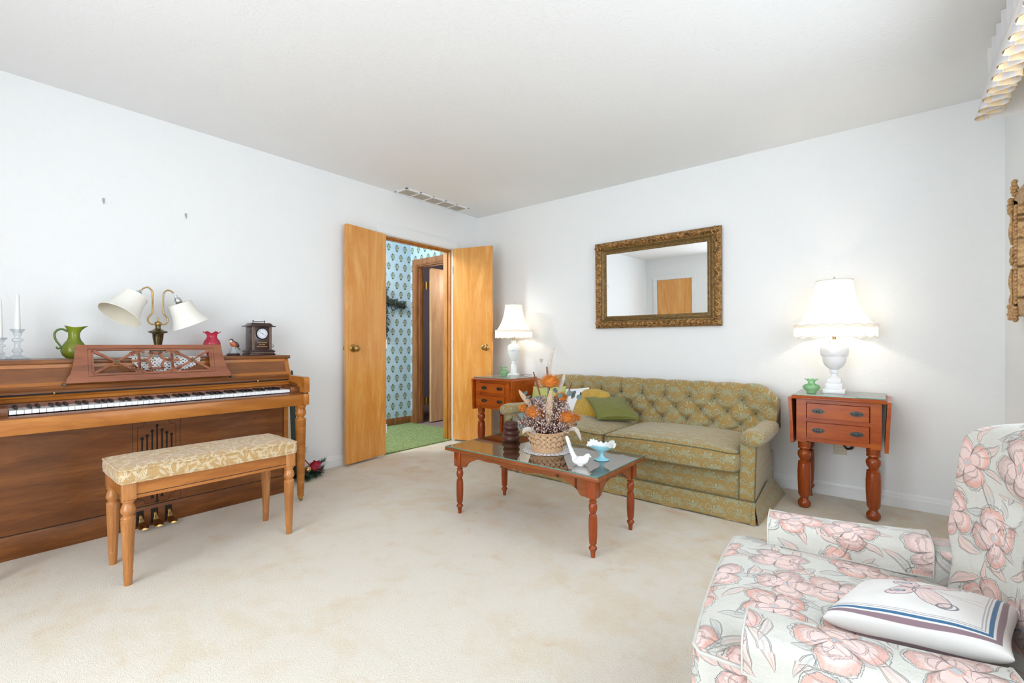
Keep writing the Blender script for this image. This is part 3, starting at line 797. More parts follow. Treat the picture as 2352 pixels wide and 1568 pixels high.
# shag edge reaches to the room side of the opening
sbox('floor_threshold', [(-0.12, -0.02, DY0+0.02, DY1-0.02, -0.03, 0.006)], M['green_carpet'])
sbox('wall_hall_left', [(HX-0.1, HX, -2.6, HY+0.1, -0.05, H)], M['wallpaper'], uv=wuv)
sbox('wall_hall_rear', [(HX, -0.12, -2.7, -2.6, -0.05, H)], M['wallpaper'], uv=wuv)
EX0, EX1 = -1.105, -0.30
sbox('wall_hall_end', [(HX, EX0-0.02, HY, HY+0.1, -0.05, H), (EX1+0.02, -0.12, HY, HY+0.1, -0.05, H), (EX0-0.02, EX1+0.02, HY, HY+0.1, 2.045, H)], M['wallpaper'], uv=wuv)
sbox('ceiling_hall', [(HX, -0.12, -2.6, HY, H, H+0.05)], M['ceiling'])
mb = MB(); mb.box(HX, HX+0.012, -2.6, HY, 0, 0.085, bev=0.003); mb.box(HX, EX0-0.075, HY-0.012, HY, 0, 0.085)
struct(mb.build('baseboard_hall', M['brown_trim'], smooth=30))
mb = MB()
for (x0, x1) in ((EX0-0.085, EX0), (EX1, EX1+0.085)):
    mb.box(x0, x1, HY-0.014, HY, 0, 2.029); mb.box(x0+0.02, x1-0.01, HY-0.020, HY-0.0141, 0, 2.029)
mb.box(EX0-0.085, EX1+0.085, HY-0.014, HY, 2.03, 2.105); mb.box(EX0-0.065, EX1+0.065, HY-0.020, HY-0.0141, 2.04, 2.09)
mb.box(EX0-0.02, EX0, HY+0.0005, HY+0.1, 0, 2.03); mb.box(EX1, EX1+0.02, HY+0.0005, HY+0.1, 0, 2.03); mb.box(EX0+0.0005, EX1-0.0005, HY+0.0005, HY+0.1, 2.015, 2.045)
mb.box(EX0, EX0+0.012, HY+0.03, HY+0.065, 0, 2.02); mb.box(EX0, EX1, HY+0.03, HY+0.065, 2.005, 2.02)
struct(mb.build('trim_4', M['brown_trim'], smooth=30))
d4 = struct(MB().box(EX0+0.075, EX0+0.112, HY+0.135, HY+0.135+0.78, 0.012, 2.005, bev=0.002, seg=1).build('door_4', M['oak_door'], smooth=30))
for z in (0.28, 1.78):
    mb = MB(); mb.box(EX0+0.002, EX0+0.040, HY+0.100, HY+0.103, z-0.045, z+0.045); mb.box(EX0+0.052, EX0+0.078, HY+0.131, HY+0.134, z-0.045, z+0.045); mb.tube([(EX0+0.046, HY+0.112, z-0.05), (EX0+0.046, HY+0.112, z+0.05)], 0.007, 8)
    h = mb.build('hinge', M['brass'], smooth=40); h.parent = d4
# dim room past the hall door
sbox('floor_bedroom', [(-2.4, 0.9, HY, 2.6, -0.053, -0.003)], M['pink_carpet'])
sbox('wall_bedroom', [(-2.5, -2.4, 0.13, 2.7, -0.05, H), (-2.4, 0.9, 2.6, 2.7, -0.05, H), (0.9, 1.0, 0.13, 2.7, -0.05, H), (-2.4, HX, HY+0.1, HY+0.14, -0.05, H)], M['rear_dark'])
sbox('ceiling_bedroom', [(-2.4, 0.9, HY+0.1, 2.6, H, H+0.05)], M['rear_dark'])
point_light('hall_light', (-0.62, -1.75, 2.25), HALL_POWER, (0.97, 0.97, 1.0), 0.12)
point_light('bedroom_light', (-0.6, 1.0, 1.9), 60, (1.0, 0.92, 0.85), 0.15)

# ceiling return-air grille
vr = thing('ceiling_vent', 'white rectangular ceiling air vent with five louvred panels above the double doors', 'vent', (0.11, -0.745, H))
mb = MB(); Y0, Y1, X0, X1 = -1.15, -0.345, 0.022, 0.195; zt, zb = H, H-0.010
mb.box(X0, X0+0.020, Y0, Y1, zb, zt); mb.box(X1-0.020, X1, Y0, Y1, zb, zt)
cell = (Y1-Y0-0.02)/5
for i in range(6): mb.box(X0, X1, Y0+cell*i, Y0+cell*i+0.018, zb+0.001, zt)
mb.build('frame', M['trim'], vr, smooth=0)
for i in range(5):
    y0 = Y0+cell*i+0.018
    mb = MB()
    for k in range(12):
        x = X0+0.022+k*0.0107; mb.T = Matrix.Identity(4)
        mb.prism([(x, zb+0.002), (x+0.002, zb+0.002), (x+0.010, zt-0.0005), (x+0.007, zt-0.0005)], y0, y0+cell-0.018, 'xz')
    mb.build('louvre_panel', M['vent_dark'], vr, smooth=0)

# picture hooks, outlet, switch
for i, (y, z, lab) in enumerate(((-3.192, 1.86, 'small grey picture hook left on the wall above the green glass pitcher'), (-2.785, 1.861, 'small grey picture hook on the wall nearer the door, above the twin-arm lamp'))):
    t = thing('picture_hook', lab, 'hook', (0, y, z))
    mb = MB(); mb.box(0, 0.002, y-0.006, y+0.006, z-0.004, z+0.018); mb.build('plate', M['hook'], t, smooth=0)
    mb = MB(); mb.tube([(0.002, y, z+0.012), (0.004, y, z-0.006), (0.008, y, z-0.017), (0.014, y, z-0.017), (0.016, y, z-0.009)], 0.0016, 6); mb.build('hook_wire', M['hook'], t)
t = thing('wall_outlet', 'cream power outlet low on the back wall behind the right side table', 'outlet', (3.325, 0, 0.34))
MB().box(3.289, 3.361, -0.006, 0, 0.283, 0.397, bev=0.002).build('cover_plate', M['outlet'], t)
for zz in (0.32, 0.362):
    MB().box(3.311, 3.339, -0.008, -0.004, zz-0.013, zz+0.013, bev=0.003).build('socket', M['outlet'], t)
mb = MB(); pts = []
for k in range(90):
    a = k*0.42; pts.append((3.37+0.022*cos(a)+0.006*sin(a*0.3), -0.035-0.010*sin(a*0.7), 0.352+0.020*sin(a)+0.004*cos(a*.37)))
mb.tube([(3.325, -0.008, 0.365), (3.322, -0.04, 0.368), (3.335, -0.05, 0.385), (3.35, -0.04, 0.372)]+pts+[(3.39, -0.05, 0.42), (3.38, -0.035, 0.52), (3.36, -0.02, 0.60)], 0.0028, 6)
mb.box(3.316, 3.334, -0.034, -0.007, 0.353, 0.373, bev=0.003)
tag(mb.build('lamp_cord', M['cord']), 'bundled dark brown lamp cord plugged into the cream outlet', 'cord')
t = thing('light_switch', 'small pale switch plate on the back wall behind the left lamp shade', 'switch', (0.52, 0, 1.19))
MB().box(0.485, 0.555, -0.005, 0, 1.133, 1.247, bev=0.002).build('cover_plate', M['outlet'], t)
MB().box(0.516, 0.524, -0.014, -0.004, 1.182, 1.198, bev=0.001).build('toggle', M['outlet'], t)

# ================================================================== MIRRORS
def ornate_side(mb, p0, p1, inward, w0, w1, nrm, relief, seed):
    """one mitred side of a frame: from corner p0 to p1 (outer), inward = unit in-plane vector, strip between inward offsets w0..w1"""
    p0, p1, inward, nrm = Vector(p0), Vector(p1), Vector(inward), Vector(nrm)
    L = (p1-p0).length; d = (p1-p0).normalized(); nu = int(L/0.007); nv = 12
    def f(u, v):
        w = w0+(w1-w0)*v; s = w+(L-2*w)*u
        base = 0.018+0.020*sin(pi*min(1, v*1.15))**0.8 if relief else 0.018
        p = p0+d*s+inward*w
        h = base
        if relief:
            q = p*42+Vector((seed, seed*2, 0)); h += 0.010*abs(mnoise.noise(q))*2*sin(pi*v)+0.004*mnoise.noise(p*95)
            h += 0.006*sin(s*2*pi/0.042+3*sin(v*6))*sin(pi*v)
        return tuple(p+nrm*h)
    mb.grid(nu, nv, f)
tilt = radians(1.1)
mr = thing('wall_mirror', 'large rectangular mirror in an ornate dark gilt frame above the sofa', 'mirror', (2.05, -0.03, 1.16))
def mT():
    return Matrix.Translation((0, -0.012, 1.16)) @ Matrix.Rotation(tilt, 4, 'X') @ Matrix.Translation((0, 0, -1.16))
ox0, ox1, oz0, oz1 = 1.508, 2.590, 1.162, 1.930
corners = [(ox0, 0, oz0), (ox1, 0, oz0), (ox1, 0, oz1), (ox0, 0, oz1)]
inn = [(0, 0, 1), (-1, 0, 0), (0, 0, -1), (1, 0, 0)]
mb = MB(); mb.T = mT()
for i in range(4): ornate_side(mb, corners[i], corners[(i+1) % 4], inn[i], 0.0, 0.066, (0, -1, 0), True, i*3.1)
fr = mb.build('carved_frame', M['gilt'], mr, smooth=70)
mb = MB(); mb.T = mT()
for i in range(4):
    c0, c1, iv = Vector(corners[i]), Vector(corners[(i+1) % 4]), Vector(inn[i]); d = (c1-c0).normalized(); L = (c1-c0).length
    prof = [(0.0, 0.0), (0.0, 0.018), (0.064, 0.022), (0.070, 0.028), (0.074, 0.024), (0.084, 0.016), (0.090, 0.018), (0.094, 0.014), (0.104, 0.013), (0.108, 0.006), (0.112, 0.002)]
    vs = [tuple(c0+d*w+iv*w+Vector((0, -h, 0))) for w, h in prof]+[tuple(c0+d*(L-w)+iv*w+Vector((0, -h, 0))) for w, h in prof]
    n = len(prof); mb.add(vs, [(k, k+1, k+1+n, k+n) for k in range(n-1)])
mb.build('inner_moulding', M['gilt_plain'], mr, smooth=30)
mb = MB(); mb.T = mT()
for i in range(4):
    c0, c1, iv = Vector(corners[i]), Vector(corners[(i+1) % 4]), Vector(inn[i]); d = (c1-c0).normalized(); L = (c1-c0).length
    n = int((L-0.2)/0.0085)
    for k in range(n):
        p = c0+d*(0.1+(L-0.2)*(k+.5)/n)+iv*0.099; mb.ell((p.x, p.y-0.015, p.z), (0.0033,)*3, 6, 4)
stuff(mb.build('bead_moulding', M['gilt'], mr, smooth=70))
mb = MB(); mb.T = mT()
for c, a in zip(corners, ((1, 1), (-1, 1), (-1, -1), (1, -1))):
    for k in range(16):
        px, pz = c[0]+a[0]*(0.012+rnd.random()*0.055), c[2]+a[1]*(0.012+rnd.random()*0.055)
        mb.ell((px, -0.036, pz), (0.006+rnd.random()*0.009, 0.010, 0.006+rnd.random()*0.009), 8, 5)
mb.build('corner_leaves', M['gilt'], mr, smooth=70)
mb = MB(); mb.T = mT(); mb.box(ox0+0.10, ox1-0.10, -0.006, 0.0, oz0+0.10, oz1-0.10)
mb.build('mirror_glass', M['mirror'], mr, smooth=0)

# gold carved mirror on the right wall
gm = thing('carved_mirror', 'gold carved scroll-framed mirror hanging on the right wall beside the corner', 'mirror', (RX, -0.74, 1.16))
GX = RX-0.012
def gside(y):       # wavy outer edge offset as function of height 0..1
    return 0
zs0, zs1 = 1.165, 1.735
ya, yb = -0.455, -1.02
mb = MB(); P = []
nz = 40
left = [(ya+0.014*sin(pi*i/nz)+0.012*sin(2*pi*i/nz*1.0+0.5)*(1 if i < nz/2 else 0.5), zs0+(zs1-zs0)*i/nz) for i in range(nz+1)]
inner_l = [(ya-0.110, zs0+0.04+(zs1-zs0-0.08)*i/nz) for i in range(nz+1)]
for i in range(nz):
    mb.prism([left[i], left[i+1], inner_l[i+1], inner_l[i]], GX-0.028, GX+0.012, 'yz')
right = [(ya+yb-y, z) for y, z in left]; inner_r = [(ya+yb-y, z) for y, z in inner_l]
for i in range(nz):
    mb.prism([right[i], right[i+1], inner_r[i+1], inner_r[i]], GX-0.028, GX+0.012, 'yz')
mb.box(GX-0.028, GX+0.012, yb+0.02, ya-0.02, zs0-0.01, zs0+0.06, bev=0.01); mb.box(GX-0.028, GX+0.012, yb+0.02, ya-0.02, zs1-0.06, zs1+0.02, bev=0.01)
mb.build('frame', M['gold_frame'], gm, smooth=50)
mb = MB()
for yo in (ya-0.078, ya-0.098, yb+0.078, yb+0.098):
    n = 26
    for k in range(n):
        z = zs0+0.045+(zs1-zs0-0.09)*(k+.5)/n; mb.ell((GX-0.031, yo, z), (0.006, 0.005, 0.0085), 8, 5)
stuff(mb.build('bead_strip', M['gold_frame'], gm, smooth=70))
def spiral(y, z, r, dirn, turns=1.4, n=26, x=GX-0.034):
    pts = []
    for k in range(n+1):
        t = k/n; a = turns*2*pi*t*dirn; rr = r*(1-0.80*t); pts.append((x, y+rr*cos(a), z+rr*sin(a)))
    return pts
for s, yy in ((1, ya), (-1, yb)):
    mb = MB()
    yc = yy-s*0.028
    for zc, dd in ((1.475, -1), (1.425, 1)):
        mb.tube(spiral(yc, zc, 0.026, dd*s), 0.0065, 8)
    for z0, z1, bulge in ((1.39, 1.27, 0.020), (1.51, 1.64, 0.020), (1.27, 1.20, 0.012), (1.64, 1.70, 0.010)):
        pts = [(GX-0.032, yy+s*(0.004+bulge*sin(pi*k/10))-s*0.012, z0+(z1-z0)*k/10) for k in range(11)]
        mb.tube(pts, [0.004+0.005*sin(pi*k/10) for k in range(11)], 8)
    mb.build('scroll_carving', M['gold_frame'], gm, smooth=70)
for cy, cz in ((ya+0.002, zs1-0.035), (ya-0.075, zs1+0.035), (ya+0.004, zs0+0.012), (ya-0.085, zs0+0.0), (yb, zs1-0.03), (yb, zs0+0.01)):
    mb = MB()
    for k in range(15):
        a = k*2.4; r = 0.005+0.0065*sqrt(k)
        mb.ell((GX-0.030-0.008*rnd.random(), cy+r*cos(a), cz+r*1.2*sin(a)), (0.011, 0.009+0.004*rnd.random(), 0.011), 8, 5)
    mb.build('corner_rosette', M['gold_frame'], gm, smooth=70)
MB().box(GX-0.010, GX-0.004, yb+0.10, ya-0.10, zs0+0.05, zs1-0.05).build('mirror_glass', M['mirror'], gm, smooth=0)

# ================================================================== VALANCE
vl = thing('valance', 'white pinch-pleated valance with lining coloured as warmly lit above the right-hand window', 'curtain', (RX, -2.3, 2.07))
YS, YE, XF = -0.70, -3.95, 3.955
npl = 31; step = (YS-YE)/npl
def vshape(u, t):
    """u in pleats along the run, t 0 top .. 1 hem"""
    ph = u*2*pi
    open_ = max(0.0, min(1.0, (t-0.10)/0.9)); wave = sin(ph)
    pinch = max(0.0, cos(ph))**6
    amp = 0.006+0.040*open_**1.2
    x = XF-amp*wave*(1.0)-0.030*pinch*(1-open_)**1.5*1.0-0.03*open_
    y = YS-step*u+0.020*open_*sin(2*ph)
    z = 2.395-0.322*t+(0.006*pinch if t < 0.05 else 0)+0.004*sin(u*3.1)*t
    return (x, y, z)
mb = MB(); mb.grid(npl*14, 14, lambda u, v: vshape(u*npl, v))
# return to the wall at the near-corner end
mb.grid(10, 14, lambda u, v: (XF-0.006+(RX-XF+0.004)*u-0.030*v*(1-u)-0.006*v*sin(u*5), YS+0.012*v*sin(u*pi), 2.395-0.322*v))
o = mb.build('pleated_cloth', M['valance'], vl, smooth=80)
mb = MB(); mb.grid(npl*10, 6, lambda u, v: tuple(Vector(vshape(u*npl, 1.0-0.16*v))+Vector((0.004, 0, -0.001))))
mb.build('lining', M['valance_lining'], vl, smooth=80)
mb = MB(); mb.box(XF+0.012, XF+0.028, YE, YS-0.008, 2.285, 2.365); mb.box(XF+0.012, RX, YE, YE+0.016, 2.285, 2.365); mb.box(XF+0.012, RX, YS-0.022, YS-0.008, 2.285, 2.365)
mb.build('cornice_board', M['trim'], vl, smooth=0)

# ================================================================== PIANO
PY0, PY1 = -3.70, -2.278      # left and right ends
pn = thing('piano', 'brown walnut console piano with carved music desk against the left wall', 'piano', (0.3, -2.99, 0))
P = M['piano']; PL = M['piano_light']
# case sides (with the curved cheek above the arms)
cheek = [(0.02, 0), (0.352, 0), (0.352, 0.80), (0.40, 0.808), (0.385, 0.835), (0.368, 0.865), (0.356, 0.895), (0.348, 0.922), (0.02, 0.922)]
for y0, y1 in ((PY1-0.034, PY1-0.006), (PY0+0.006, PY0+0.034)):
    MB().prism(cheek, y0, y1, 'xz').build('side_panel', M['piano_light'], pn, smooth=30)
MB().box(0.02, 0.366, PY0-0.004, PY1+0.004, 0.922, 0.945, bev=0.006, seg=3).build('lid', P, pn)
MB().box(0.02, 0.318, PY0+0.036, PY1-0.042, 0.10, 0.90).build('case_body', M['piano_dark'], pn, smooth=0)
# upper front panel, slanted, with top and bottom mouldings
mb = MB(); mb.prism([(0.340, 0.922), (0.352, 0.922), (0.382, 0.818), (0.340, 0.818)], PY0+0.034, PY1-0.034, 'xz'); mb.build('upper_panel', P, pn, smooth=0)
mb = MB(); mb.prism([(0.345, 0.922), (0.358, 0.922), (0.360, 0.904), (0.354, 0.900), (0.345, 0.900)], PY0+0.034, PY1-0.034, 'xz'); mb.prism([(0.36, 0.834), (0.383, 0.834), (0.392, 0.816), (0.36, 0.816)], PY0+0.034, PY1-0.034, 'xz')
mb.build('panel_moulding', PL, pn, smooth=30)
MB().prism([(0.34, 0.818), (0.420, 0.818), (0.427, 0.812), (0.424, 0.800), (0.430, 0.796), (0.430, 0.786), (0.34, 0.786)], PY0+0.034, PY1-0.034, 'xz').build('music_shelf', P, pn, smooth=30)
# dark gap, folded fallboard with mouldings, red name board
MB().box(0.36, 0.418, PY0+0.034, PY1-0.034, 0.755, 0.786).build('fallboard_gap', M['piano_dark'], pn, smooth=0)
MB().prism([(0.36, 0.777), (0.436, 0.777), (0.446, 0.772), (0.438, 0.766), (0.436, 0.758), (0.444, 0.752), (0.438, 0.748), (0.36, 0.748)], PY0+0.034, PY1-0.034, 'xz').build('fallboard_moulding', PL, pn, smooth=30)
MB().prism([(0.40, 0.749), (0.432, 0.749), (0.447, 0.700), (0.40, 0.700)], PY0+0.034, PY1-0.034, 'xz').build('name_board', M['piano_red'], pn, smooth=0)
for y in (-3.44+0.0, -2.513):
    mb = MB(); mb.lathe([(0.002, 0.777), (0.008, 0.777), (0.0085, 0.779), (0.005, 0.781), (0.006, 0.786), (0.004, 0.790), (0, 0.790)], 0.434, y, 14)
    mb.build('fallboard_knob', M['brass'], pn, smooth=60)
# key bed, key slip, key blocks
kb = MB().box(0.352, 0.622, PY0+0.032, PY1-0.032, 0.624, 0.694, bev=0.002).build('key_bed', PL, pn)
mb = MB(); mb.prism([(0.576, 0.694), (0.620, 0.694), (0.620, 0.699), (0.600, 0.704), (0.580, 0.706)], PY0+0.034, PY1-0.034, 'xz'); mb.build('key_slip', P, pn, smooth=30)
KR, KL = -2.3735, -3.5955
for y0, y1 in ((KR+0.002, PY1-0.036), (PY0+0.036, KL-0.002)):
    MB().box(0.448, 0.574, y0, y1, 0.694, 0.741, bev=0.002).build('key_block', P, pn)
kw = (KR-KL)/52
for k in range(52):
    mb = MB(); mb.box(0.436, 0.572, KL+kw*k+0.0006, KL+kw*(k+1)-0.0006, 0.710, 0.728, bev=0.0012, seg=1)
    child(mb, 'white_key', M['ivory'], kb, pn, smooth=30) if k == 0 else None
    if k == 0: wk = [o for o in kb.children][0]
    else: c = wk.copy(); COL.objects.link(c); c.parent = kb; c.location = (0, kw*k, 0)
names = 'ABCDEFG'
bk = None
for k in range(51):
    nme = names[k % 7]
    if nme in 'ACDFG':
        off = {'A': 0.001, 'C': -0.0015, 'D': 0.0015, 'F': -0.002, 'G': 0.0}[nme]
        y = KL+kw*(k+1)+off
        if bk is None:
            mb = MB(); mb.prism([(0.437, 0.728), (0.531, 0.728), (0.524, 0.741), (0.437, 0.741)], -0.0052, 0.0052, 'xz')
            bk = mb.build('black_key', M['black'], None, smooth=30, origin=(0, 0, 0)); bk.parent = kb; bk.location = (-0.3, y+2.99, 0)
        else: c = bk.copy(); COL.objects.link(c); c.parent = kb; c.location = (-0.3, y+2.99, 0)
# arms with rounded front corner, and lower blocks
for y0, y1 in ((PY1-0.034, PY1), (PY0, PY0+0.034)):
    arm = [(0.34, 0.706), (0.641, 0.706)]+[(x, z) for x, z in arc(0.641-0.018, 0.806-0.018, 0.018, 0, 90, 6)]+[(0.34, 0.812)]
    MB().prism(arm, y0, y1, 'xz').build('arm', PL, pn, smooth=40)
    MB().box(0.34, 0.641, y0, y1, 0.626, 0.700, bev=0.006).build('arm_block', PL, pn)
    MB().box(0.34, 0.630, y0+0.003, y1-0.003, 0.698, 0.708).build('arm_gap', M['piano_dark'], pn, smooth=0)
mb = MB(); mb.prism([(0.43, 0.70), (0.545, 0.70), (0.55, 0.74), (0.545, 0.758), (0.53, 0.764), (0.43, 0.772)], PY1-0.040, PY1-0.033, 'xz'); mb.prism([(0.43, 0.70), (0.545, 0.70), (0.55, 0.74), (0.545, 0.758), (0.53, 0.764), (0.43, 0.772)], PY0+0.033, PY0+0.040, 'xz')
mb.build('arm_inner_moulding', P, pn, smooth=40)
# lower front
MB().box(0.322, 0.347, PY0+0.034, PY1-0.040, 0.118, 0.624).build('lower_panel', P, pn, smooth=0)
MB().box(0.31, 0.350, PY0+0.034, PY1-0.034, 0.0, 0.114, bev=0.003).build('toe_rail', P, pn)
MB().box(0.345, 0.3475, PY0+0.034, PY1-0.040, 0.1135, 0.1185).build('rail_line', M['piano_dark'], pn, smooth=0)
# inset ornamental panel with seven organ-pipe slots
pc = -3.017
mb = MB()
def chamf(y0, y1, z0, z1, r):
    return [(y0+r, z0)]+[(y1-r, z0)]+arc(y1, z0, r, 180, 90, 5)+[(y1, z1-r)]+arc(y1, z1, r, 270, 180, 5)+[(y0+r, z1)]+arc(y0, z1, r, 0, -90, 5)+[(y0, z0+r)]+arc(y0, z0, r, 90, 0, 5)
pl = chamf(pc-0.088, pc+0.088, 0.128, 0.590, 0.034)
mb.tube([(0.3468, y, z) for y, z in pl], 0.0014, 4, closed=True); mb.build('inlay_line', M['piano_dark'], pn, smooth=0)
mb = MB()
for yy in (pc-0.110, pc+0.110): mb.box(0.345, 0.3474, yy-0.001, yy+0.001, 0.118, 0.624)
mb.build('panel_joint', M['piano_dark'], pn, smooth=0)
for k, hl in enumerate((0.150, 0.163, 0.186, 0.214, 0.186, 0.168, 0.155)):
    y = pc+(k-3)*0.0226; zc = 0.345
    mb = MB(); mb.box(0.344, 0.3482, y-0.0038, y+0.0038, zc-hl, zc+hl)
    for s in (-1, 1): mb.ell((0.346, y, zc+s*hl), (0.0045, 0.0082, 0.0085), 10, 6)
    mb.build('pipe_slot', M['dark_hole'], pn, smooth=60)
# pedals
for i, y in enumerate((-3.095, -3.030, -2.965)):
    MB().box(0.345, 0.352, y-0.016, y+0.016, 0.012, 0.095).build('pedal_slot', M['dark_hole'], pn, smooth=0)
    pts = catmull([(0.345, y, 0.072), (0.362, y, 0.074), (0.376, y, 0.060), (0.388, y, 0.040), (0.405, y, 0.028), (0.430, y, 0.024), (0.452, y, 0.022)], 5)
    mb = MB(); n = len(pts)
    rad = [0.008]*n
    def wid(t): return 0.0075 if t < 0.35 else 0.0075+0.0155*min(1, (t-0.35)/0.4)*(1 if t < 0.9 else 1-(t-0.9)*4)
    vs, fs = [], []
    for j, p in enumerate(pts):
        t = j/(n-1); w = wid(t); h = 0.006 if t < 0.5 else 0.005
        for k in range(10):
            a = 2*pi*k/10; vs.append((p[0]-h*sin(a)*0.3, p[1]+w*cos(a), p[2]+h*sin(a)))
    for j in range(n-1):
        for k in range(10): fs.append((j*10+k, j*10+(k+1) % 10, (j+1)*10+(k+1) % 10, (j+1)*10+k))
    fs += [tuple(range(9, -1, -1)), tuple((n-1)*10+k for k in range(10))]
    mb.add(vs, fs); mb.build('pedal', M['brass'], pn, smooth=60)
# fluted turned front legs with brass casters
def flute(z0, z1, n=12, depth=0.0022):
    def rf(r, z, a):
        if z0 < z < z1: return r-depth*max(0.0, cos(a*n)), z
        return r, z
    return rf
def plg(y):
    x = 0.600
    prof = [(0.014, 0.028), (0.019, 0.030), (0.0205, 0.055), (0.019, 0.062), (0.0225, 0.068), (0.0215, 0.112), (0.0235, 0.116), (0.0235, 0.122), (0.0225, 0.128), (0.0225, 0.131), (0.0318, 0.522), (0.0318, 0.528), (0.0325, 0.532), (0.031, 0.538), (0.023, 0.542), (0.0215, 0.549), (0.026, 0.555), (0.031, 0.562), (0.0335, 0.572), (0.031, 0.585), (0.027, 0.600), (0.029, 0.610), (0.033, 0.616), (0.033, 0.625)]
    o = MB().lathe(prof, x, y, 48, rf=flute(0.131, 0.5225)).build('leg', PL, pn, smooth=50)
    mb = MB(); mb.lathe([(0.0, 0.012), (0.012, 0.014), (0.015, 0.022), (0.012, 0.030)], x, y, 16); mb.T = Matrix.Translation((x+0.006, y, 0.012)) @ Matrix.Rotation(pi/2, 4, 'X'); mb.lathe([(0.004, -0.006), (0.012, -0.005), (0.012, 0.005), (0.004, 0.006)], 0, 0, 16)
    child(mb, 'caster', M['brass'], o, pn, smooth=50)
plg(-2.317); plg(PY0+0.039)
# music desk: fretwork, leaning back
desk_b, desk_t = (0.428, 0.826), (0.372, 1.016)
def desk_T():
    # local: Y along, Z up the desk plane, X out of plane
    up = Vector((desk_t[0]-desk_b[0], 0, desk_t[1]-desk_b[1])); L = up.length; up.normalize()
    xn = Vector((up.z, 0, -up.x))
    return Matrix(((xn.x, 0, up.x, desk_b[0]), (0, 1, 0, -3.033), (xn.z, 0, up.z, desk_b[1]), (0, 0, 0, 1))), L
DT, DL = desk_T()
def fret(name, polys_or, mat=M['piano_red'], **k):
    mb = MB(); mb.T = DT
    for q in polys_or: q(mb)
    return mb.build(name, mat, pn, **k)
hb, ht = 0.366, 0.327           # half widths bottom/top
t0, t1 = -0.006, 0.006
z0i, z1i = 0.045, 0.168         # inner field
wi = 0.268
sideL = [(-hb, 0), (-hb+0.002, 0.022), (-hb+0.016, 0.045), (-hb+0.026, 0.085), (-ht-0.004, 0.140), (-ht, DL)]
def frm(mb):
    n = len(sideL)
    inn_ = [(-wi-0.012+0.0*i, max(0.0, min(DL, sideL[i][1]))) for i in range(n)]
    for i in range(n-1):
        for s in (1, -1):
            q = [(s*sideL[i][0], sideL[i][1]), (s*sideL[i+1][0], sideL[i+1][1]), (s*-1*(wi), sideL[i+1][1]), (s*-1*(wi), sideL[i][1])]
            mb.prism([(y if s == 1 else y, z) for y, z in q], t0, t1, 'yz')
    mb.box(t0, t1, -wi, wi, 0, z0i); mb.box(t0, t1, -wi, wi, z1i, DL)
dk = fret('music_desk', [frm], smooth=0)
def groove(mb):
    pts = [(t1+0.0004, -wi-0.014, z0i-0.012), (t1+0.0004, wi+0.014, z0i-0.012), (t1+0.0004, wi+0.014, z1i+0.008), (t1+0.0004, -wi-0.014, z1i+0.008)]
    mb.tube(pts, 0.0011, 4, closed=True)
o = fret('inlay_line', [groove], M['piano_dark'], smooth=0); o.parent = dk
cxs = 0.072                     # half width of centre motif
def lattice(s):
    def q(mb):
        a, b_ = s*(cxs+0.006), s*(wi-0.004); zm = (z0i+z1i)/2; xm = (a+b_)/2
        for (ya_, za), (yb_, zb_) in (((a, z0i), (b_, z1i)), ((a, z1i), (b_, z0i))):
            w_ = 0.0085
            mb.ribbon([(ya_, za), (xm, zm)], [0.015, w_], t0, t1); mb.ribbon([(xm, zm), (yb_, zb_)], [w_, 0.015], t0, t1)
        mb.prism(arc(xm, zm, 0.0135, 0, 360, 16)[:-1], t0, t1+0.001, 'yz')
        mb.box(t0, t1, min(a, a-s*0.009), max(a, a-s*0.009), z0i, z1i)
        mb.box(t0, t1, min(b_-s*0.004, b_+s*0.006), max(b_-s*0.004, b_+s*0.006), z0i, z1i)
    return q
for s in (1, -1):
    o = fret('lattice', [lattice(s)], smooth=0); o.parent = dk
    def med(mb, s=s):
        xm = s*(cxs+0.006+wi-0.004)/2; zm = (z0i+z1i)/2
        for k, (r, h) in enumerate(((0.0095, 0.003), (0.0045, 0.0045))): mb.prism(arc(xm, zm, r, 0, 360, 14)[:-1], t1, t1+h, 'yz')
    o = fret('medallion', [med], M['brass_dark'], smooth=0); o.parent = dk
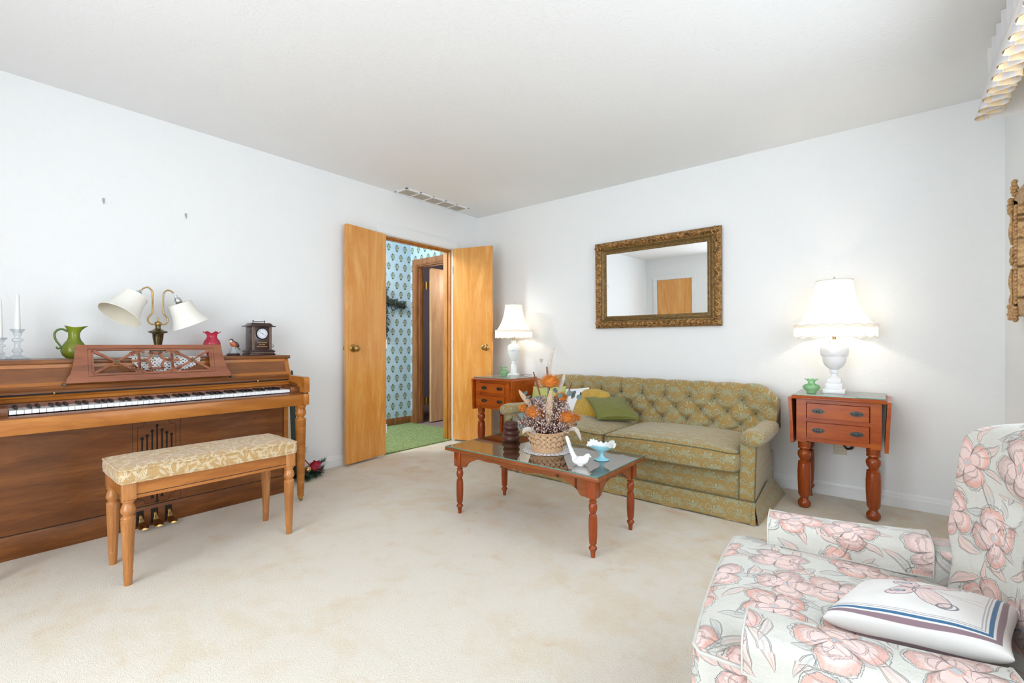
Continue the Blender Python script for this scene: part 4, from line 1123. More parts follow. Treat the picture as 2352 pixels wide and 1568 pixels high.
def centre(mb):
    zm = (z0i+z1i)/2; w = 0.0105
    for s in (1, -1):
        # upper and lower C scrolls outside the upright bars
        mb.ribbon([(s*y, z) for y, z in [(0.066, zm+0.010)]+arc(0.098, zm+0.028, 0.024, 215, 60, 12)+[(0.103, zm+0.040), (0.094, zm+0.036)]], [0.008]+[w]*12+[w*1.1, w*1.2, 0.010], t0, t1)
        mb.ribbon([(s*y, z) for y, z in [(0.066, zm-0.004)]+arc(0.098, zm-0.026, 0.024, 145, 300, 12)+[(0.104, zm-0.038), (0.095, zm-0.036)]], [0.008]+[w]*12+[w*1.1, w*1.2, 0.010], t0, t1)
        # inner curves
        mb.ribbon([(s*y, z) for y, z in catmull([(0.070, zm+0.004), (0.048, zm+0.004), (0.032, zm-0.006), (0.026, zm-0.026), (0.030, zm-0.040), (0.020, zm-0.044)], 5)], 0.012, t0, t1)
        mb.ribbon([(s*y, z) for y, z in catmull([(0.062, zm+0.002), (0.044, zm+0.008), (0.028, zm+0.018), (0.020, zm+0.036), (0.014, zm+0.044), (0.028, zm+0.050)], 5)], 0.011, t0, t1)
        mb.ribbon([(s*0.070, z1i), (s*0.056, z1i-0.004), (s*0.050, z1i-0.014)], [0.02, 0.016, 0.006], t0, t1)
        mb.ribbon([(s*0.070, z0i), (s*0.056, z0i+0.003), (s*0.046, z0i+0.001)], [0.02, 0.016, 0.006], t0, t1)
        mb.ribbon([(s*0.060, zm+0.003), (s*0.108, zm+0.003)], [0.010, 0.014], t0, t1)
    mb.ribbon([(-0.030, zm+0.050), (-0.014, zm+0.045), (0.014, zm+0.045), (0.030, zm+0.050)], 0.012, t0, t1)
    mb.ribbon([(-0.032, zm-0.046), (-0.014, zm-0.042), (0.014, zm-0.042), (0.032, zm-0.046)], 0.012, t0, t1)
o = fret('scrollwork', [centre], smooth=0); o.parent = dk
for s in (1, -1):
    mb = MB(); mb.box(0.40, 0.436, -3.033+s*0.366+min(0, s*0.012), -3.033+s*0.366+max(0, s*0.012), 0.818, 0.828); o = mb.build('desk_bracket', M['pewter'], pn, smooth=0)

def text_mesh(name, body, size, mat, T, parent, shear=0.0, ext=0.0004, part_of=None, spacing=1.0):
    cu = bpy.data.curves.new(name, 'FONT'); cu.body = body; cu.size = size; cu.extrude = ext; cu.align_x = 'CENTER'; cu.align_y = 'CENTER'; cu.shear = shear; cu.space_character = spacing; cu.resolution_u = 3
    o = bpy.data.objects.new(name, cu); COL.objects.link(o)
    dg = bpy.context.evaluated_depsgraph_get(); me = bpy.data.meshes.new_from_object(o.evaluated_get(dg)); bpy.data.objects.remove(o)
    off = Vector(parent['_w'])
    for v in me.vertices: v.co = (T @ v.co)-off
    me.materials.clear(); me.materials.append(mat)
    ob = bpy.data.objects.new(name, me); COL.objects.link(ob); ob.parent = part_of or parent
    return ob
# name and crest on the board above the keys (text plane: +x of text = +Y world, normal = +X)
def planeT(x, y, z, lean=0.0):
    return Matrix.Translation((x, y, z)) @ Matrix.Rotation(lean, 4, 'Y') @ Matrix(((0, 0, 1, 0), (1, 0, 0, 0), (0, 1, 0, 0), (0, 0, 0, 1)))
text_mesh('name_lettering', 'Chickering', 0.017, M['gold_letter'], planeT(0.4425, -2.975, 0.721, radians(-17)), pn, 0.1)
mb = MB()
for s in (1, -1):
    mb.tube([(0.4385, -2.975+s*0.006+0.006*cos(a/10), 0.737+0.006*sin(a/10)) for a in range(0, 63, 5)], 0.0008, 5, closed=True)
mb.build('crest', M['gold_letter'], pn)

# ------------------------------------------------ BENCH
bn = thing('piano_bench', 'long piano bench with gold leaf damask cushion and four fluted turned legs', 'bench', (0.915, -2.943, 0))
BX0, BX1, BY0, BY1 = 0.748, 1.085, -3.305, -2.580
mb = MB(); mb.box(BX0+0.04, BX1-0.008, BY0+0.012, BY0+0.026, 0.366, 0.436); mb.box(BX0+0.04, BX1-0.04, BY1-0.026, BY1-0.010, 0.366, 0.436)
mb.box(BX1-0.022, BX1-0.006, BY0+0.04, BY1-0.04, 0.366, 0.436); mb.box(BX0+0.006, BX0+0.022, BY0+0.04, BY1-0.04, 0.366, 0.436)
mb.build('apron', M['bench_rail'], bn, smooth=0)
mb = MB(); mb.box(BX1-0.0065, BX1-0.0052, BY0+0.048, BY1-0.048, 0.3795, 0.3825); mb.build('inlay_line', M['piano_dark'], bn, smooth=0)
def bleg(x, y):
    mb = MB(); mb.box(x-0.0245, x+0.0245, y-0.0245, y+0.0245, 0.364, 0.437, bev=0.002)
    prof = [(0.022, 0.364), (0.0245, 0.362), (0.0245, 0.356), (0.020, 0.352), (0.0185, 0.347), (0.0225, 0.335), (0.0262, 0.322), (0.0262, 0.315), (0.023, 0.305), (0.0185, 0.300), (0.0175, 0.296), (0.022, 0.292), (0.0255, 0.288), (0.0258, 0.284), (0.024, 0.280), (0.0255, 0.276), (0.0255, 0.274), (0.0165, 0.064), (0.0162, 0.062), (0.0175, 0.056), (0.0175, 0.052), (0.0168, 0.047), (0.0135, 0.0)]
    mb.lathe(prof[::-1], x, y, 40, rf=flute(0.063, 0.2745, 10, 0.0018))
    return mb
for x in (BX0+0.0245, BX1-0.0245):
    for y in (BY0+0.0245, BY1-0.0245): bleg(x, y).build('leg', M['bench_wood'], bn, smooth=50)
bout = rrect(BX0-0.008, BX1+0.008, BY0-0.010, BY1+0.010, 0.022, 5, 14)
def bdf(x, y):
    u = (x-(BX0+BX1)/2)/0.17; v = (y-(BY0+BY1)/2)/0.36
    d = 0.0
    for yy in (-0.5, 0.0, 0.5): d -= 0.012*math.exp(-((v-yy)**2)/0.012-(u*u)/0.12)
    return 0.006*(1-u**4)*(1-v**6)+d+0.0025*mnoise.noise(Vector((x*25, y*25, 0)))
cu_ = MB().loft(bout, [(0.985, 0.436), (0.998, 0.440), (1.004, 0.455), (1.004, 0.475), (0.998, 0.490), (0.99, 0.494, bdf), (0.95, 0.498, bdf), (0.85, 0.501, bdf), (0.7, 0.502, bdf), (0.5, 0.502, bdf), (0.3, 0.502, bdf), (0.1, 0.502, bdf), (0.01, 0.502, bdf)]).build('seat_cushion', M['bench_fabric'], bn, uv='box', smooth=60)
for z, k in ((0.4915, 0.998), (0.4385, 0.990)):
    cxm, cym = (BX0+BX1)/2, (BY0+BY1)/2
    mb = MB(); mb.tube([(cxm+(x-cxm)*k*1.003, cym+(y-cym)*k*1.001, z+0.0012*sin(i*0.9)) for i, (x, y) in enumerate(bout)], 0.0042, 6, closed=True)
    child(mb, 'piping', M['bench_fabric'], cu_, bn, uv='box')

# ------------------------------------------------ ON THE PIANO
ZL = 0.945
# crocheted runner with scalloped drop over the lid edge
mb = MB()
def lace_ok(u, v):
    return not (abs(sin(u*38))*abs(sin(v*30)) > 0.86)
cyl, cr = -2.975, 0.155
vs, fs = [], []
def lace_add(mb, pts_fn, nu, nv, keep):
    vs, idx, fs = [], {}, []
    for i in range(nu+1):
        for j in range(nv+1): vs.append(pts_fn(i/nu, j/nv))
    for i in range(nu):
        for j in range(nv):
            if keep((i+.5)/nu, (j+.5)/nv): fs.append((i*(nv+1)+j, (i+1)*(nv+1)+j, (i+1)*(nv+1)+j+1, i*(nv+1)+j+1))
    mb.add(vs, fs)
def run_pt(u, v):
    y = -3.20+0.46*u; s = 0.37*v       # s: distance from back
    x = 0.10+s
    if x <= 0.362: return (x, y, ZL+0.0025)
    return (0.3695+0.001*sin(u*40), y, ZL+0.002-(x-0.362))
def run_keep(u, v):
    y = -3.20+0.46*u; s = 0.37*v+0.10
    q = (y-cyl)/0.165; lim = 0.362+0.078*(1-q*q)**0.5 if abs(q) < 1 else 0.0
    lim2 = lim+0.006*abs(sin(y*160))
    if abs(q) >= 1: return False
    if s > lim2: return False
    if s > 0.34:
        if sin(y*330)*sin(s*330) > 0.55 and s > 0.366: return False
    return True
lace_add(mb, run_pt, 110, 66, run_keep)
tag(mb.build('lace_doily', M['lace'], smooth=80), 'white crochet doily under the twin-arm lamp hanging over the piano edge', 'doily')

# green glass pitcher
def pitcher():
    t = thing('glass_pitcher', 'lime green crackle glass pitcher with looped handle at the left end of the piano', 'pitcher', (0.20, -3.342, ZL))
    prof = [(0.022, 0.001), (0.032, 0.004), (0.046, 0.018), (0.053, 0.040), (0.050, 0.060), (0.040, 0.080), (0.028, 0.098), (0.0235, 0.115), (0.0235, 0.135), (0.027, 0.150), (0.033, 0.162), (0.038, 0.170), (0.036, 0.171), (0.031, 0.163), (0.025, 0.150), (0.0215, 0.135), (0.0215, 0.115), (0.026, 0.098), (0.038, 0.080), (0.048, 0.060), (0.051, 0.040), (0.044, 0.020), (0.030, 0.007), (0.001, 0.006)]
    def rf(r, z, a):
        k = max(0, (z-0.140)/0.03); s = cos(a-1.57)   # spout towards +Y
        r2 = r*(1+0.55*k*max(0, s)**2*0.9-0.12*k*abs(sin(a-1.57))**2*0.5); z2 = z+0.004*k*cos(2*(a-1.57))
        if z < 0.1: r2 += 0.0012*sin(a*7+z*300)*sin(z*220)
        return r2, z2
    MB().lathe([(r, z+ZL) for r, z in prof], 0.20, -3.342, 36, rf=lambda r, z, a: (lambda q: (q[0], q[1]+ZL))(rf(r, z-ZL, a)), cap=True).build('body', M['lime_glass'], t, smooth=70)
    pts = catmull([(0.20, -3.366, ZL+0.143), (0.20, -3.385, ZL+0.155), (0.20, -3.405, ZL+0.150), (0.20, -3.416, ZL+0.128), (0.20, -3.411, ZL+0.098), (0.20, -3.398, ZL+0.074), (0.20, -3.392, ZL+0.058), (0.20, -3.405, ZL+0.054), (0.20, -3.408, ZL+0.064)], 6)
    MB().tube(pts, [0.0055-0.0015*i/len(pts) for i in range(len(pts))], 8).build('handle', M['lime_handle'], t, smooth=70)
pitcher()

# cranberry glass vase with ruffled rim
def ruffled(name, label, cat, loc, prof, mat, n, amp, rz, zr, thick=0.0018):
    t = thing(name, label, cat, loc)
    inner = [(max(r-thick, 0.001), z+0.0006) for r, z in prof[::-1]]; inner = inner[:-1]+[(0.001, prof[0][1]+0.004)]
    zmax = prof[-1][1]
    def rf(r, z, a):
        z -= loc[2]; k = max(0.0, min(1.0, (z-zr)/(zmax-zr)))**1.5
        return r*(1+rz*k*cos(n*a)), z+amp*k*sin(n*a+0.6)+loc[2]
    MB().lathe([(r, z+loc[2]) for r, z in prof+inner], loc[0], loc[1], 64, rf=rf).build('vase_body', mat, t, smooth=70)
    return t
ruffled('ruffled_vase', 'cranberry pink glass vase with ruffled rim on the piano', 'vase', (0.19, -2.695, ZL),
        [(0.020, 0.001), (0.028, 0.004), (0.030, 0.020), (0.036, 0.045), (0.047, 0.066), (0.048, 0.080), (0.042, 0.098), (0.031, 0.112), (0.0275, 0.125), (0.030, 0.138), (0.040, 0.148), (0.047, 0.152)], M['red_glass'], 6, 0.006, 0.06, 0.128)

# robin figurine
t = thing('bird_figurine', 'small painted robin figurine on a dark oval stand atop the piano', 'figurine', (0.20, -2.574, ZL))
MB().lathe([(0.036, ZL), (0.038, ZL+0.004), (0.036, ZL+0.007), (0.033, ZL+0.009), (0.034, ZL+0.013), (0.031, ZL+0.014)], 0.20, -2.574, 28, squash=1.1).build('stand', M['clock_wood'], t)
MB().lathe([(0.024, ZL+0.014), (0.026, ZL+0.017), (0.020, ZL+0.030), (0.014, ZL+0.044), (0.012, ZL+0.056), (0.002, ZL+0.060)], 0.20, -2.574, 20, rf=lambda r, z, a: (r*(1+0.10*sin(5*a+z*120)), z)).build('rock_base', M['bird_base'], t, smooth=60)
mb = MB(); mb.T = Matrix.Translation((0.20, -2.572, ZL+0.074)) @ Matrix.Rotation(radians(-38), 4, 'X'); mb.ell((0, 0, 0), (0.017, 0.026, 0.018), 18, 12); mb.build('breast', M['bird_red'], t, smooth=80)
mb = MB(); mb.T = Matrix.Translation((0.20, -2.562, ZL+0.076)) @ Matrix.Rotation(radians(-48), 4, 'X'); mb.ell((0, 0.004, 0.003), (0.0185, 0.026, 0.014), 16, 10); mb.ell((0, 0.034, -0.003), (0.006, 0.020, 0.003), 10, 6); mb.build('wings_and_tail', M['bird_brown'], t, smooth=80)
mb = MB(); mb.ell((0.20, -2.585, ZL+0.099), (0.0125, 0.0135, 0.0125), 16, 10); mb.build('head', M['bird_brown'], t, smooth=80)
mb = MB(); mb.ell((0.207, -2.590, ZL+0.094), (0.009, 0.010, 0.009), 12, 8); mb.build('throat', M['white_porcelain'], t, smooth=80)
mb = MB(); mb.lathe([(0.003, 0), (0.0005, 0.010)], 0, 0, 8); 
for i, v in enumerate(mb.v): mb.v[i] = (0.203, -2.597-v[2]*0.9, ZL+0.099+v[0]) if False else (0.203+v[0], -2.597-v[2], ZL+0.098+v[1])
mb.build('beak', M['gold_letter'], t)

# mantel clock
ct = thing('mantel_clock', 'dark mahogany carriage clock with gold lettering at the right end of the piano', 'clock', (0.185, -2.404, ZL), rotz=0)
CXc, CYc = 0.175, -2.404
def cbox(mb, hx, hy, z0, z1, bev=0.002): mb.box(CXc-hx, CXc+hx, CYc-hy, CYc+hy, ZL+z0, ZL+z1, bev=bev); return mb
cbox(MB(), 0.050, 0.066, 0.034, 0.196, 0.002).build('case', M['clock_wood'], ct)
mb = MB(); cbox(mb, 0.066, 0.084, 0.0, 0.012, 0.003); cbox(mb, 0.061, 0.079, 0.012, 0.024, 0.003); cbox(mb, 0.066, 0.084, 0.022, 0.031, 0.004); cbox(mb, 0.058, 0.075, 0.030, 0.038, 0.003); mb.build('plinth', M['clock_wood'], ct)
mb = MB(); cbox(mb, 0.068, 0.086, 0.196, 0.203, 0.003); mb.loft(rrect(CXc-0.058, CXc+0.058, CYc-0.074, CYc+0.074, 0.004, 2, 2), [(1.0, ZL+0.203), (0.84, ZL+0.219), (0.80, ZL+0.222)]); mb.build('pediment', M['clock_wood'], ct, smooth=30)
for s in (-1, 1):
    mb = MB(); y = CYc+s*0.056; xf = CXc+0.050
    for k in range(16):
        z = ZL+0.044+k*0.0095; mb.ell((xf+0.003, y, z+0.003), (0.004, 0.006, 0.0042), 8, 5)
    mb.box(xf, xf+0.002, y-0.008, y+0.008, ZL+0.038, ZL+0.196); mb.build('carved_pilaster', M['clock_carve'], ct, smooth=60)
mb = MB()
for k in range(18): mb.ell((CXc+0.062, CYc-0.074+k*0.0087, ZL+0.017), (0.003, 0.0040, 0.0050), 8, 5)
mb.build('carved_band', M['clock_carve'], ct, smooth=60)
def disc_x(mb, x0, x1, y, z, r, n=32): mb.prism(arc(y, z, r, 0, 360, n)[:-1], x0, x1, 'yz')
fx = CXc+0.050; zc = ZL+0.148
mb = MB(); mb.T = Matrix.Translation((fx, CYc, zc)) @ Matrix.Rotation(pi/2, 4, 'Y'); mb.lathe([(0.038, 0), (0.040, 0.006), (0.038, 0.010), (0.035, 0.011), (0.034, 0.007), (0.034, 0.0)], 0, 0, 36); mb.build('bezel', M['black'], ct, smooth=50)
mb = MB(); disc_x(mb, fx, fx+0.006, CYc, zc, 0.0345); fc = mb.build('dial', M['clock_face'], ct, smooth=0)
for k, rn in enumerate(('XII', 'I', 'II', 'III', 'IIII', 'V', 'VI', 'VII', 'VIII', 'IX', 'X', 'XI')):
    a = -k*pi/6; T = Matrix.Translation((fx+0.0062, CYc+0.026*sin(-a), zc+0.026*cos(a))) @ Matrix.Rotation(a, 4, 'X') @ Matrix(((0, 0, 1, 0), (1, 0, 0, 0), (0, 1, 0, 0), (0, 0, 0, 1)))
    text_mesh('numeral', rn, 0.0075, M['iron'], T, ct, ext=0.0001, part_of=fc)
mb = MB(); mb.box(fx+0.0062, fx+0.0076, -0.0009, 0.0009, -0.003, 0.020)
def hand(ang, L, w, name):
    mb = MB(); mb.T = Matrix.Translation((0, CYc, zc)) @ Matrix.Rotation(-radians(ang), 4, 'X'); mb.prism([(-w, -0.004), (w, -0.004), (w*0.4, L), (-w*0.4, L)], fx+0.0066, fx+0.0076, 'yz'); child(mb, name, M['black'], fc, ct, smooth=0)
hand(118, 0.017, 0.0014, 'hour_hand'); hand(308, 0.026, 0.0010, 'minute_hand')
for i, ln in enumerate(('Cherish Yesterday', 'Live Today', 'Dream Tomorrow')):
    text_mesh('inscription', ln, 0.0112, M['gold_letter'], planeT(fx+0.0006, CYc, ZL+0.088-0.0145*i), ct, 0.35, spacing=0.80)
mb = MB(); mb.tube([(CXc, CYc-0.040, ZL+0.224), (CXc, CYc-0.036, ZL+0.236), (CXc, CYc-0.030, ZL+0.232), (CXc, CYc+0.030, ZL+0.232), (CXc, CYc+0.036, ZL+0.236), (CXc, CYc+0.040, ZL+0.224)], 0.0028, 8)
for s in (-1, 1): mb.ell((CXc, CYc+s*0.037, ZL+0.236), (0.005,)*3, 10, 6)
mb.build('carry_handle', M['pewter'], ct, smooth=60)
for z in (0.080, 0.160):
    mb = MB(); mb.box(CXc+0.018, CXc+0.030, CYc-0.0675, CYc-0.065, ZL+z-0.011, ZL+z+0.011); mb.build('hinge', M['black'], ct, smooth=0)
mb = MB(); mb.tube([(CXc+0.03, CYc+0.066, ZL+0.062), (CXc+0.03, CYc+0.078, ZL+0.062)], 0.002, 6); mb.tube([(CXc+0.03, CYc+0.078+0.007*cos(a*pi/6), ZL+0.062+0.009*sin(a*pi/6)) for a in range(12)], 0.0016, 6, closed=True); mb.build('winding_key', M['pewter'], ct, smooth=50)

# crystal candlesticks and tapers
def candlestick(y, h, ch, lab1, lab2, x=0.20):
    t = thing('crystal_candlestick', lab1, 'candlestick', (x, y, ZL))
    k = h/0.145
    prof = [(0.044, 0.0), (0.046, 0.003), (0.040, 0.006), (0.022, 0.016), (0.012, 0.024), (0.0105, 0.030), (0.017, 0.036), (0.019, 0.042), (0.015, 0.050), (0.010, 0.056), (0.010, 0.078), (0.013, 0.084), (0.020, 0.090), (0.019, 0.097), (0.011, 0.103), (0.010, 0.110), (0.014, 0.117), (0.016, 0.125), (0.024, 0.139), (0.027, 0.145), (0.024, 0.144), (0.0115, 0.128), (0.001, 0.126)]
    def rf(r, z, a): return (r*(1+0.05*cos(8*a)), z)
    MB().lathe([(r, ZL+z*k if z > 0.03 else ZL+z) for r, z in prof], x, y, 32, rf=rf).build('stem_and_foot', M['crystal'], t, smooth=35)
    t2 = thing('taper_candle', lab2, 'candle', (x, y, ZL+h-0.017))
    z0 = ZL+0.1265*k+0.0; z0 = max(z0, ZL+0.1)
    MB().lathe([(0.0105, z0), (0.0115, z0+0.01), (0.0110, z0+0.05), (0.0070, z0+ch-0.012), (0.0045, z0+ch-0.003), (0.001, z0+ch)], x, y, 20).build('wax_taper', M['wax'], t2, smooth=60)
    MB().tube([(x, y, z0+ch-0.002), (x, y+0.001, z0+ch+0.006), (x, y+0.005, z0+ch+0.010)], 0.0009, 5).build('wick', M['wax'], t2)
candlestick(-3.547, 0.152, 0.196, 'taller crystal candlestick at the left end of the piano, second from the picture edge', 'ivory taper candle in the taller crystal candlestick')
candlestick(-3.607, 0.108, 0.205, 'shorter crystal candlestick at the far left edge of the piano', 'ivory taper candle in the shorter crystal candlestick', 0.22)

# twin-arm brass lamp (switched off)
LX, LY = 0.20, -2.979
tl = thing('twin_arm_lamp', 'brass twin-arm piano lamp with two cream bell shades, unlit', 'lamp', (LX, LY, ZL))
MB().box(LX-0.055, LX+0.055, LY-0.075, LY+0.075, ZL+0.0035, ZL+0.034, bev=0.003).build('marble_base', M['vent_dark'], tl)
prof = [(0.040, 0.034), (0.042, 0.040), (0.036, 0.044), (0.020, 0.052), (0.018, 0.060), (0.0195, 0.075), (0.026, 0.110), (0.028, 0.136), (0.030, 0.140), (0.047, 0.146), (0.049, 0.150), (0.042, 0.153), (0.026, 0.160), (0.015, 0.168), (0.012, 0.178), (0.014, 0.182), (0.013, 0.186)]
MB().lathe([(r, ZL+z) for r, z in prof], LX, LY, 28).build('column', M['brass_dark'], tl, smooth=45)
MB().lathe([(r, ZL+z) for r, z in [(0.013, 0.186), (0.017, 0.190), (0.017, 0.204), (0.013, 0.208), (0.006, 0.212), (0.004, 0.217), (0.006, 0.222), (0.003, 0.228), (0.004, 0.231), (0.001, 0.236)]], LX, LY, 20).build('finial', M['brass'], tl, smooth=50)
for s in (-1, 1):
    lift = 0.0 if s < 0 else -0.008
    a = [(LX, LY+s*0.012, ZL+0.194), (LX, LY+s*0.034, ZL+0.196), (LX, LY+s*0.047, ZL+0.212), (LX, LY+s*0.046, ZL+0.232), (LX, LY+s*0.031, ZL+0.254), (LX, LY+s*0.0255, ZL+0.275), (LX, LY+s*0.0255, ZL+0.365+lift), (LX, LY+s*0.030, ZL+0.392+lift), (LX, LY+s*0.046, ZL+0.409+lift), (LX, LY+s*0.064, ZL+0.405+lift), (LX, LY+s*0.076, ZL+0.394+lift)]
    MB().tube(catmull(a, 6), 0.0043, 10).build('arm', M['brass'], tl, smooth=70)
def lshade(top, axis, seed):
    ax = Vector(axis).normalized(); q = Vector((0, 0, 1)).rotation_difference(ax).to_matrix().to_4x4(); T = Matrix.Translation(Vector(top)) @ q
    mb = MB(); mb.T = T; mb.lathe([(0.005, -0.052), (0.0075, -0.050), (0.0075, -0.040), (0.016, -0.034), (0.019, -0.024), (0.0185, -0.004), (0.015, 0.004)], 0, 0, 18); sk = mb.build('socket', M['chrome'], tl, smooth=50)
    mb = MB(); mb.T = T; mb.tube([(0.018, 0, -0.014), (0.030, 0, -0.014)], 0.0018, 6); child(mb, 'switch_key', M['black'], sk, tl)
    def prof(v): return (0.062+0.012*v+0.030*v**3, 0.140*v)
    def f(th, off):
        def g(u, v):
            r, z = prof(v); a = 2*pi*u; r = (r-off)*(1-0.016*(1-abs(cos(3*a))))
            return (r*cos(a), r*sin(a), z)
        return g
    mb = MB(); mb.T = T; mb.grid(48, 12, f(0, 0), cu=True); sh = mb.build('shade', M['cream_shade'], tl, smooth=60)
    mb = MB(); mb.T = T; mb.grid(48, 12, f(0, 0.0015), cu=True); child(mb, 'shade_lining', M['shade_inner'], sh, tl, smooth=60)
    mb = MB(); mb.T = T
    for v, w in ((0.0, 0.0016), (1.0, 0.0020)):
        r, z = prof(v); mb.tube([(r*cos(k*pi/24)*(1-0.016*(1-abs(cos(3*k*pi/24)))), r*sin(k*pi/24)*(1-0.016*(1-abs(cos(3*k*pi/24)))), z) for k in range(48)], w, 6, closed=True)
    child(mb, 'shade_edging', M['cream_shade'], sh, tl, smooth=60)
    mb = MB(); mb.T = T
    for k in range(3): mb.tube([(0, 0, 0.008), (0.058*cos(k*2.094), 0.058*sin(k*2.094), 0.004)], 0.0012, 5)
    mb.ell((0, 0, 0.045), (0.024, 0.024, 0.034), 16, 10); child(mb, 'bulb', M['white_porcelain'], sh, tl, smooth=70)
lshade((LX+0.012, LY-0.108, ZL+0.350), (0.30, -0.62, -0.90), 1)
lshade((LX+0.012, LY+0.104, ZL+0.325), (0.02, 0.42, -0.92), 2)

# ================================================================== COFFEE TABLE
tb = thing('coffee_table', 'reddish cherry coffee table with glass top, scalloped apron and turned legs', 'table', (2.02, -1.60, 0))
TX0, TX1, TY0, TY1 = 1.492, 2.528, -1.872, -1.332
LX0, LX1, LY0, LY1 = 1.560, 2.468, -1.812, -1.392      # leg centres
ZT = 0.407
MB().box(TX0, TX1, TY0, TY1, 0.381, ZT-0.006, bev=0.003).build('tabletop', M['cherry_ct'], tb)
gt = MB().box(TX0+0.004, TX1-0.004, TY0+0.004, TY1-0.004, ZT-0.006, ZT, bev=0.0012, seg=1).build('glass_sheet', M['glass_top'], tb, smooth=0)
mb = MB()
for b_ in ((TX0+0.003, TX1-0.003, TY0+0.0028, TY0+0.0042), (TX0+0.003, TX1-0.003, TY1-0.0042, TY1-0.0028), (TX0+0.0028, TX0+0.0042, TY0+0.003, TY1-0.003), (TX1-0.0042, TX1-0.0028, TY0+0.003, TY1-0.003)): mb.box(b_[0], b_[1], b_[2], b_[3], ZT-0.0058, ZT-0.0005)
child(mb, 'green_edge', M['glass_edge'], gt, tb, smooth=0)
def apron_curve(a0, a1, deep, ends, mid):
    """lower edge of a serpentine apron from a0 to a1: arches by the legs, a lowered centre with small ogee nicks"""
    L = a1-a0; pts = []
    key = [(0.0, ends), (0.035/L, ends), (0.06/L, ends+0.028), (0.11/L, deep-0.012), (0.15/L, deep), (0.21/L, deep-0.004), (0.29/L, mid+0.012), (0.36/L, mid), (0.395/L, mid+0.001), (0.405/L, mid+0.006), (0.42/L, mid+0.005), (0.46/L, mid-0.010), (0.5, mid-0.013)]
    if L < 0.6: key = [(0.0, ends), (0.03/L, ends), (0.055/L, ends+0.030), (0.09/L, deep-0.014), (0.12/L, deep-0.008), (0.128/L, deep-0.004), (0.15/L, deep-0.006), (0.5, deep-0.014)]
    key = [k for k in key if k[0] <= 0.5]
    P1 = catmull([(k[0], k[1], 0) for k in key], 3)
    full = [(p[0], p[1]) for p in P1]+[(1-p[0], p[1]) for p in P1[-2::-1]]
    return [(a0+L*u, z) for u, z in full]
def apron(mb, a0, a1, d0, d1, plane):
    c = apron_curve(a0, a1, 0.352, 0.288, 0.338); zt = 0.3805
    for i in range(len(c)-1): mb.prism([(c[i][0], c[i][1]), (c[i+1][0], c[i+1][1]), (c[i+1][0], zt), (c[i][0], zt)], d0, d1, plane)
for yy in (LY0-0.016, LY1+0.004):
    mb = MB(); apron(mb, LX0+0.024, LX1-0.024, yy, yy+0.012, 'xz'); mb.build('apron', M['cherry_ct'], tb, smooth=20)
for xx in (LX0-0.016, LX1+0.004):
    mb = MB(); apron(mb, LY0+0.024, LY1-0.024, xx, xx+0.012, 'yz'); mb.build('apron', M['cherry_ct'], tb, smooth=20)
ctprof = [(0.010, 0), (0.0115, 0.020), (0.0125, 0.028), (0.0165, 0.036), (0.0205, 0.042), (0.0205, 0.047), (0.0165, 0.052), (0.0125, 0.056), (0.0125, 0.060), (0.0175, 0.066), (0.0185, 0.075), (0.0205, 0.110), (0.0212, 0.150), (0.0205, 0.186), (0.0190, 0.196), (0.0195, 0.201), (0.0150, 0.206), (0.0120, 0.210), (0.0170, 0.218), (0.0205, 0.232), (0.0205, 0.244), (0.0180, 0.255), (0.0155, 0.260), (0.0175, 0.264), (0.0195, 0.268), (0.0145, 0.273), (0.0155, 0.280), (0.0200, 0.284), (0.0200, 0.288)]
for x in (LX0, LX1):
    for y in (LY0, LY1):
        mb = MB(); mb.box(x-0.025, x+0.025, y-0.025, y+0.025, 0.287, 0.381, bev=0.0015, seg=1); mb.lathe(ctprof, x, y, 28); mb.build('leg', M['cherry_leg'], tb, smooth=45)

# lace doily, basket with dried flowers
Rv = Vector((0.7755, 0.6313, 0))       # sideways along the arrangement
BK = Vector((2.040, -1.580, ZT))
mb = MB()
def doil(u, v):
    a = 2*pi*u; r = 0.075+0.058*v+(0.007*abs(sin(8*a))*v**3); return (BK.x+r*cos(a), BK.y+r*sin(a), ZT+0.0018+0.0004*sin(a*16))
lace_add(mb, doil, 160, 9, lambda u, v: not (v > 0.25 and abs(sin(u*2*pi*16)) < 0.32 and (int(v*9) % 2 == 1)))
vs = [(BK.x+0.077*cos(k*pi/20), BK.y+0.077*sin(k*pi/20), ZT+0.0016) for k in range(40)]; mb.add(vs, [tuple(range(40))])
tag(mb.build('round_doily', M['lace'], smooth=0), 'round white lace doily under the flower basket on the coffee table', 'doily')

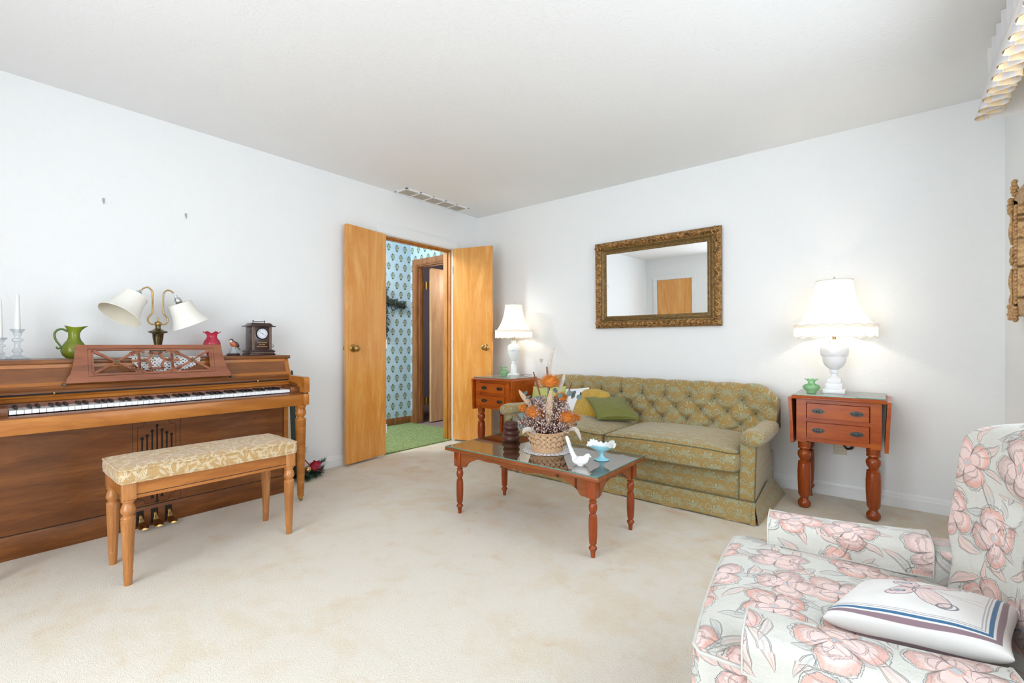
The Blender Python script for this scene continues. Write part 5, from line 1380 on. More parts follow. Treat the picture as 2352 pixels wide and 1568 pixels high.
bs = thing('woven_basket', 'flared woven split-cane basket holding dried flowers on the coffee table', 'basket', tuple(BK+Vector((0, 0, 0.003))))
bz = ZT+0.003
def brad(t): return 0.087+0.040*t+0.006*sin(pi*t)*0
NB = 20
def strip(k, dirn):
    pts, m = [], 30
    for i in range(m+1):
        t = i/m; a = 2*pi*k/NB+dirn*t*0.95
        r = brad(t)+0.0036*dirn*cos(t*NB*0.95)
        pts.append((a, r, t))
    return pts
for dirn, nm in ((1, 'weave'), (-1, 'weave')):
    mb = MB()
    for k in range(NB):
        pts = strip(k, dirn); hw = 0.0083
        vs = []
        for (a, r, t) in pts:
            z = bz+0.022+0.098*t+0.010*t*cos(2*a-1.2)
            slope = 0.098/(0.95*0.11)   # rise against run
            n = sqrt(1+slope*slope); da = hw*slope/n/r*dirn*-1; dz = hw/n
            vs += [(BK.x+(r+0.0012)*cos(a-da), BK.y+(r+0.0012)*sin(a-da), z-dz), (BK.x+(r+0.0022)*cos(a), BK.y+(r+0.0022)*sin(a), z), (BK.x+(r+0.0012)*cos(a+da), BK.y+(r+0.0012)*sin(a+da), z+dz)]
        fs = []
        for i in range(len(pts)-1):
            for j in (0, 1): fs.append((i*3+j, i*3+3+j, i*3+4+j, i*3+1+j))
        mb.add(vs, fs)
    stuff(mb.build(nm, M['wicker'], bs, smooth=50))
MB().lathe([(0.001, bz+0.002), (0.080, bz+0.002), (0.081, bz+0.020), (0.1185, bz+0.116), (0.1165, bz+0.116), (0.080, bz+0.022), (0.001, bz+0.010)], BK.x, BK.y, 40).build('inner_wall', M['shadow_gap'], bs, smooth=50)  # dark liner stands in for shade between the cane strips
mb = MB()
for row in range(4):
    for ph in (0, pi):
        mb.tube([(BK.x+(0.0865+0.003*sin(a*0.55*8+ph+row*pi/2)+0.0008*row)*cos(2*pi*a/96), BK.y+(0.0865+0.003*sin(a*0.55*8+ph+row*pi/2)+0.0008*row)*sin(2*pi*a/96), bz+0.0035+0.006*row) for a in range(96)], 0.0031, 6, closed=True)
mb.build('base_coil', M['wicker'], bs, smooth=60)
mb = MB()
for ph in (0, 2.1, 4.2):
    mb.tube([(BK.x+(0.1275+0.0035*cos(a*1.1+ph))*cos(2*pi*a/160), BK.y+(0.1275+0.0035*cos(a*1.1+ph))*sin(2*pi*a/160), bz+0.121+0.010*cos(4*pi*a/160-1.2)+0.0035*sin(a*1.1+ph)) for a in range(160)], 0.0030, 6, closed=True)
mb.build('braided_rim', M['wicker'], bs, smooth=60)

fl = thing('dried_flower_arrangement', 'dried arrangement of orange thistles, mauve statice and grey husks standing in the basket', 'flowers', (BK.x, BK.y, bz+0.02))
def fp(x, y, dep=0.0):
    """point of the arrangement: x sideways and y down on a 2.514 mm grid, dep = towards the room (m)"""
    q = BK+Rv*((x-1256)*0.002514); return Vector((q.x+0.6313*dep, q.y-0.7755*dep, 1.024-(y-789)*0.002514))
def thistle(c, r, mat, squash=0.8, n=520, up=0.35, core=None):
    mb = MB()
    for k in range(n):
        zz = 1-2*(k+.5)/n; a = k*2.39996; rr = sqrt(1-zz*zz); d = Vector((rr*cos(a), rr*sin(a), zz*squash+up*0.3))
        if zz < -0.55: continue
        L = r*(0.70+0.45*rnd.random()); d = (d+Vector((rnd.uniform(-.2, .2), rnd.uniform(-.2, .2), rnd.uniform(-.2, .2)))).normalized()
        p0 = c+d*r*0.30; p1 = c+Vector((d.x, d.y, d.z*squash))*L
        s = d.cross(Vector((0.3, 0.2, 1))).normalized()*0.0017; s2 = d.cross(s).normalized()*0.0017
        mb.add([tuple(p0+s), tuple(p0-s*0.5+s2), tuple(p0-s*0.5-s2), tuple(p1)], [(0, 1, 3), (1, 2, 3), (2, 0, 3)])
    mb.ell(tuple(c), (r*0.62, r*0.62, r*0.6*squash), 14, 10)
    return mb.build('thistle_flower', mat, fl, smooth=60)
for (x, y, r, dep, mt) in ((1262, 878, 0.058, 0.02, 'orange_fluff'), (1243, 884, 0.040, -0.01, 'tan_fluff'), (1225, 946, 0.050, 0.07, 'orange_fluff'), (1203, 940, 0.035, 0.0, 'orange_fluff'), (1295, 956, 0.050, 0.08, 'orange_fluff'),
                           (1287, 914, 0.042, 0.02, 'orange_fluff'), (1304, 970, 0.036, 0.05, 'tan_fluff'), (1319, 962, 0.036, 0.0, 'orange_fluff')):
    thistle(fp(x, y-2, dep+0.012), r*1.12, M[mt], 0.86, 700 if r > .045 else 480)
mb = MB()
for (x, y, dep) in ((1262, 885, 0.0), (1225, 950, 0.04), (1203, 945, 0.0), (1295, 960, 0.05), (1287, 918, 0.02), (1319, 968, 0.0)):
    a = fp(x, y, dep); b_ = BK+Vector((rnd.uniform(-.02, .02), rnd.uniform(-.02, .02), 0.03)); mb.tube([tuple(a), tuple((a+b_)*0.5+Vector((0, 0, 0.02))), tuple(b_)], 0.0022, 6)
mb.build('flower_stems', M['pine'], fl)
def husk(pts, w, mat, name='husk'):
    """long keeled leaf: centre line points, half width profile"""
    C_ = [Vector(p) for p in catmull(pts, 6)]; n = len(C_); vs, fs = [], []
    for i, p in enumerate(C_):
        t = (C_[min(i+1, n-1)]-C_[max(i-1, 0)]).normalized(); s = t.cross(Vector((0.6313, -0.7755, 0.1))).normalized()
        nn = s.cross(t).normalized(); u = i/(n-1); ww = w*(sin(pi*min(1, 0.08+u*0.92))**0.7+0.02)
        vs += [tuple(p-s*ww), tuple(p-s*ww*0.45+nn*ww*0.25), tuple(p-nn*ww*0.18), tuple(p+s*ww*0.45+nn*ww*0.25), tuple(p+s*ww), tuple(p+nn*ww*0.45)]
    for i in range(n-1):
        for j in range(6): fs.append((i*6+j, i*6+(j+1) % 6, i*6+6+(j+1) % 6, i*6+6+j))
    mb = MB(); mb.add(vs, fs); return mb.build(name, mat, fl, smooth=60)
husk([fp(1260, 900, -.01), fp(1261, 862, -.01), fp(1263, 830, -.01), fp(1269, 806, -.01), fp(1275, 797, -.01)], 0.0125, M['pod'])
husk([fp(1282, 905, 0), fp(1289, 882, 0), fp(1294, 868, 0), fp(1296, 857, 0)], 0.011, M['pod'])
husk([fp(1222, 935, .02), fp(1212, 922, .03), fp(1200, 908, .03), fp(1191, 894, .03)], 0.014, M['husk'])
husk([fp(1256, 968, .10), fp(1256, 945, .11), fp(1259, 915, .10), fp(1262, 890, .08)], 0.018, M['husk'])
husk([fp(1228, 990, .10), fp(1216, 977, .13), fp(1205, 976, .14), fp(1198, 985, .14)], 0.013, M['pod'])
husk([fp(1300, 982, .10), fp(1312, 975, .13), fp(1320, 984, .14), fp(1326, 1001, .14)], 0.011, M['pod'])
for a, b_, d0 in (((1239, 905), (1224, 853), .03), ((1258, 885), (1255, 842), .0), ((1300, 912), (1312, 878), .02), ((1243, 975), (1238, 935), .10), ((1200, 968), (1184, 948), .06), ((1268, 948), (1272, 930), .08)):
    mb = MB(); p0, p1 = fp(a[0], a[1], d0), fp(b_[0], b_[1], d0); mb.tube([tuple(p0), tuple(p0.lerp(p1, .5)), tuple(p1)], [0.0042, 0.0042, 0.0036], 8); mb.tube([tuple(BK+Vector((0, 0, 0.08))), tuple(p0)], 0.0015, 5); mb.build('cattail', M['cattail'], fl)
mb = MB(); p = fp(1243, 828, 0); mb.tube([tuple(fp(1252, 900, 0)), tuple(fp(1247, 862, 0)), tuple(p)], 0.0011, 5); mb.lathe([(0.001, p.z-0.012), (0.006, p.z-0.006), (0.0105, p.z+0.003), (0.0115, p.z+0.008), (0.006, p.z+0.011), (0.001, p.z+0.009)], p.x, p.y, 14); mb.build('seed_pod', M['pod'], fl, smooth=60)
leafs = ((1208, 905), (1214, 911), (1232, 914), (1243, 917), (1262, 902), (1273, 897), (1281, 905), (1278, 917), (1268, 922), (1318, 902), (1326, 908), (1312, 906), (1336, 905), (1253, 974), (1264, 978), (1290, 985), (1317, 974), (1196, 952), (1190, 962), (1242, 930), (1285, 930), (1251, 985), (1273, 985), (1196, 975), (1228, 922), (1302, 900))
for i, (x, y) in enumerate(leafs):
    c = fp(x+rnd.uniform(-2, 2), y, rnd.uniform(-.02, .11)); r = rnd.uniform(0.013, 0.020)
    nrm = Vector((rnd.uniform(-.6, .9), rnd.uniform(-1.2, 0), rnd.uniform(-.2, 1))).normalized(); q = Vector((0, 0, 1)).rotation_difference(nrm).to_matrix().to_4x4()
    mb = MB(); mb.T = Matrix.Translation(c) @ q
    mb.grid(10, 3, lambda u, v: (r*v*cos(2*pi*u)*(1+0.15*cos(2*pi*u)), r*v*sin(2*pi*u), 0.004*v*v+0.002*sin(3*2*pi*u)*v), cu=True)
    mb.build('eucalyptus_leaf', M['eucalyptus'], fl, smooth=60)
mb = MB(); mb2 = MB()
for k in range(3200):
    a = rnd.random()*2*pi; hh = rnd.random()**0.8; rr = (0.045+0.125*sqrt(rnd.random()))*(1.0-0.35*max(0, hh-0.45)/0.55)
    p = Vector((BK.x+rr*cos(a), BK.y+rr*sin(a), bz+0.110+0.205*hh*(1-0.30*(rr/0.17)**2)))
    if rr > 0.12 and hh < 0.12: p.z += 0.01
    s = rnd.uniform(0.0028, 0.0056); j = Vector((rnd.uniform(-1, 1), rnd.uniform(-1, 1), rnd.uniform(0, 1))).normalized()
    q = j.cross(Vector((.3, .5, .8))).normalized(); w = j.cross(q)
    tgt = mb if rnd.random() < 0.80 else mb2
    tgt.add([tuple(p+q*s), tuple(p-q*s*.5+w*s*.9), tuple(p-q*s*.5-w*s*.9), tuple(p+j*s*2.0)], [(0, 1, 3), (1, 2, 3), (2, 0, 3), (0, 2, 1)])
    if k % 7 == 0:
        b_ = Vector((BK.x+rr*0.35*cos(a), BK.y+rr*0.35*sin(a), bz+0.09)); mb2.tube([tuple(b_), tuple((b_+p)*0.5+Vector((0, 0, .015))), tuple(p)], 0.0009, 3)
stuff(mb.build('statice_florets', M['statice'], fl, smooth=0)); stuff(mb2.build('statice_stems', M['statice_d'], fl, smooth=0))

# carved wooden jar
jx, jy = 1.712, -1.505
t = thing('carved_wooden_jar', 'round dark carved wooden jar with three bulging tiers and a lid on the coffee table', 'jar', (jx, jy, ZT))
z = ZT
def jrf(r, zz, a): return (r+0.0006*sin(a*24)*sin((zz-ZT)*500), zz)
for (z0, h, R) in ((0.0, 0.040, 0.058), (0.038, 0.034, 0.054), (0.071, 0.036, 0.054)):
    prof = [(R*0.78, z+z0)]+[(R*(0.80+0.20*sin(pi*k/10)**0.7), z+z0+h*(0.05+0.9*k/10)) for k in range(11)]+[(R*0.78, z+z0+h)]
    MB().lathe(prof, jx, jy, 48, rf=jrf).build('tier', M['carved_jar'], t, smooth=50)
lid = MB().lathe([(0.040, z+0.106), (0.044, z+0.109), (0.042, z+0.117), (0.036, z+0.124), (0.020, z+0.127), (0.008, z+0.128)], jx, jy, 36).build('lid', M['carved_jar'], t, smooth=50)
child(MB().lathe([(0.004, z+0.127), (0.004, z+0.131), (0.009, z+0.135), (0.009, z+0.139), (0.004, z+0.142), (0.001, z+0.143)], jx, jy, 18), 'lid_knob', M['brass_dark'], lid, t, smooth=50)

# white porcelain bird with tall tail
bx_, by_ = 2.352, -1.735
t = thing('porcelain_bird', 'white porcelain bird with a tall upright tail and blue brush marks on the coffee table', 'figurine', (bx_, by_, ZT))
def BP(u, z, d=0.0): return Vector((bx_, by_, ZT))+Rv*u+Vector((0.6313*d, -0.7755*d, z))
def chain(path, radii, seg=14):
    pts = catmull([tuple(p) for p in path], 5); n = len(pts); rr = []
    m = len(radii)-1
    for i in range(n):
        u = i/(n-1)*m; k = min(int(u), m-1); f = u-k; f = f*f*(3-2*f); rr.append(radii[k]*(1-f)+radii[k+1]*f)
    return pts, rr
mb = MB(); pts, rr = chain([BP(-0.036, 0.034), BP(-0.018, 0.024), BP(0.002, 0.022), BP(0.020, 0.026), BP(0.034, 0.040), BP(0.041, 0.046), BP(0.050, 0.043), BP(0.057, 0.041)], [0.010, 0.021, 0.0235, 0.022, 0.0155, 0.0130, 0.0060, 0.0012]); mb.tube(pts, rr, 20); mb.build('body', M['white_porcelain'], t, smooth=85)
mb = MB(); pts, rr = chain([BP(-0.018, 0.026), BP(-0.036, 0.052), BP(-0.050, 0.088), BP(-0.060, 0.118), BP(-0.068, 0.140), BP(-0.071, 0.148)], [0.015, 0.012, 0.0095, 0.010, 0.0085, 0.002]); mb.tube(pts, rr, 16); mb.build('tail', M['white_porcelain'], t, smooth=85)
mb = MB(); mb.lathe([(0.017, ZT), (0.018, ZT+0.003), (0.015, ZT+0.010)], bx_, by_, 24); mb.build('foot', M['white_porcelain'], t)
mb = MB(); mb.ell(tuple(BP(-0.030, 0.034, 0.006)), (0.016, 0.010, 0.022), 14, 10); mb.build('wing', M['white_porcelain'], t, smooth=80)
mb = MB(); mb.tube([tuple(BP(-0.026, 0.045, 0.0155)), tuple(BP(-0.020, 0.040, 0.0185)), tuple(BP(-0.016, 0.032, 0.020))], 0.0016, 6); mb.tube([tuple(BP(-0.055, 0.120, 0.0095)), tuple(BP(-0.047, 0.098, 0.010)), tuple(BP(-0.043, 0.088, 0.0105))], 0.0014, 6); mb.tube([tuple(BP(-0.034, 0.030, 0.017)), tuple(BP(-0.025, 0.033, 0.020))], 0.0013, 6); mb.build('blue_brush_marks', M['blue_paint'], t)

# blue opalescent compote with crimped rim
cx_, cy_ = 2.385, -1.570
t = thing('ruffled_compote', 'pale blue opal glass footed dish with crimped white rim on the coffee table', 'dish', (cx_, cy_, ZT))
prof = [(0.0395, 0.0), (0.0415, 0.003), (0.038, 0.006), (0.022, 0.010), (0.012, 0.018), (0.0095, 0.027), (0.0105, 0.035), (0.018, 0.044), (0.040, 0.055), (0.058, 0.066), (0.066, 0.076), (0.073, 0.083)]
inner = [(r-0.003, zz+0.001) for r, zz in prof[::-1][:4]]+[(0.014, 0.048), (0.001, 0.045)]
nouter = len(prof)
def crf(r, zz, a):
    zz -= ZT; k = max(0, min(1, (zz-0.052)/0.031))
    big = cos(3*a+0.5); sm = cos(18*a)
    return (r*(1+0.10*k*k*big+0.035*k**3*sm), zz+ZT+k*k*(0.011*-big+0.0035*sm*k)+0.004*k)
def cuv(co, n):
    z = co.z-ZT; up = 1.0 if (n.z > 0.25 and z > 0.045) else 0.0
    return (0, max(up, min(1, (z-0.070)/0.02), 0.45 if z < 0.012 else 0.0))
MB().lathe([(r, zz+ZT) for r, zz in prof+inner], cx_, cy_, 108, rf=crf).build('dish_body', M['opal'], t, smooth=75, uv=cuv)

# ================================================================== SIDE TABLES
def side_table(loc, label):
    t = thing('drop_leaf_table', label, 'table', (0, 0, 0), world=True); t.location = (0, 0, 0)
    t['_w'] = (0.0, 0.0, 0.0)
    ch, cl_ = M['cherry'], M['cherry_leg']
    W_, D_ = 0.208, 0.385           # half width of case, depth; front face at y=0, back at +D
    ZB, ZC = 0.414, 0.681
    for q in (-1, 1): MB().box(min(q*W_, q*(W_-0.052)), max(q*W_, q*(W_-0.052)), 0, 0.05, ZB, ZC).build('corner_post', ch, t, smooth=0)
    for z0, z1 in ((ZC-0.022, ZC), (0.5425, 0.5665), (ZB+0.006, 0.4455)): MB().box(-W_+0.052, W_-0.052, 0.004, 0.05, z0, z1).build('front_rail', ch, t, smooth=0)
    MB().box(-W_, W_, D_-0.02, D_, ZB, ZC).build('back_panel', ch, t, smooth=0)
    for s in (-1, 1):
        x0, x1 = sorted((s*W_, s*(W_-0.016))); MB().box(x0, x1, 0.05, D_-0.02, ZB, ZC).build('side_panel', M['maple_raw'] if s > 0 else ch, t, smooth=0)
    for z0, z1 in ((0.568, 0.657), (0.447, 0.541)):
        mb = MB(); mb.loft(rrect(-W_+0.055, W_-0.055, z0, z1, 0.002, 1, 2), [(1.0, -0.010), (1.0, 0.004), (0.985, 0.010), (0.0, 0.0101)]); 
        for i, v in enumerate(mb.v): mb.v[i] = (v[0], -v[2]+0.002, v[1])
        dw = mb.build('drawer', ch, t, smooth=25)
        zc = (z0+z1)/2
        for s in (-1, 1):
            xc = s*0.094
            mb = MB()
            oval = [(xc+0.034*cos(a*pi/18)*(1-0.10*abs(sin(a*pi/18))), zc+0.0155*sin(a*pi/18)) for a in range(36)]
            mb.prism(oval, -0.0115, -0.008, 'xz'); o = mb.build('handle_plate', M['pewter'], t, smooth=30); o.parent = dw
            mb = MB(); mb.tube([(xc+0.027*cos(a*pi/18), -0.0125, zc+0.0105*sin(a*pi/18)) for a in range(36)], 0.0013, 5, closed=True); mb.ell((xc, -0.0115, zc+0.001), (0.013, 0.0035, 0.0065), 12, 8)
            mb.tube([(xc-0.024, -0.013, zc+0.001), (xc-0.020, -0.019, zc-0.005), (xc-0.010, -0.021, zc-0.0085), (xc+0.010, -0.021, zc-0.0085), (xc+0.020, -0.019, zc-0.005), (xc+0.024, -0.013, zc+0.001)], 0.0015, 6)
            for q in (-1, 1): mb.ell((xc+q*0.024, -0.013, zc+0.001), (0.0028,)*3, 8, 6)
            o = mb.build('bail_handle', M['pewter'], t, smooth=60); o.parent = dw
    tp = MB(); tp.loft([(x, y) for x, y in rrect(-W_-0.026, W_+0.026, -0.022, D_+0.012, 0.004, 2, 3)], [(0.985, 0.681), (1.0, 0.684), (1.0, 0.690), (0.975, 0.699), (0.968, 0.705)], centre=(0, D_/2)); tp.build('tabletop', ch, t, smooth=25)
    MB().box(-W_-0.016, W_+0.016, -0.014, D_+0.004, 0.705, 0.7105, bev=0.001, seg=1).build('glass_sheet', M['mint_glass'], t, smooth=0)
    mb = MB(); mb.box(-W_-0.0165, W_+0.0165, -0.0150, -0.0136, 0.7053, 0.7100); mb.build('green_edge', M['glass_edge'], t, smooth=0)
    for s in (-1, 1):
        xt = s*(W_+0.034); xb = s*(W_+0.020)
        poly = [(xt-0.009, 0.694), (xt+0.009, 0.690), (xb+0.010, 0.405), (xb-0.008, 0.405)] if s > 0 else [(xt+0.009, 0.694), (xt-0.009, 0.690), (xb-0.010, 0.405), (xb+0.008, 0.405)]
        MB().prism(poly, -0.018, D_+0.008, 'xz').build('drop_leaf', ch, t, smooth=0)
    prof = [(0.016, 0), (0.025, 0.003), (0.033, 0.014), (0.0355, 0.026), (0.033, 0.040), (0.024, 0.052), (0.021, 0.057), (0.021, 0.062), (0.026, 0.070), (0.032, 0.082), (0.034, 0.120), (0.0365, 0.180), (0.0365, 0.230), (0.034, 0.272), (0.0325, 0.280), (0.0345, 0.285), (0.028, 0.290), (0.0215, 0.295), (0.024, 0.302), (0.0335, 0.318), (0.0365, 0.332), (0.0355, 0.346), (0.0285, 0.357), (0.0235, 0.362), (0.026, 0.367), (0.0345, 0.372), (0.0345, 0.379), (0.0315, 0.383), (0.034, 0.390), (0.0345, 0.416)]
    bprof = [(0.018, 0.0), (0.018, 0.004), (0.0125, 0.010), (0.0135, 0.060)]+[(r*0.72, z) for r, z in prof if z >= 0.0699]
    for s in (-1, 1):
        MB().lathe(prof, s*(W_-0.038), 0.036, 32).build('leg', cl_, t, smooth=50)
        MB().lathe([(0.018, 0.0), (0.018, 0.005), (0.011, 0.009), (0.012, 0.046), (0.018, 0.052), (0.026, 0.064), (0.026, 0.074), (0.018, 0.086), (0.014, 0.092)]+[(r*0.70, z+0.02) for r, z in prof if 0.07 <= z <= 0.39]+[(0.024, 0.416)], s*(W_-0.038), D_-0.055, 28).build('rear_leg', cl_, t, smooth=50)
    t.location = loc
    return t
stR = side_table((3.334, -0.412, 0), 'cherry drop-leaf end table with two drawers to the right of the sofa')
stL = copy_tree(stR); stL.location = (0.750, -0.605, 0); stL['label'] = 'cherry drop-leaf end table with two drawers beside the open doors, left of the sofa'
ZS = 0.7105
# small green glass vases with ruffled necks
gprof = [(0.024, 0.001), (0.027, 0.003), (0.026, 0.012), (0.040, 0.024), (0.0475, 0.036), (0.0475, 0.044), (0.038, 0.054), (0.023, 0.059), (0.0185, 0.066), (0.021, 0.076), (0.030, 0.086), (0.0355, 0.090)]
ruffled('green_bud_vase', 'pale green glass vase with crimped rim on the right end table', 'vase', (3.196, -0.318, ZS), gprof, M['green_glass'], 9, 0.003, 0.07, 0.072)
ruffled('green_bud_vase', 'pale green glass vase on the left end table beside the doors', 'vase', (0.722, -0.405, ZS), gprof, M['green_glass'], 9, 0.003, 0.07, 0.072)

# ================================================================== TABLE LAMPS (lit)
def lit_shade(mbT, rt, rb, H_, drop, lamp, name='lamp_shade', nsc=16, ztop=0.0):
    """bell shade: top radius rt at ztop, flaring to rb, with a scalloped skirt"""
    def prof(v):
        return rt+(rb-rt)*(0.24*v+0.76*v**2.7), ztop-H_*v
    mb = MB(); mb.T = mbT
    def g(u, v):
        r, z = prof(v); a = 2*pi*u; r *= (1-0.012*(1-abs(cos(5*a))))
        return (r*cos(a), r*sin(a), z)
    mb.grid(80, 16, g, cu=True); sh = mb.build(name, M['shade'], lamp, smooth=70)
    mb = MB(); mb.T = mbT
    def sk(u, v):
        a = 2*pi*u; sc_ = abs(sin(nsc*a/2)); r = rb*(1.004+0.006*v)
        zt = ztop-H_+0.010+0.011*sc_; zb = ztop-H_-drop+0.0-0.010*sc_
        return (r*cos(a), r*sin(a), zt+(zb-zt)*v)
    mb.grid(nsc*10, 4, sk, cu=True); o = child(mb, 'scalloped_skirt', M['shade'], sh, lamp, smooth=70)
    mb = MB(); mb.T = mbT
    for v in (0.0, 1.0): mb.tube([sk(k/(nsc*10), v) for k in range(nsc*10)], 0.0020, 5, closed=True)
    r0, z0 = prof(0); mb.tube([(r0*cos(k*pi/30), r0*sin(k*pi/30), z0) for k in range(60)], 0.0028, 6, closed=True)
    for k in range(10):
        a = 2*pi*k/10; mb.tube([(prof(v/8)[0]*1.003*cos(a), prof(v/8)[0]*1.003*sin(a), prof(v/8)[1]) for v in range(9)], 0.0010, 4)
    child(mb, 'braid_trim', M['shade_trim'], sh, lamp, smooth=70)
    return sh
# right lamp: square-stepped marble urn
lx, ly = 3.306, -0.200
lr = thing('table_lamp', 'lit white marble urn lamp with scalloped bell shade on the right end table', 'lamp', (lx, ly, ZS))
mb = MB(); mb.box(lx-0.058, lx+0.058, ly-0.058, ly+0.058, ZS, ZS+0.026, bev=0.003); mb.box(lx-0.043, lx+0.043, ly-0.043, ly+0.043, ZS+0.026, ZS+0.064, bev=0.002); mb.box(lx-0.036, lx+0.036, ly-0.036, ly+0.036, ZS+0.064, ZS+0.092, bev=0.003)
mb.build('marble_plinth', M['marble'], lr)
MB().lathe([(r, ZS+z) for r, z in [(0.034, 0.091), (0.028, 0.098), (0.022, 0.104), (0.019, 0.112), (0.019, 0.124), (0.024, 0.128), (0.024, 0.144), (0.021, 0.148), (0.034, 0.158), (0.052, 0.176), (0.062, 0.198), (0.065, 0.222), (0.066, 0.234)]], lx, ly, 36).build('urn_bowl', M['marble'], lr, smooth=45)
MB().lathe([(r, ZS+z) for r, z in [(0.068, 0.234), (0.071, 0.238), (0.076, 0.262), (0.077, 0.282), (0.070, 0.297), (0.050, 0.304), (0.030, 0.308), (0.026, 0.320), (0.030, 0.330), (0.020, 0.340)]], lx, ly, 48,
           rf=lambda r, z, a: (r*(1+0.025*sin(8*a+(z-ZS)*60)*(1 if 0.236 < z-ZS < 0.30 else 0)), z)).build('urn_collar', M['marble'], lr, smooth=50)
MB().lathe([(r, ZS+z) for r, z in [(0.010, 0.340), (0.010, 0.365), (0.018, 0.370), (0.018, 0.405), (0.012, 0.410)]], lx, ly, 18).build('socket', M['brass'], lr)
MB().ell((lx, ly, ZS+0.455), (0.030, 0.030, 0.042), 18, 12).build('bulb', M['bulb'], lr, smooth=80)
shT = Matrix.Translation((lx, ly, 0))
lit_shade(shT, 0.098, 0.218, 0.300, 0.052, lr, ztop=1.424)
mb = MB(); mb.tube([(lx+0.028*s*(1-(k/10-0.5)**2*0)*sin(pi*k/10)*1.6, ly, ZS+0.37+0.34*k/10) for s in (1,) for k in range(11)], 0.0014, 6); mb.tube([(lx-0.045*sin(pi*k/10), ly, ZS+0.37+0.34*k/10) for k in range(11)], 0.0014, 6)
mb.tube([(lx-0.098, ly, 1.422), (lx+0.098, ly, 1.422)], 0.0014, 5); mb.tube([(lx, ly-0.098, 1.422), (lx, ly+0.098, 1.422)], 0.0014, 5); mb.lathe([(0.004, 1.420), (0.007, 1.428), (0.004, 1.434), (0.007, 1.440), (0.001, 1.450)], lx, ly, 14); mb.build('harp_and_finial', M['chrome'], lr, smooth=60)
point_light('right_lamp_bulb', (lx, ly, 1.19), LAMP_POWER, (1.0, 0.84, 0.63), 0.035, lr)
# left lamp: slim urn with flower sprig
mx_, my_ = 0.688, -0.215
ll = thing('table_lamp', 'lit slim white urn lamp with painted sprig and scalloped shade on the left end table', 'lamp', (mx_, my_, ZS))
MB().lathe([(r, ZS+z) for r, z in [(0.068, 0.0), (0.070, 0.004), (0.068, 0.014), (0.058, 0.018), (0.034, 0.020), (0.031, 0.060), (0.029, 0.100), (0.024, 0.108), (0.020, 0.116), (0.027, 0.122), (0.027, 0.130), (0.022, 0.136), (0.030, 0.146), (0.046, 0.170), (0.058, 0.205), (0.063, 0.240), (0.064, 0.262), (0.062, 0.285), (0.048, 0.305), (0.026, 0.314), (0.022, 0.328), (0.028, 0.336), (0.018, 0.345)]], mx_, my_, 36).build('porcelain_urn', M['white_porcelain'], ll, smooth=50)
mb = MB()
for k in range(9):
    a = -1.1+0.12*k/9; mb.ell((mx_+0.063*cos(a+0.04*k-0.1), my_+0.063*sin(a+0.04*k-0.1), ZS+0.243+0.010*rnd.random()*(k % 3)), (0.003, 0.003, 0.004), 6, 4)
mb.tube([(mx_+0.0645*cos(a), my_+0.0645*sin(a), ZS+0.241) for a in [k*2*pi/40 for k in range(40)]], 0.0008, 4, closed=True); mb.build('painted_sprig', M['blue_paint'], ll)
MB().lathe([(r, ZS+z) for r, z in [(0.010, 0.345), (0.010, 0.370), (0.018, 0.374), (0.018, 0.405), (0.012, 0.410)]], mx_, my_, 18).build('socket', M['brass'], ll)
MB().ell((mx_, my_, ZS+0.455), (0.030, 0.030, 0.042), 18, 12).build('bulb', M['bulb'], ll, smooth=80)
lit_shade(Matrix.Translation((mx_, my_, 0)), 0.084, 0.184, 0.272, 0.048, ll, ztop=1.410)
mb = MB(); mb.tube([(mx_+0.045*sin(pi*k/10), my_, ZS+0.37+0.33*k/10) for k in range(11)], 0.0014, 6); mb.tube([(mx_-0.045*sin(pi*k/10), my_, ZS+0.37+0.33*k/10) for k in range(11)], 0.0014, 6)
mb.tube([(mx_-0.084, my_, 1.408), (mx_+0.084, my_, 1.408)], 0.0014, 5); mb.tube([(mx_, my_-0.084, 1.408), (mx_, my_+0.084, 1.408)], 0.0014, 5); mb.lathe([(0.004, 1.406), (0.007, 1.414), (0.004, 1.420), (0.006, 1.426), (0.001, 1.436)], mx_, my_, 14); mb.build('harp_and_finial', M['chrome'], ll, smooth=60)
point_light('left_lamp_bulb', (mx_, my_, 1.18), LAMP_POWER, (1.0, 0.84, 0.63), 0.035, ll)
mb = MB(); mb.tube(catmull([(mx_+0.068, my_+0.0, ZS+0.010), (mx_+0.10, my_+0.02, ZS+0.004), (mx_+0.13, my_+0.03, ZS+0.012), (mx_+0.15, my_+0.04, ZS+0.006), (mx_+0.155, my_+0.10, ZS+0.003)], 5), 0.0020, 6); mb.build('power_cord', M['cord'], ll)

# ================================================================== SOFA
so = thing('sofa', 'olive gold brocade sofa with button-tufted back, rolled arms and skirt below the mirror', 'sofa', (2.03, -0.5, 0))
BR = M['brocade']; SX0, SX1 = 1.065, 3.000
MB().box(SX0+0.06, SX1-0.045, -0.862, -0.12, 0.06, 0.285, bev=0.012).build('seat_base', BR, so, uv='box')
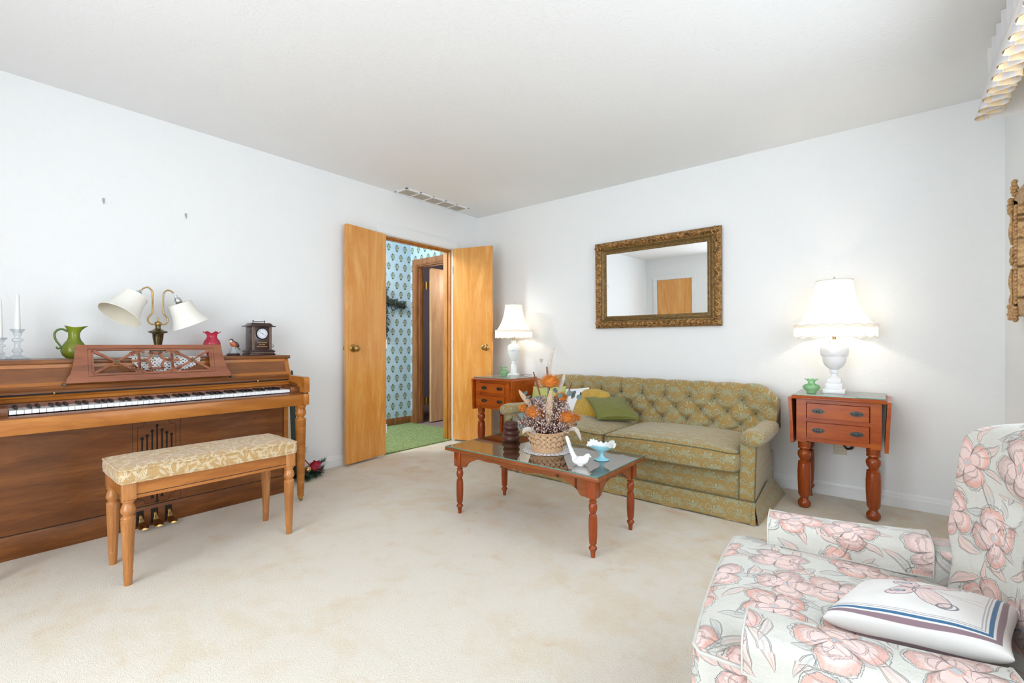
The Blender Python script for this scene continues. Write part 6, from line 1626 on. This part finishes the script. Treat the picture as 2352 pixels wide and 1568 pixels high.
# tufted back: one closed surface, X along the sofa, profile running up the front, over the roll and down behind
S0, PIT = 2.765, 0.1865
def back_pt(u, v):
    X = SX0+(SX1-SX0)*u; d = min(X-SX0, SX1-X)
    top = 0.742-0.085*max(0, 1-d/0.17)**2.2
    wrap = 0.085*max(0, 1-d/0.20)**2
    if v < 0.62:                    # front face
        t = v/0.62; z = 0.36+(top-0.075-0.36)*t; y = -0.315+0.105*t; nz = 0.2; f = 1.0
        nx_, ny_, nzv = 0, -1, 0.35
    elif v < 0.82:                  # roll over the top
        t = (v-0.62)/0.20; a = pi*t; z = top-0.075+0.075*sin(min(a, pi/2)) if a < pi/2 else top-0.03*(1-sin(a))
        y = -0.210+0.065*(1-cos(a)); f = 1.0-t; nx_, ny_, nzv = 0, -cos(a), sin(a)
    else:
        t = (v-0.82)/0.18; z = (top-0.03)*(1-t)+0.07*t; y = -0.080+0.01*t; f = 0.0; ny_, nzv = 1, 0
    # quilting
    U = (X-S0)/PIT; V = (z-0.618)/0.168
    if v < 0.62 and z < 0.618:
        if z > 0.452:
            q = (abs(sin(pi*(U+V)))*abs(sin(pi*(U-V))))**0.32
        else:
            q = abs(sin(pi*(U)))**0.35*1.0
            q = max(0.0, q)
    else:
        q = abs(sin(pi*U))**0.38
    dep = -0.030*(1-q)*f
    for zb, off in ((0.618, 0.0), (0.534, 0.5), (0.450, 0.0)):
        Ub = round(U-off)+off; Xb = S0+Ub*PIT
        if Xb < SX0+0.10 or Xb > SX1-0.09: continue
        rr = ((X-Xb)**2+(z-zb)**2); dep -= 0.030*math.exp(-rr/0.00060)*f if v < 0.75 else 0
    y = y-wrap*(1-0.2*v)
    if z < 0.44: X = 2.03+(X-2.03)*(1-0.075*min(1, (0.44-z)/0.03))
    return (X, y-ny_*0-(dep)*(-ny_ if v < 0.82 else 0)*-1*-1 if False else y-dep*abs(ny_)*(1 if v < 0.72 else 0.2), z+(dep*nzv if v >= 0.62 else 0))
vs_arc = []
mb = MB(); NU, NV = 300, 100
mb.grid(NU, NV, back_pt)
mb.add([back_pt(0, j/NV) for j in range(NV+1)], [tuple(range(NV+1))]); mb.add([back_pt(1, j/NV) for j in range(NV+1)], [tuple(range(NV+1))])
def backuv(co, n): return (co.x, co.z-co.y*0.6)
bkp = mb.build('tufted_back', BR, so, uv=backuv, smooth=75)
btn = None
for zb, off in ((0.618, 0.0), (0.534, 0.5), (0.450, 0.0)):
    for k in range(-10, 3):
        X = S0+(k+off)*PIT
        if X < SX0+0.10 or X > SX1-0.09: continue
        t = (zb-0.36)/(0.742-0.075-0.36); y = -0.315+0.105*t+0.056-0.085*max(0, 1-min(X-SX0, SX1-X)/0.20)**2
        if btn is None:
            btn = child(MB().ell((0, 0, 0), (0.011, 0.007, 0.011), 12, 8), 'button', M['brocade_button'], bkp, so, smooth=80, origin=(0, 0, 0)); btn.parent = bkp; b_ = btn
        else: b_ = btn.copy(); COL.objects.link(b_); b_.parent = bkp
        b_.location = (X-2.03, y+0.5, zb)
def armprof(xc, s):
    """arm: upright panel tapering plus outward roll; s=+1 right arm"""
    xi, xo = xc-s*0.078, xc+s*0.004
    mb = MB()
    # upright body, slightly narrower and inset towards the back
    y0, y1 = -0.868, -0.16
    vs = [(xi, y0, 0.08), (xo, y0, 0.08), (xo+s*0.010, y0, 0.44), (xi+s*0.004, y0, 0.44), (xi, y1, 0.08), (xo-s*0.045, y1, 0.08), (xo-s*0.03, y1, 0.44), (xi, y1, 0.44)]
    mb.add(vs, [(0, 1, 2, 3), (4, 7, 6, 5), (0, 4, 5, 1), (1, 5, 6, 2), (3, 2, 6, 7), (0, 3, 7, 4)])
    body = mb.build('arm', BR, so, uv='box', smooth=20)
    mb = MB()
    def roll(u, v):
        y = -0.905+0.575*v; a = 2*pi*u; k = 1-0.10*v
        cx0 = xc-s*0.008+s*0.004*v; w = 0.062*k; h = 0.047*k
        c_, s_ = cos(a), sin(a); n_ = 2.6
        rx = w*abs(c_)**(2/n_)*(1 if c_ > 0 else -1); rz = h*abs(s_)**(2/n_)*(1 if s_ > 0 else -1)
        e = min(1, min(v, 1-v)*9); sh = 0.42+0.58*sqrt(max(0, 1-(1-e)**2))
        return (cx0+rx*sh, y, 0.476+rz*sh+0.004*sin(v*9))
    mb.grid(32, 30, roll, cu=True)
    for vv in (0, 1): mb.add([roll(k/32, vv) for k in range(32)], [tuple(range(32))])
    child(mb, 'arm_roll', BR, body, so, uv='box', smooth=60)
    mb = MB(); mb.tube([(xo, -0.870, 0.10), (xo+s*0.010, -0.870, 0.436)], 0.0035, 6); mb.tube([(xi, -0.870, 0.10), (xi+s*0.004, -0.870, 0.436)], 0.003, 6)
    child(mb, 'piping', M['brocade_pipe'], body, so)
armprof(2.976, 1); armprof(1.128, -1)
def seat(x0, x1, name='seat_cushion'):
    o = rrect(x0, x1, -0.938, -0.300, 0.040, 6, 16); xm, ym = (x0+x1)/2, -0.62
    def df(x, y):
        u = (x-xm)/((x1-x0)/2); v = (y-ym)/0.33
        return 0.030*(1-abs(u)**3)*(1-abs(v)**3.0)+0.0015*mnoise.noise(Vector((x*14, y*14, 0)))+0.010*(1-abs(u)**2.5)
    def dz(x, y): u = (x-xm)/((x1-x0)/2); return -0.006*(1-abs(u)**3)
    mb = MB(); mb.loft(o, [(0.02, 0.290), (0.6, 0.286), (0.96, 0.284, dz), (0.988, 0.286, dz), (1.0, 0.300), (1.003, 0.34), (1.0, 0.380, lambda x, y: 0.5*df(x, y)), (0.993, 0.392, df), (0.975, 0.399, df), (0.93, 0.404, df), (0.85, 0.407, df), (0.7, 0.408, df), (0.55, 0.409, df), (0.4, 0.409, df), (0.25, 0.409, df), (0.12, 0.409, df), (0.01, 0.409, df)], centre=(xm, ym))
    c_ = mb.build(name, BR, so, uv='box', smooth=60)
    mb = MB()
    mb.tube([(xm+(x-xm)*0.994, ym+(y-ym)*0.994, 0.392+df(x, y)) for x, y in o], 0.0040, 6, closed=True)
    mb.tube([(xm+(x-xm)*0.997, ym+(y-ym)*0.997, 0.290+dz(x, y)) for x, y in o], 0.0040, 6, closed=True)
    child(mb, 'piping', M['brocade_pipe'], c_, so)
seat(1.205, 2.046); seat(2.054, 2.903)
# skirt with kick pleats
mb = MB()
def skf(x0, x1, ytop, ybot, seed):
    def f(u, v):
        x = x0+(x1-x0)*u; zt = 0.122
        return (x+(x-2.03)*0.012*v, ytop+(ybot-ytop)*v+0.003*sin(x*17+seed)*v, zt*(1-v)+0.004*v)
    return f
mb.grid(120, 8, skf(SX0+0.068, SX1-0.020, -0.872, -0.912, 0))
mb.grid(40, 8, lambda u, v: (SX1-0.020+0.0+0.028*v-0.040*u*(1-v)+0.024*u*v, -0.872-0.036*v*(1-u)+(0.70+0.0*v)*u, 0.122*(1-v)+0.004*v))
mb.grid(40, 8, lambda u, v: (SX0+0.066-0.028*v+0.040*u*(1-v)-0.024*u*v, -0.872-0.036*v*(1-u)+0.70*u, 0.122*(1-v)+0.004*v))
for xc in (SX1-0.022, SX0+0.070):
    mb.grid(6, 8, lambda u, v: (xc+(-0.012+0.024*u)*(0.4+v), -0.878-0.034*v-0.008*sin(pi*u), 0.120*(1-v)+0.004*v))
sk_ = mb.build('skirt', BR, so, uv='box', smooth=50)
mb = MB(); mb.tube([(SX0+0.066, -0.17, 0.123), (SX0+0.063, -0.868, 0.123), (SX0+0.075, -0.876, 0.123), (SX1-0.026, -0.876, 0.123), (SX1-0.014, -0.868, 0.123), (SX1-0.058, -0.17, 0.123)], 0.0038, 6)
mb.tube([(SX0+0.055, -0.911, 0.006), (SX1-0.010, -0.911, 0.006)], 0.003, 6); child(mb, 'piping', M['brocade_pipe'], sk_, so)

# ------------------------------------------------ throw pillows
def pillow(name, label, centre, e1, e2, w, h, t, mat, uvscale=1.0, corner=0.09, group=None, pipe=None, seed=0):
    root = thing(name, label, 'pillow', centre)
    a_ = Vector(e1).normalized(); b0 = Vector(e2); b_ = (b0-a_*b0.dot(a_)).normalized(); n_ = a_.cross(b_)
    T = Matrix(((a_.x, b_.x, n_.x, centre[0]), (a_.y, b_.y, n_.y, centre[1]), (a_.z, b_.z, n_.z, centre[2]), (0, 0, 0, 1)))
    def pt(u, v, s):
        a, b = 2*u-1, 2*v-1
        a = sin(a*pi/2); b = sin(b*pi/2)
        x = a*w/2*(1-corner*(1-b*b)); y = b*h/2*(1-corner*(1-a*a))
        z = s*t/2*(max(0, (1-a*a))*max(0, (1-b*b)))**0.36
        z += s*0.003*mnoise.noise(Vector((a*3+seed, b*3, s)))*(1-a*a)*(1-b*b)*2
        return (x, y, z)
    mb = MB(); mb.T = T
    for s in (1, -1): mb.grid(36, 36, lambda u, v: pt(u, v, s))
    Ti = T.inverted()
    o = mb.build('cover', mat, root, uv=lambda co, n: ((Ti @ co).x*uvscale, (Ti @ co).y*uvscale), smooth=80)
    if pipe:
        pts = [pt(k/20, 0, 1) for k in range(20)]+[pt(1, k/20, 1) for k in range(20)]+[pt(1-k/20, 1, 1) for k in range(20)]+[pt(0, 1-k/20, 1) for k in range(20)]
        mb = MB(); mb.T = T; mb.tube(pts, 0.0042, 6, closed=True); mb.build('piping', pipe, root)
    return root
pillow('throw_pillow', 'olive green satin throw pillow with piped edge, front of the sofa group', (1.885, -0.470, 0.515), (0.21, 0.24, -0.01), (-0.23, 0.19, 0.127), 0.325, 0.325, 0.115, M['green_satin'], pipe=M['green_satin'], seed=1)
pillow('throw_pillow', 'mustard yellow chevron knit throw pillow behind the green one', (1.690, -0.440, 0.510), (0.30, -0.06, 0.0), (-0.10, 0.16, 0.24), 0.27, 0.26, 0.15, M['chevron'], corner=-0.16, seed=2)
wp = pillow('throw_pillow', 'white throw pillow with dark corner loops propped against the tufted back', (1.500, -0.400, 0.535), (0.30, 0.0, 0.03), (-0.02, 0.13, 0.25), 0.27, 0.24, 0.10, M['white_cotton'], seed=3, pipe=M['navy'])
pillow('throw_pillow', 'pale lime green throw pillow at the left end of the sofa', (1.265, -0.470, 0.520), (0.32, 0.03, 0.02), (-0.02, 0.13, 0.25), 0.33, 0.28, 0.11, M['lime_cotton'], seed=4, pipe=M['lime_cotton'])

# ================================================================== ARMCHAIR (close to the camera, facing the piano)
AO = Vector((3.2215, -2.51, 0)); Aa = Vector((0.9942, 0.108, 0)); Ab = Vector((0.108, -0.9942, 0))
AT = Matrix(((Aa.x, Ab.x, 0, AO.x), (Aa.y, Ab.y, 0, AO.y), (0, 0, 1, 0), (0, 0, 0, 1)))
ac = thing('armchair', 'armchair in quilted peach blossom fabric with matching arm covers at the right edge', 'armchair', (3.45, -2.49, 0))
Q = M['quilt']; ATi = AT.inverted()
def auv(ox, oy):
    def f(co, n):
        q = ATi @ co; m = ATi.to_3x3() @ n; a = (abs(m.x), abs(m.y), abs(m.z)); k = a.index(max(a))
        return (q.y+ox, q.z+oy) if k == 0 else ((q.x+ox, q.z+0.37+oy) if k == 1 else (q.x+ox, q.y+oy))
    return f
def cuv_top(ox, oy):       # unrolled across the arm so that pattern runs over the top
    def f(co, n):
        q = ATi @ co; return (q.x+ox, q.y*1.0+q.z*(1 if n.dot(Ab) < 0 else -1)*-1.0+oy)
    return f
def amb(): mb = MB(); mb.T = AT; return mb
mb = amb(); mb.box(0.035, 0.66, -0.305, 0.305, 0.07, 0.292, bev=0.012); mb.build('seat_base', Q, ac, uv=auv(0.2, 0.1))
# T-shaped seat cushion
tout = [(0.000, -0.20), (-0.006, -0.08), (-0.008, 0.0), (-0.006, 0.08), (0.000, 0.20)]
def poly_dense(P, n=5):
    out = []
    for i in range(len(P)):
        a, b_ = P[i], P[(i+1) % len(P)]
        for k in range(n): out.append((a[0]+(b_[0]-a[0])*k/n, a[1]+(b_[1]-a[1])*k/n))
    return out
T_ = [(0.012, -0.318), (-0.002, -0.300), (-0.010, -0.15), (-0.012, 0.0), (-0.010, 0.15), (-0.002, 0.300), (0.012, 0.318), (0.085, 0.322), (0.098, 0.312), (0.104, 0.262), (0.115, 0.250), (0.52, 0.244), (0.53, 0.235), (0.55, 0.0), (0.53, -0.235), (0.52, -0.244), (0.115, -0.250), (0.104, -0.262), (0.098, -0.312), (0.085, -0.322)]
To = poly_dense(T_, 5)
def adf(x, y): return 0.026*(1-min(1, abs(y)/0.33)**2.6)*(1-min(1, abs(x-0.24)/0.27)**3)+0.004*(1-min(1, abs(y)/0.33)**2)
mb = amb(); mb.loft(To, [(0.05, 0.300), (0.7, 0.296), (0.97, 0.294), (0.992, 0.297), (1.010, 0.315), (1.018, 0.355), (1.012, 0.400), (1.0, 0.417, adf), (0.985, 0.423, adf), (0.95, 0.427, adf), (0.88, 0.429, adf), (0.78, 0.430, adf), (0.65, 0.430, adf), (0.5, 0.430, adf), (0.35, 0.430, adf), (0.2, 0.430, adf), (0.1, 0.430, adf), (0.01, 0.430, adf)], centre=(0.20, 0.0))
sc_ = mb.build('seat_cushion', Q, ac, uv=auv(0.05, 0.02), smooth=60)
mb = amb()
mb.tube([(0.20+(x-0.20)*1.001, y*1.001, 0.4175+adf(x, y)) for x, y in To], 0.0042, 6, closed=True); mb.tube([(0.20+(x-0.20)*0.996, y*0.996, 0.2975) for x, y in To], 0.0042, 6, closed=True)
child(mb, 'piping', M['quilt_pipe'], sc_, ac)
# arms: low track arms with rounded tops and channel seams inside
def arm_half(z, e):   # half width at height
    return 0
for s in (-1, 1):
    bc = s*0.311
    mb = amb()
    def ap(u, v, grow=0.0, a0=0.100, a1=0.62, zb=0.07):
        """u round the section (from inner bottom over the top to outer bottom), v along the arm"""
        a = a0+(a1-a0)*v; hw = 0.060+grow; zt = 0.507+grow+0.016*v-0.010*sin(pi*v)*0.6
        r = 0.030
        L1 = zt-r-zb; Lr = pi*r/2; Lt = 2*(hw-r); tot = 2*L1+2*Lr+Lt; d = u*tot
        if d < L1: y, z = -hw, zb+d
        elif d < L1+Lr: q = (d-L1)/r; y, z = -hw+r-r*cos(q), zt-r+r*sin(q)
        elif d < L1+Lr+Lt: y, z = -hw+r+(d-L1-Lr), zt+0.004*sin(pi*(d-L1-Lr)/Lt)
        elif d < L1+2*Lr+Lt: q = (d-L1-Lr-Lt)/r; y, z = hw-r+r*sin(q), zt-r+r*cos(q)
        else: y, z = hw, zt-r-(d-L1-2*Lr-Lt)
        if grow == 0 and abs(y) >= hw-1e-6 and z < 0.475:
            y += (0.008 if y < 0 else -0.008)*(math.exp(-((a-0.25)/0.008)**2)+math.exp(-((a-0.38)/0.008)**2))
        return (a, bc+y*(-s if s < 0 else 1)*(1), z)
    mb.grid(60, 60, lambda u, v: ap(u, v)); mb.add([ap(k/60, 0) for k in range(61)], [tuple(range(61))]); mb.add([ap(k/60, 1) for k in range(61)], [tuple(range(61))])
    arm_o = mb.build('arm', Q, ac, uv=auv(0.4+s*0.3, 0.05), smooth=50)
    # slip-on arm cover
    mb = amb(); zc0 = 0.442
    def cp(u, v, g=0.0045):
        p = ap(u, v, g, 0.092, 0.452, zc0); w_ = 0.004*sin(p[0]*40+s)*max(0, (0.49-p[2])/0.05)
        return (p[0], p[1]+w_*(1 if p[1] > bc else -1), p[2])
    mb.grid(50, 40, cp); fr_ = [cp(k/50, 0) for k in range(51)]; mb.add(fr_, [tuple(range(51))])
    def cpi(u, v): return cp(u, v, 0.0015)
    cov = child(mb, 'arm_cover', Q, arm_o, ac, uv=(lambda oo: (lambda co, n: ((ATi @ co).x+oo, ((ATi @ co).y if abs((ATi.to_3x3() @ n).z) > 0.5 else (ATi @ co).y+((ATi @ co).z-0.505)*(-1 if (ATi @ co).y < bc else 1)*-1))))(0.63 if s < 0 else 0.12), smooth=50)
    mb = amb(); mb.tube([cp(0, k/30) for k in range(31)], 0.0022, 5); mb.tube([cp(1, k/30) for k in range(31)], 0.0022, 5); mb.tube([cp(k/50, 0) for k in range(51)], 0.0020, 5); mb.tube([cp(k/50, 1) for k in range(51)], 0.0020, 5)
    child(mb, 'cover_hem', M['quilt_pipe'], arm_o, ac)
# back: cushion-like, flared above the arms, arched top, tufted
def half_w(z):
    k = max(0.0, min(1.0, (z-0.505)/0.06)); return 0.246+0.084*k*k*(3-2*k)
def bk_pt(u, v, front=True):
    b_ = -1+2*u; zt = 0.865-0.050*abs(b_)**2.6
    z = 0.40+(zt-0.40)*v
    hw = half_w(z)*(1-0.08*max(0, v-0.80)/0.2*abs(b_)**3)
    y = b_*hw
    edge = min(1.0, (1-abs(b_))/0.16); et = min(1.0, (1-v)/0.10)
    bulge = sqrt(max(0, 1-(1-edge)**2))*sqrt(max(0, 1-(1-et)**2))
    a = 0.600+0.050*v-0.085*b_*b_
    dep = 0
    for (yb, zb) in ((-0.125, 0.665), (0.125, 0.665)):
        rr = (y-yb)**2+(z-zb)**2; dep += 0.034*math.exp(-rr/0.00085)
        # pulled creases rising to the centre of the top rail and falling to the seat
        for (dx, dz) in ((1 if yb < 0 else -1, 1.15), (-0.25 if yb < 0 else 0.25, -1.0)):
            L = sqrt(dx*dx+dz*dz); ux, uz = dx/L, dz/L; pr = (y-yb)*ux+(z-zb)*uz; pe = abs((y-yb)*-uz+(z-zb)*ux)
            if pr > 0: dep += 0.012*math.exp(-(pe/0.008)**2)*max(0, 1-pr/0.24)
    th = 0.068
    af = a-th*bulge+dep*bulge+0.0
    return (af if front else a+0.055*min(1, edge*1.2)*sqrt(max(0, et)), y, z)
mb = amb()
mb.grid(90, 90, lambda u, v: bk_pt(u, v, True)); mb.grid(40, 40, lambda u, v: bk_pt(u, v, False))
# rim strips between front and rear shells
for (pf) in ((lambda t: (0.0, t)), (lambda t: (1.0, t)), (lambda t: (t, 1.0))):
    mb.grid(90, 2, lambda t, w: tuple(Vector(bk_pt(*pf(t), True)).lerp(Vector(bk_pt(*pf(t), False)), w)))
def buv(co, n):
    q = ATi @ co; return (q.y+0.61+(q.x-0.5)*(1 if abs((ATi.to_3x3() @ n).y) > 0.6 else 0), q.z*1.05+0.13+(q.x-0.5)*0.3)
bo = mb.build('back', Q, ac, uv=buv, smooth=70)
for yb in (-0.125, 0.125):
    mb = amb(); mb.ell((0.586, yb, 0.665), (0.006, 0.011, 0.011), 12, 8); child(mb, 'button', Q, bo, ac, uv=auv(0, 0), smooth=80)
mb = amb(); mb.grid(60, 6, lambda u, v: (0.030-0.010*v+0.003*sin(u*30)*v, -0.372+0.744*u, 0.20*(1-v)+0.012*v)); mb.grid(50, 6, lambda u, v: (0.03+0.60*u, -0.374-0.008*v, 0.20*(1-v)+0.012*v)); mb.grid(50, 6, lambda u, v: (0.03+0.60*u, 0.374+0.008*v, 0.20*(1-v)+0.012*v))
mb.build('skirt', Q, ac, uv=auv(0.3, 0.5), smooth=60)
for a in (0.06, 0.56):
    for b_ in (-0.26, 0.26):
        mb = amb(); mb.lathe([(0.013, 0.0), (0.018, 0.075)], a, b_, 14); mb.build('leg', M['cherry_leg'], ac)

# butterfly pillow lying on the seat
pc_ = AT @ Vector((0.384, 0.044, 0.476))
e1 = Aa*0.93+Ab*0.25+Vector((0, 0, 0.18)); e2 = Aa*0.33-Ab*0.93+Vector((0, 0, -0.12))
bp = pillow('butterfly_pillow', 'white cotton pillow printed with a butterfly and blue and mauve border stripes on the armchair', tuple(pc_), tuple(e1), tuple(e2), 0.265, 0.31, 0.098, M['butterfly'], corner=0.07, seed=5)

# ================================================================== FLOOR DECORATIONS BEHIND THE PIANO
t = thing('leaning_board', 'cream board with a dark green edge leaning in the gap between piano and wall', 'board', (0.03, -2.20, 0))
MB().prism([(-2.330, 0.0), (-2.105, 0.0), (-2.128, 0.60), (-2.330, 0.60)], 0.024, 0.036, 'yz').build('cream_panel', M['cream_board'], t, smooth=0)
MB().prism([(-2.104, 0.0), (-2.050, 0.0), (-2.100, 0.78), (-2.108, 0.82), (-2.120, 0.78), (-2.127, 0.60)], 0.020, 0.040, 'yz').build('green_edge', M['dark_green'], t, smooth=0)

cw = thing('christmas_swag', 'artificial pine swag with crimson poinsettia and gold jingle bell behind the right piano leg', 'decoration', (0.10, -2.02, 0))
mb = MB()
def needles(c, d, L, n, nl):
    c, d = Vector(c), Vector(d).normalized()
    for k in range(n):
        p = c+d*L*rnd.random(); j = Vector((rnd.gauss(0, 1), rnd.gauss(0, 1), rnd.gauss(0, 1))); j = (j-d*j.dot(d)).normalized(); e = (j+d*0.7).normalized()*nl*rnd.uniform(.7, 1.1)
        q = p+e
        if q.z < 0.003: q.z = 0.003
        if q.x < 0.006: q.x = 0.006
        s = e.cross(Vector((.2, .4, .9))).normalized()*0.0013
        mb.add([tuple(p+s), tuple(p-s), tuple(q)], [(0, 1, 2)])
    mb.tube([tuple(c), tuple(c+d*L)], 0.0016, 5)
for (c, d, L) in (((0.12, -2.12, 0.07), (0.1, -0.3, 0.9), 0.17), ((0.12, -2.10, 0.09), (-0.2, 0.35, 0.9), 0.14), ((0.12, -2.08, 0.05), (0.1, 1.0, -0.05), 0.15), ((0.13, -2.06, 0.05), (0.7, 0.5, -0.2), 0.10), ((0.11, -2.02, 0.05), (-0.2, 1, 0.25), 0.16), ((0.14, -2.12, 0.04), (0.6, -0.6, 0.0), 0.11), ((0.09, -1.98, 0.03), (0.0, 1, 0.0), 0.09), ((0.15, -2.10, 0.03), (0.9, 0.2, -0.05), 0.10), ((0.12, -2.02, 0.03), (0.8, 0.7, 0.0), 0.09), ((0.12, -2.10, 0.03), (0.2, -1, 0.1), 0.12)):
    needles(c, d, L, 420, 0.047)
stuff(mb.build('pine_needles', M['pine'], cw, smooth=0))
fc_ = Vector((0.135, -1.985, 0.085))
for k in range(7):
    a = k*0.9; d = Vector((0.35, cos(a), sin(a)*0.7+0.15)).normalized(); s = d.cross(Vector((1, 0, 0.2))).normalized(); n_ = d.cross(s)
    L = rnd.uniform(0.045, 0.062); mb = MB()
    mb.add([tuple(fc_), tuple(fc_+d*L*0.5+s*0.019), tuple(fc_+d*L), tuple(fc_+d*L*0.5-s*0.019), tuple(fc_+d*L*0.45+n_*0.006)], [(0, 1, 4), (1, 2, 4), (2, 3, 4), (3, 0, 4)])
    mb.build('petal', M['red_velvet'], cw, smooth=0)
mb = MB(); mb.ell((0.185, -2.060, 0.075), (0.024, 0.024, 0.024), 20, 12); be = mb.build('jingle_bell', M['gold_bell'], cw, smooth=80)
mb = MB(); mb.box(0.180, 0.190, -2.0615, -2.0585, 0.093, 0.101); mb.tube([(0.207, -2.060, 0.066), (0.209, -2.060, 0.078), (0.205, -2.060, 0.088)], 0.0015, 5); child(mb, 'bell_slot', M['dark_hole'], be, cw)
mb = MB(); mb.tube(catmull([(0.15, -2.10, 0.20), (0.155, -2.08, 0.16), (0.16, -2.05, 0.12), (0.15, -2.02, 0.09), (0.17, -2.01, 0.12)], 5), 0.0045, 6); mb.tube(catmull([(0.17, -2.0, 0.06), (0.19, -1.97, 0.045), (0.20, -1.94, 0.03)], 5), 0.0035, 6); mb.build('ribbon', M['red_ribbon'], cw)

# ivy and iron scroll sconce on the hallway wall
iv = thing('ivy_wall_sconce', 'black iron scroll sconce entwined with dark ivy on the blue hallway wall', 'sconce', (HX, -0.40, 1.48))
mb = MB()
def sp2(y, z, r, dirn, turns=1.25, x=HX+0.05): return [(x, y+r*(1-.75*k/24)*cos(dirn*turns*2*pi*k/24), z+r*(1-.75*k/24)*sin(dirn*turns*2*pi*k/24)) for k in range(25)]
mb.tube([(HX+0.03, -0.42, 1.10), (HX+0.03, -0.42, 1.72)], 0.006, 8); mb.tube(sp2(-0.27, 1.47, 0.055, 1), 0.0045, 6); mb.tube(sp2(-0.57, 1.47, 0.055, -1), 0.0045, 6); mb.tube(sp2(-0.39, 1.68, 0.045, 1), 0.004, 6); mb.tube(sp2(-0.38, 1.22, 0.035, -1), 0.004, 6)
mb.tube(catmull([(HX+0.04, -0.42, 1.40), (HX+0.05, -0.33, 1.53), (HX+0.05, -0.22, 1.52), (HX+0.04, -0.12, 1.50)], 6), 0.005, 6); mb.tube([(HX, -0.42, 1.30), (HX+0.04, -0.42, 1.30)], 0.005, 6); mb.tube([(HX, -0.42, 1.60), (HX+0.04, -0.42, 1.60)], 0.005, 6)
mb.build('iron_scrolls', M['iron'], iv, smooth=60)
mb = MB()
path = catmull([(0, -0.50, 1.55), (0, -0.42, 1.62), (0, -0.38, 1.55), (0, -0.33, 1.54), (0, -0.24, 1.53), (0, -0.17, 1.50), (0, -0.11, 1.52)], 10)+catmull([(0, -0.41, 1.70), (0, -0.42, 1.5), (0, -0.40, 1.38), (0, -0.41, 1.25), (0, -0.40, 1.14)], 12)
for p in path:
    for k in range(7):
        c = Vector((HX+0.045+rnd.uniform(-.02, .035), p[1]+rnd.gauss(0, 0.020), p[2]+rnd.gauss(0, 0.022))); r = rnd.uniform(0.010, 0.019)
        q = Matrix.Rotation(rnd.uniform(0, 6.28), 4, 'X') @ Matrix.Rotation(rnd.uniform(-.7, .7), 4, 'Z'); mb.T = Matrix.Translation(c) @ q
        mb.add([(0, 0, r*1.1), (0, r*.35, r*.35), (0, r, r*.3), (0, r*.45, -r*.2), (0, r*.4, -r*.8), (0, 0, -r*.45), (0, -r*.4, -r*.8), (0, -r*.45, -r*.2), (0, -r, r*.3), (0, -r*.35, r*.35), (0.003, 0, 0)], [(i, (i+1) % 10, 10) for i in range(10)])
mb.T = Matrix.Identity(4)
stuff(mb.build('ivy_leaves', M['ivy'], iv, smooth=0))

groups = {'throw_pillow': 'throw pillows on the sofa', 'drop_leaf_table': 'drop-leaf end tables', 'crystal_candlestick': 'crystal candlesticks on the piano', 'taper_candle': 'taper candles on the piano',
          'picture_hook': 'picture hooks on the left wall', 'green_bud_vase': 'green glass vases on the end tables', 'table_lamp': 'lit lamps on the end tables'}
for o in list(bpy.data.objects):
    if '_w' in o.keys(): del o['_w']
    if o.parent is None and o.name.split('.')[0] in groups: o['group'] = groups[o.name.split('.')[0]]
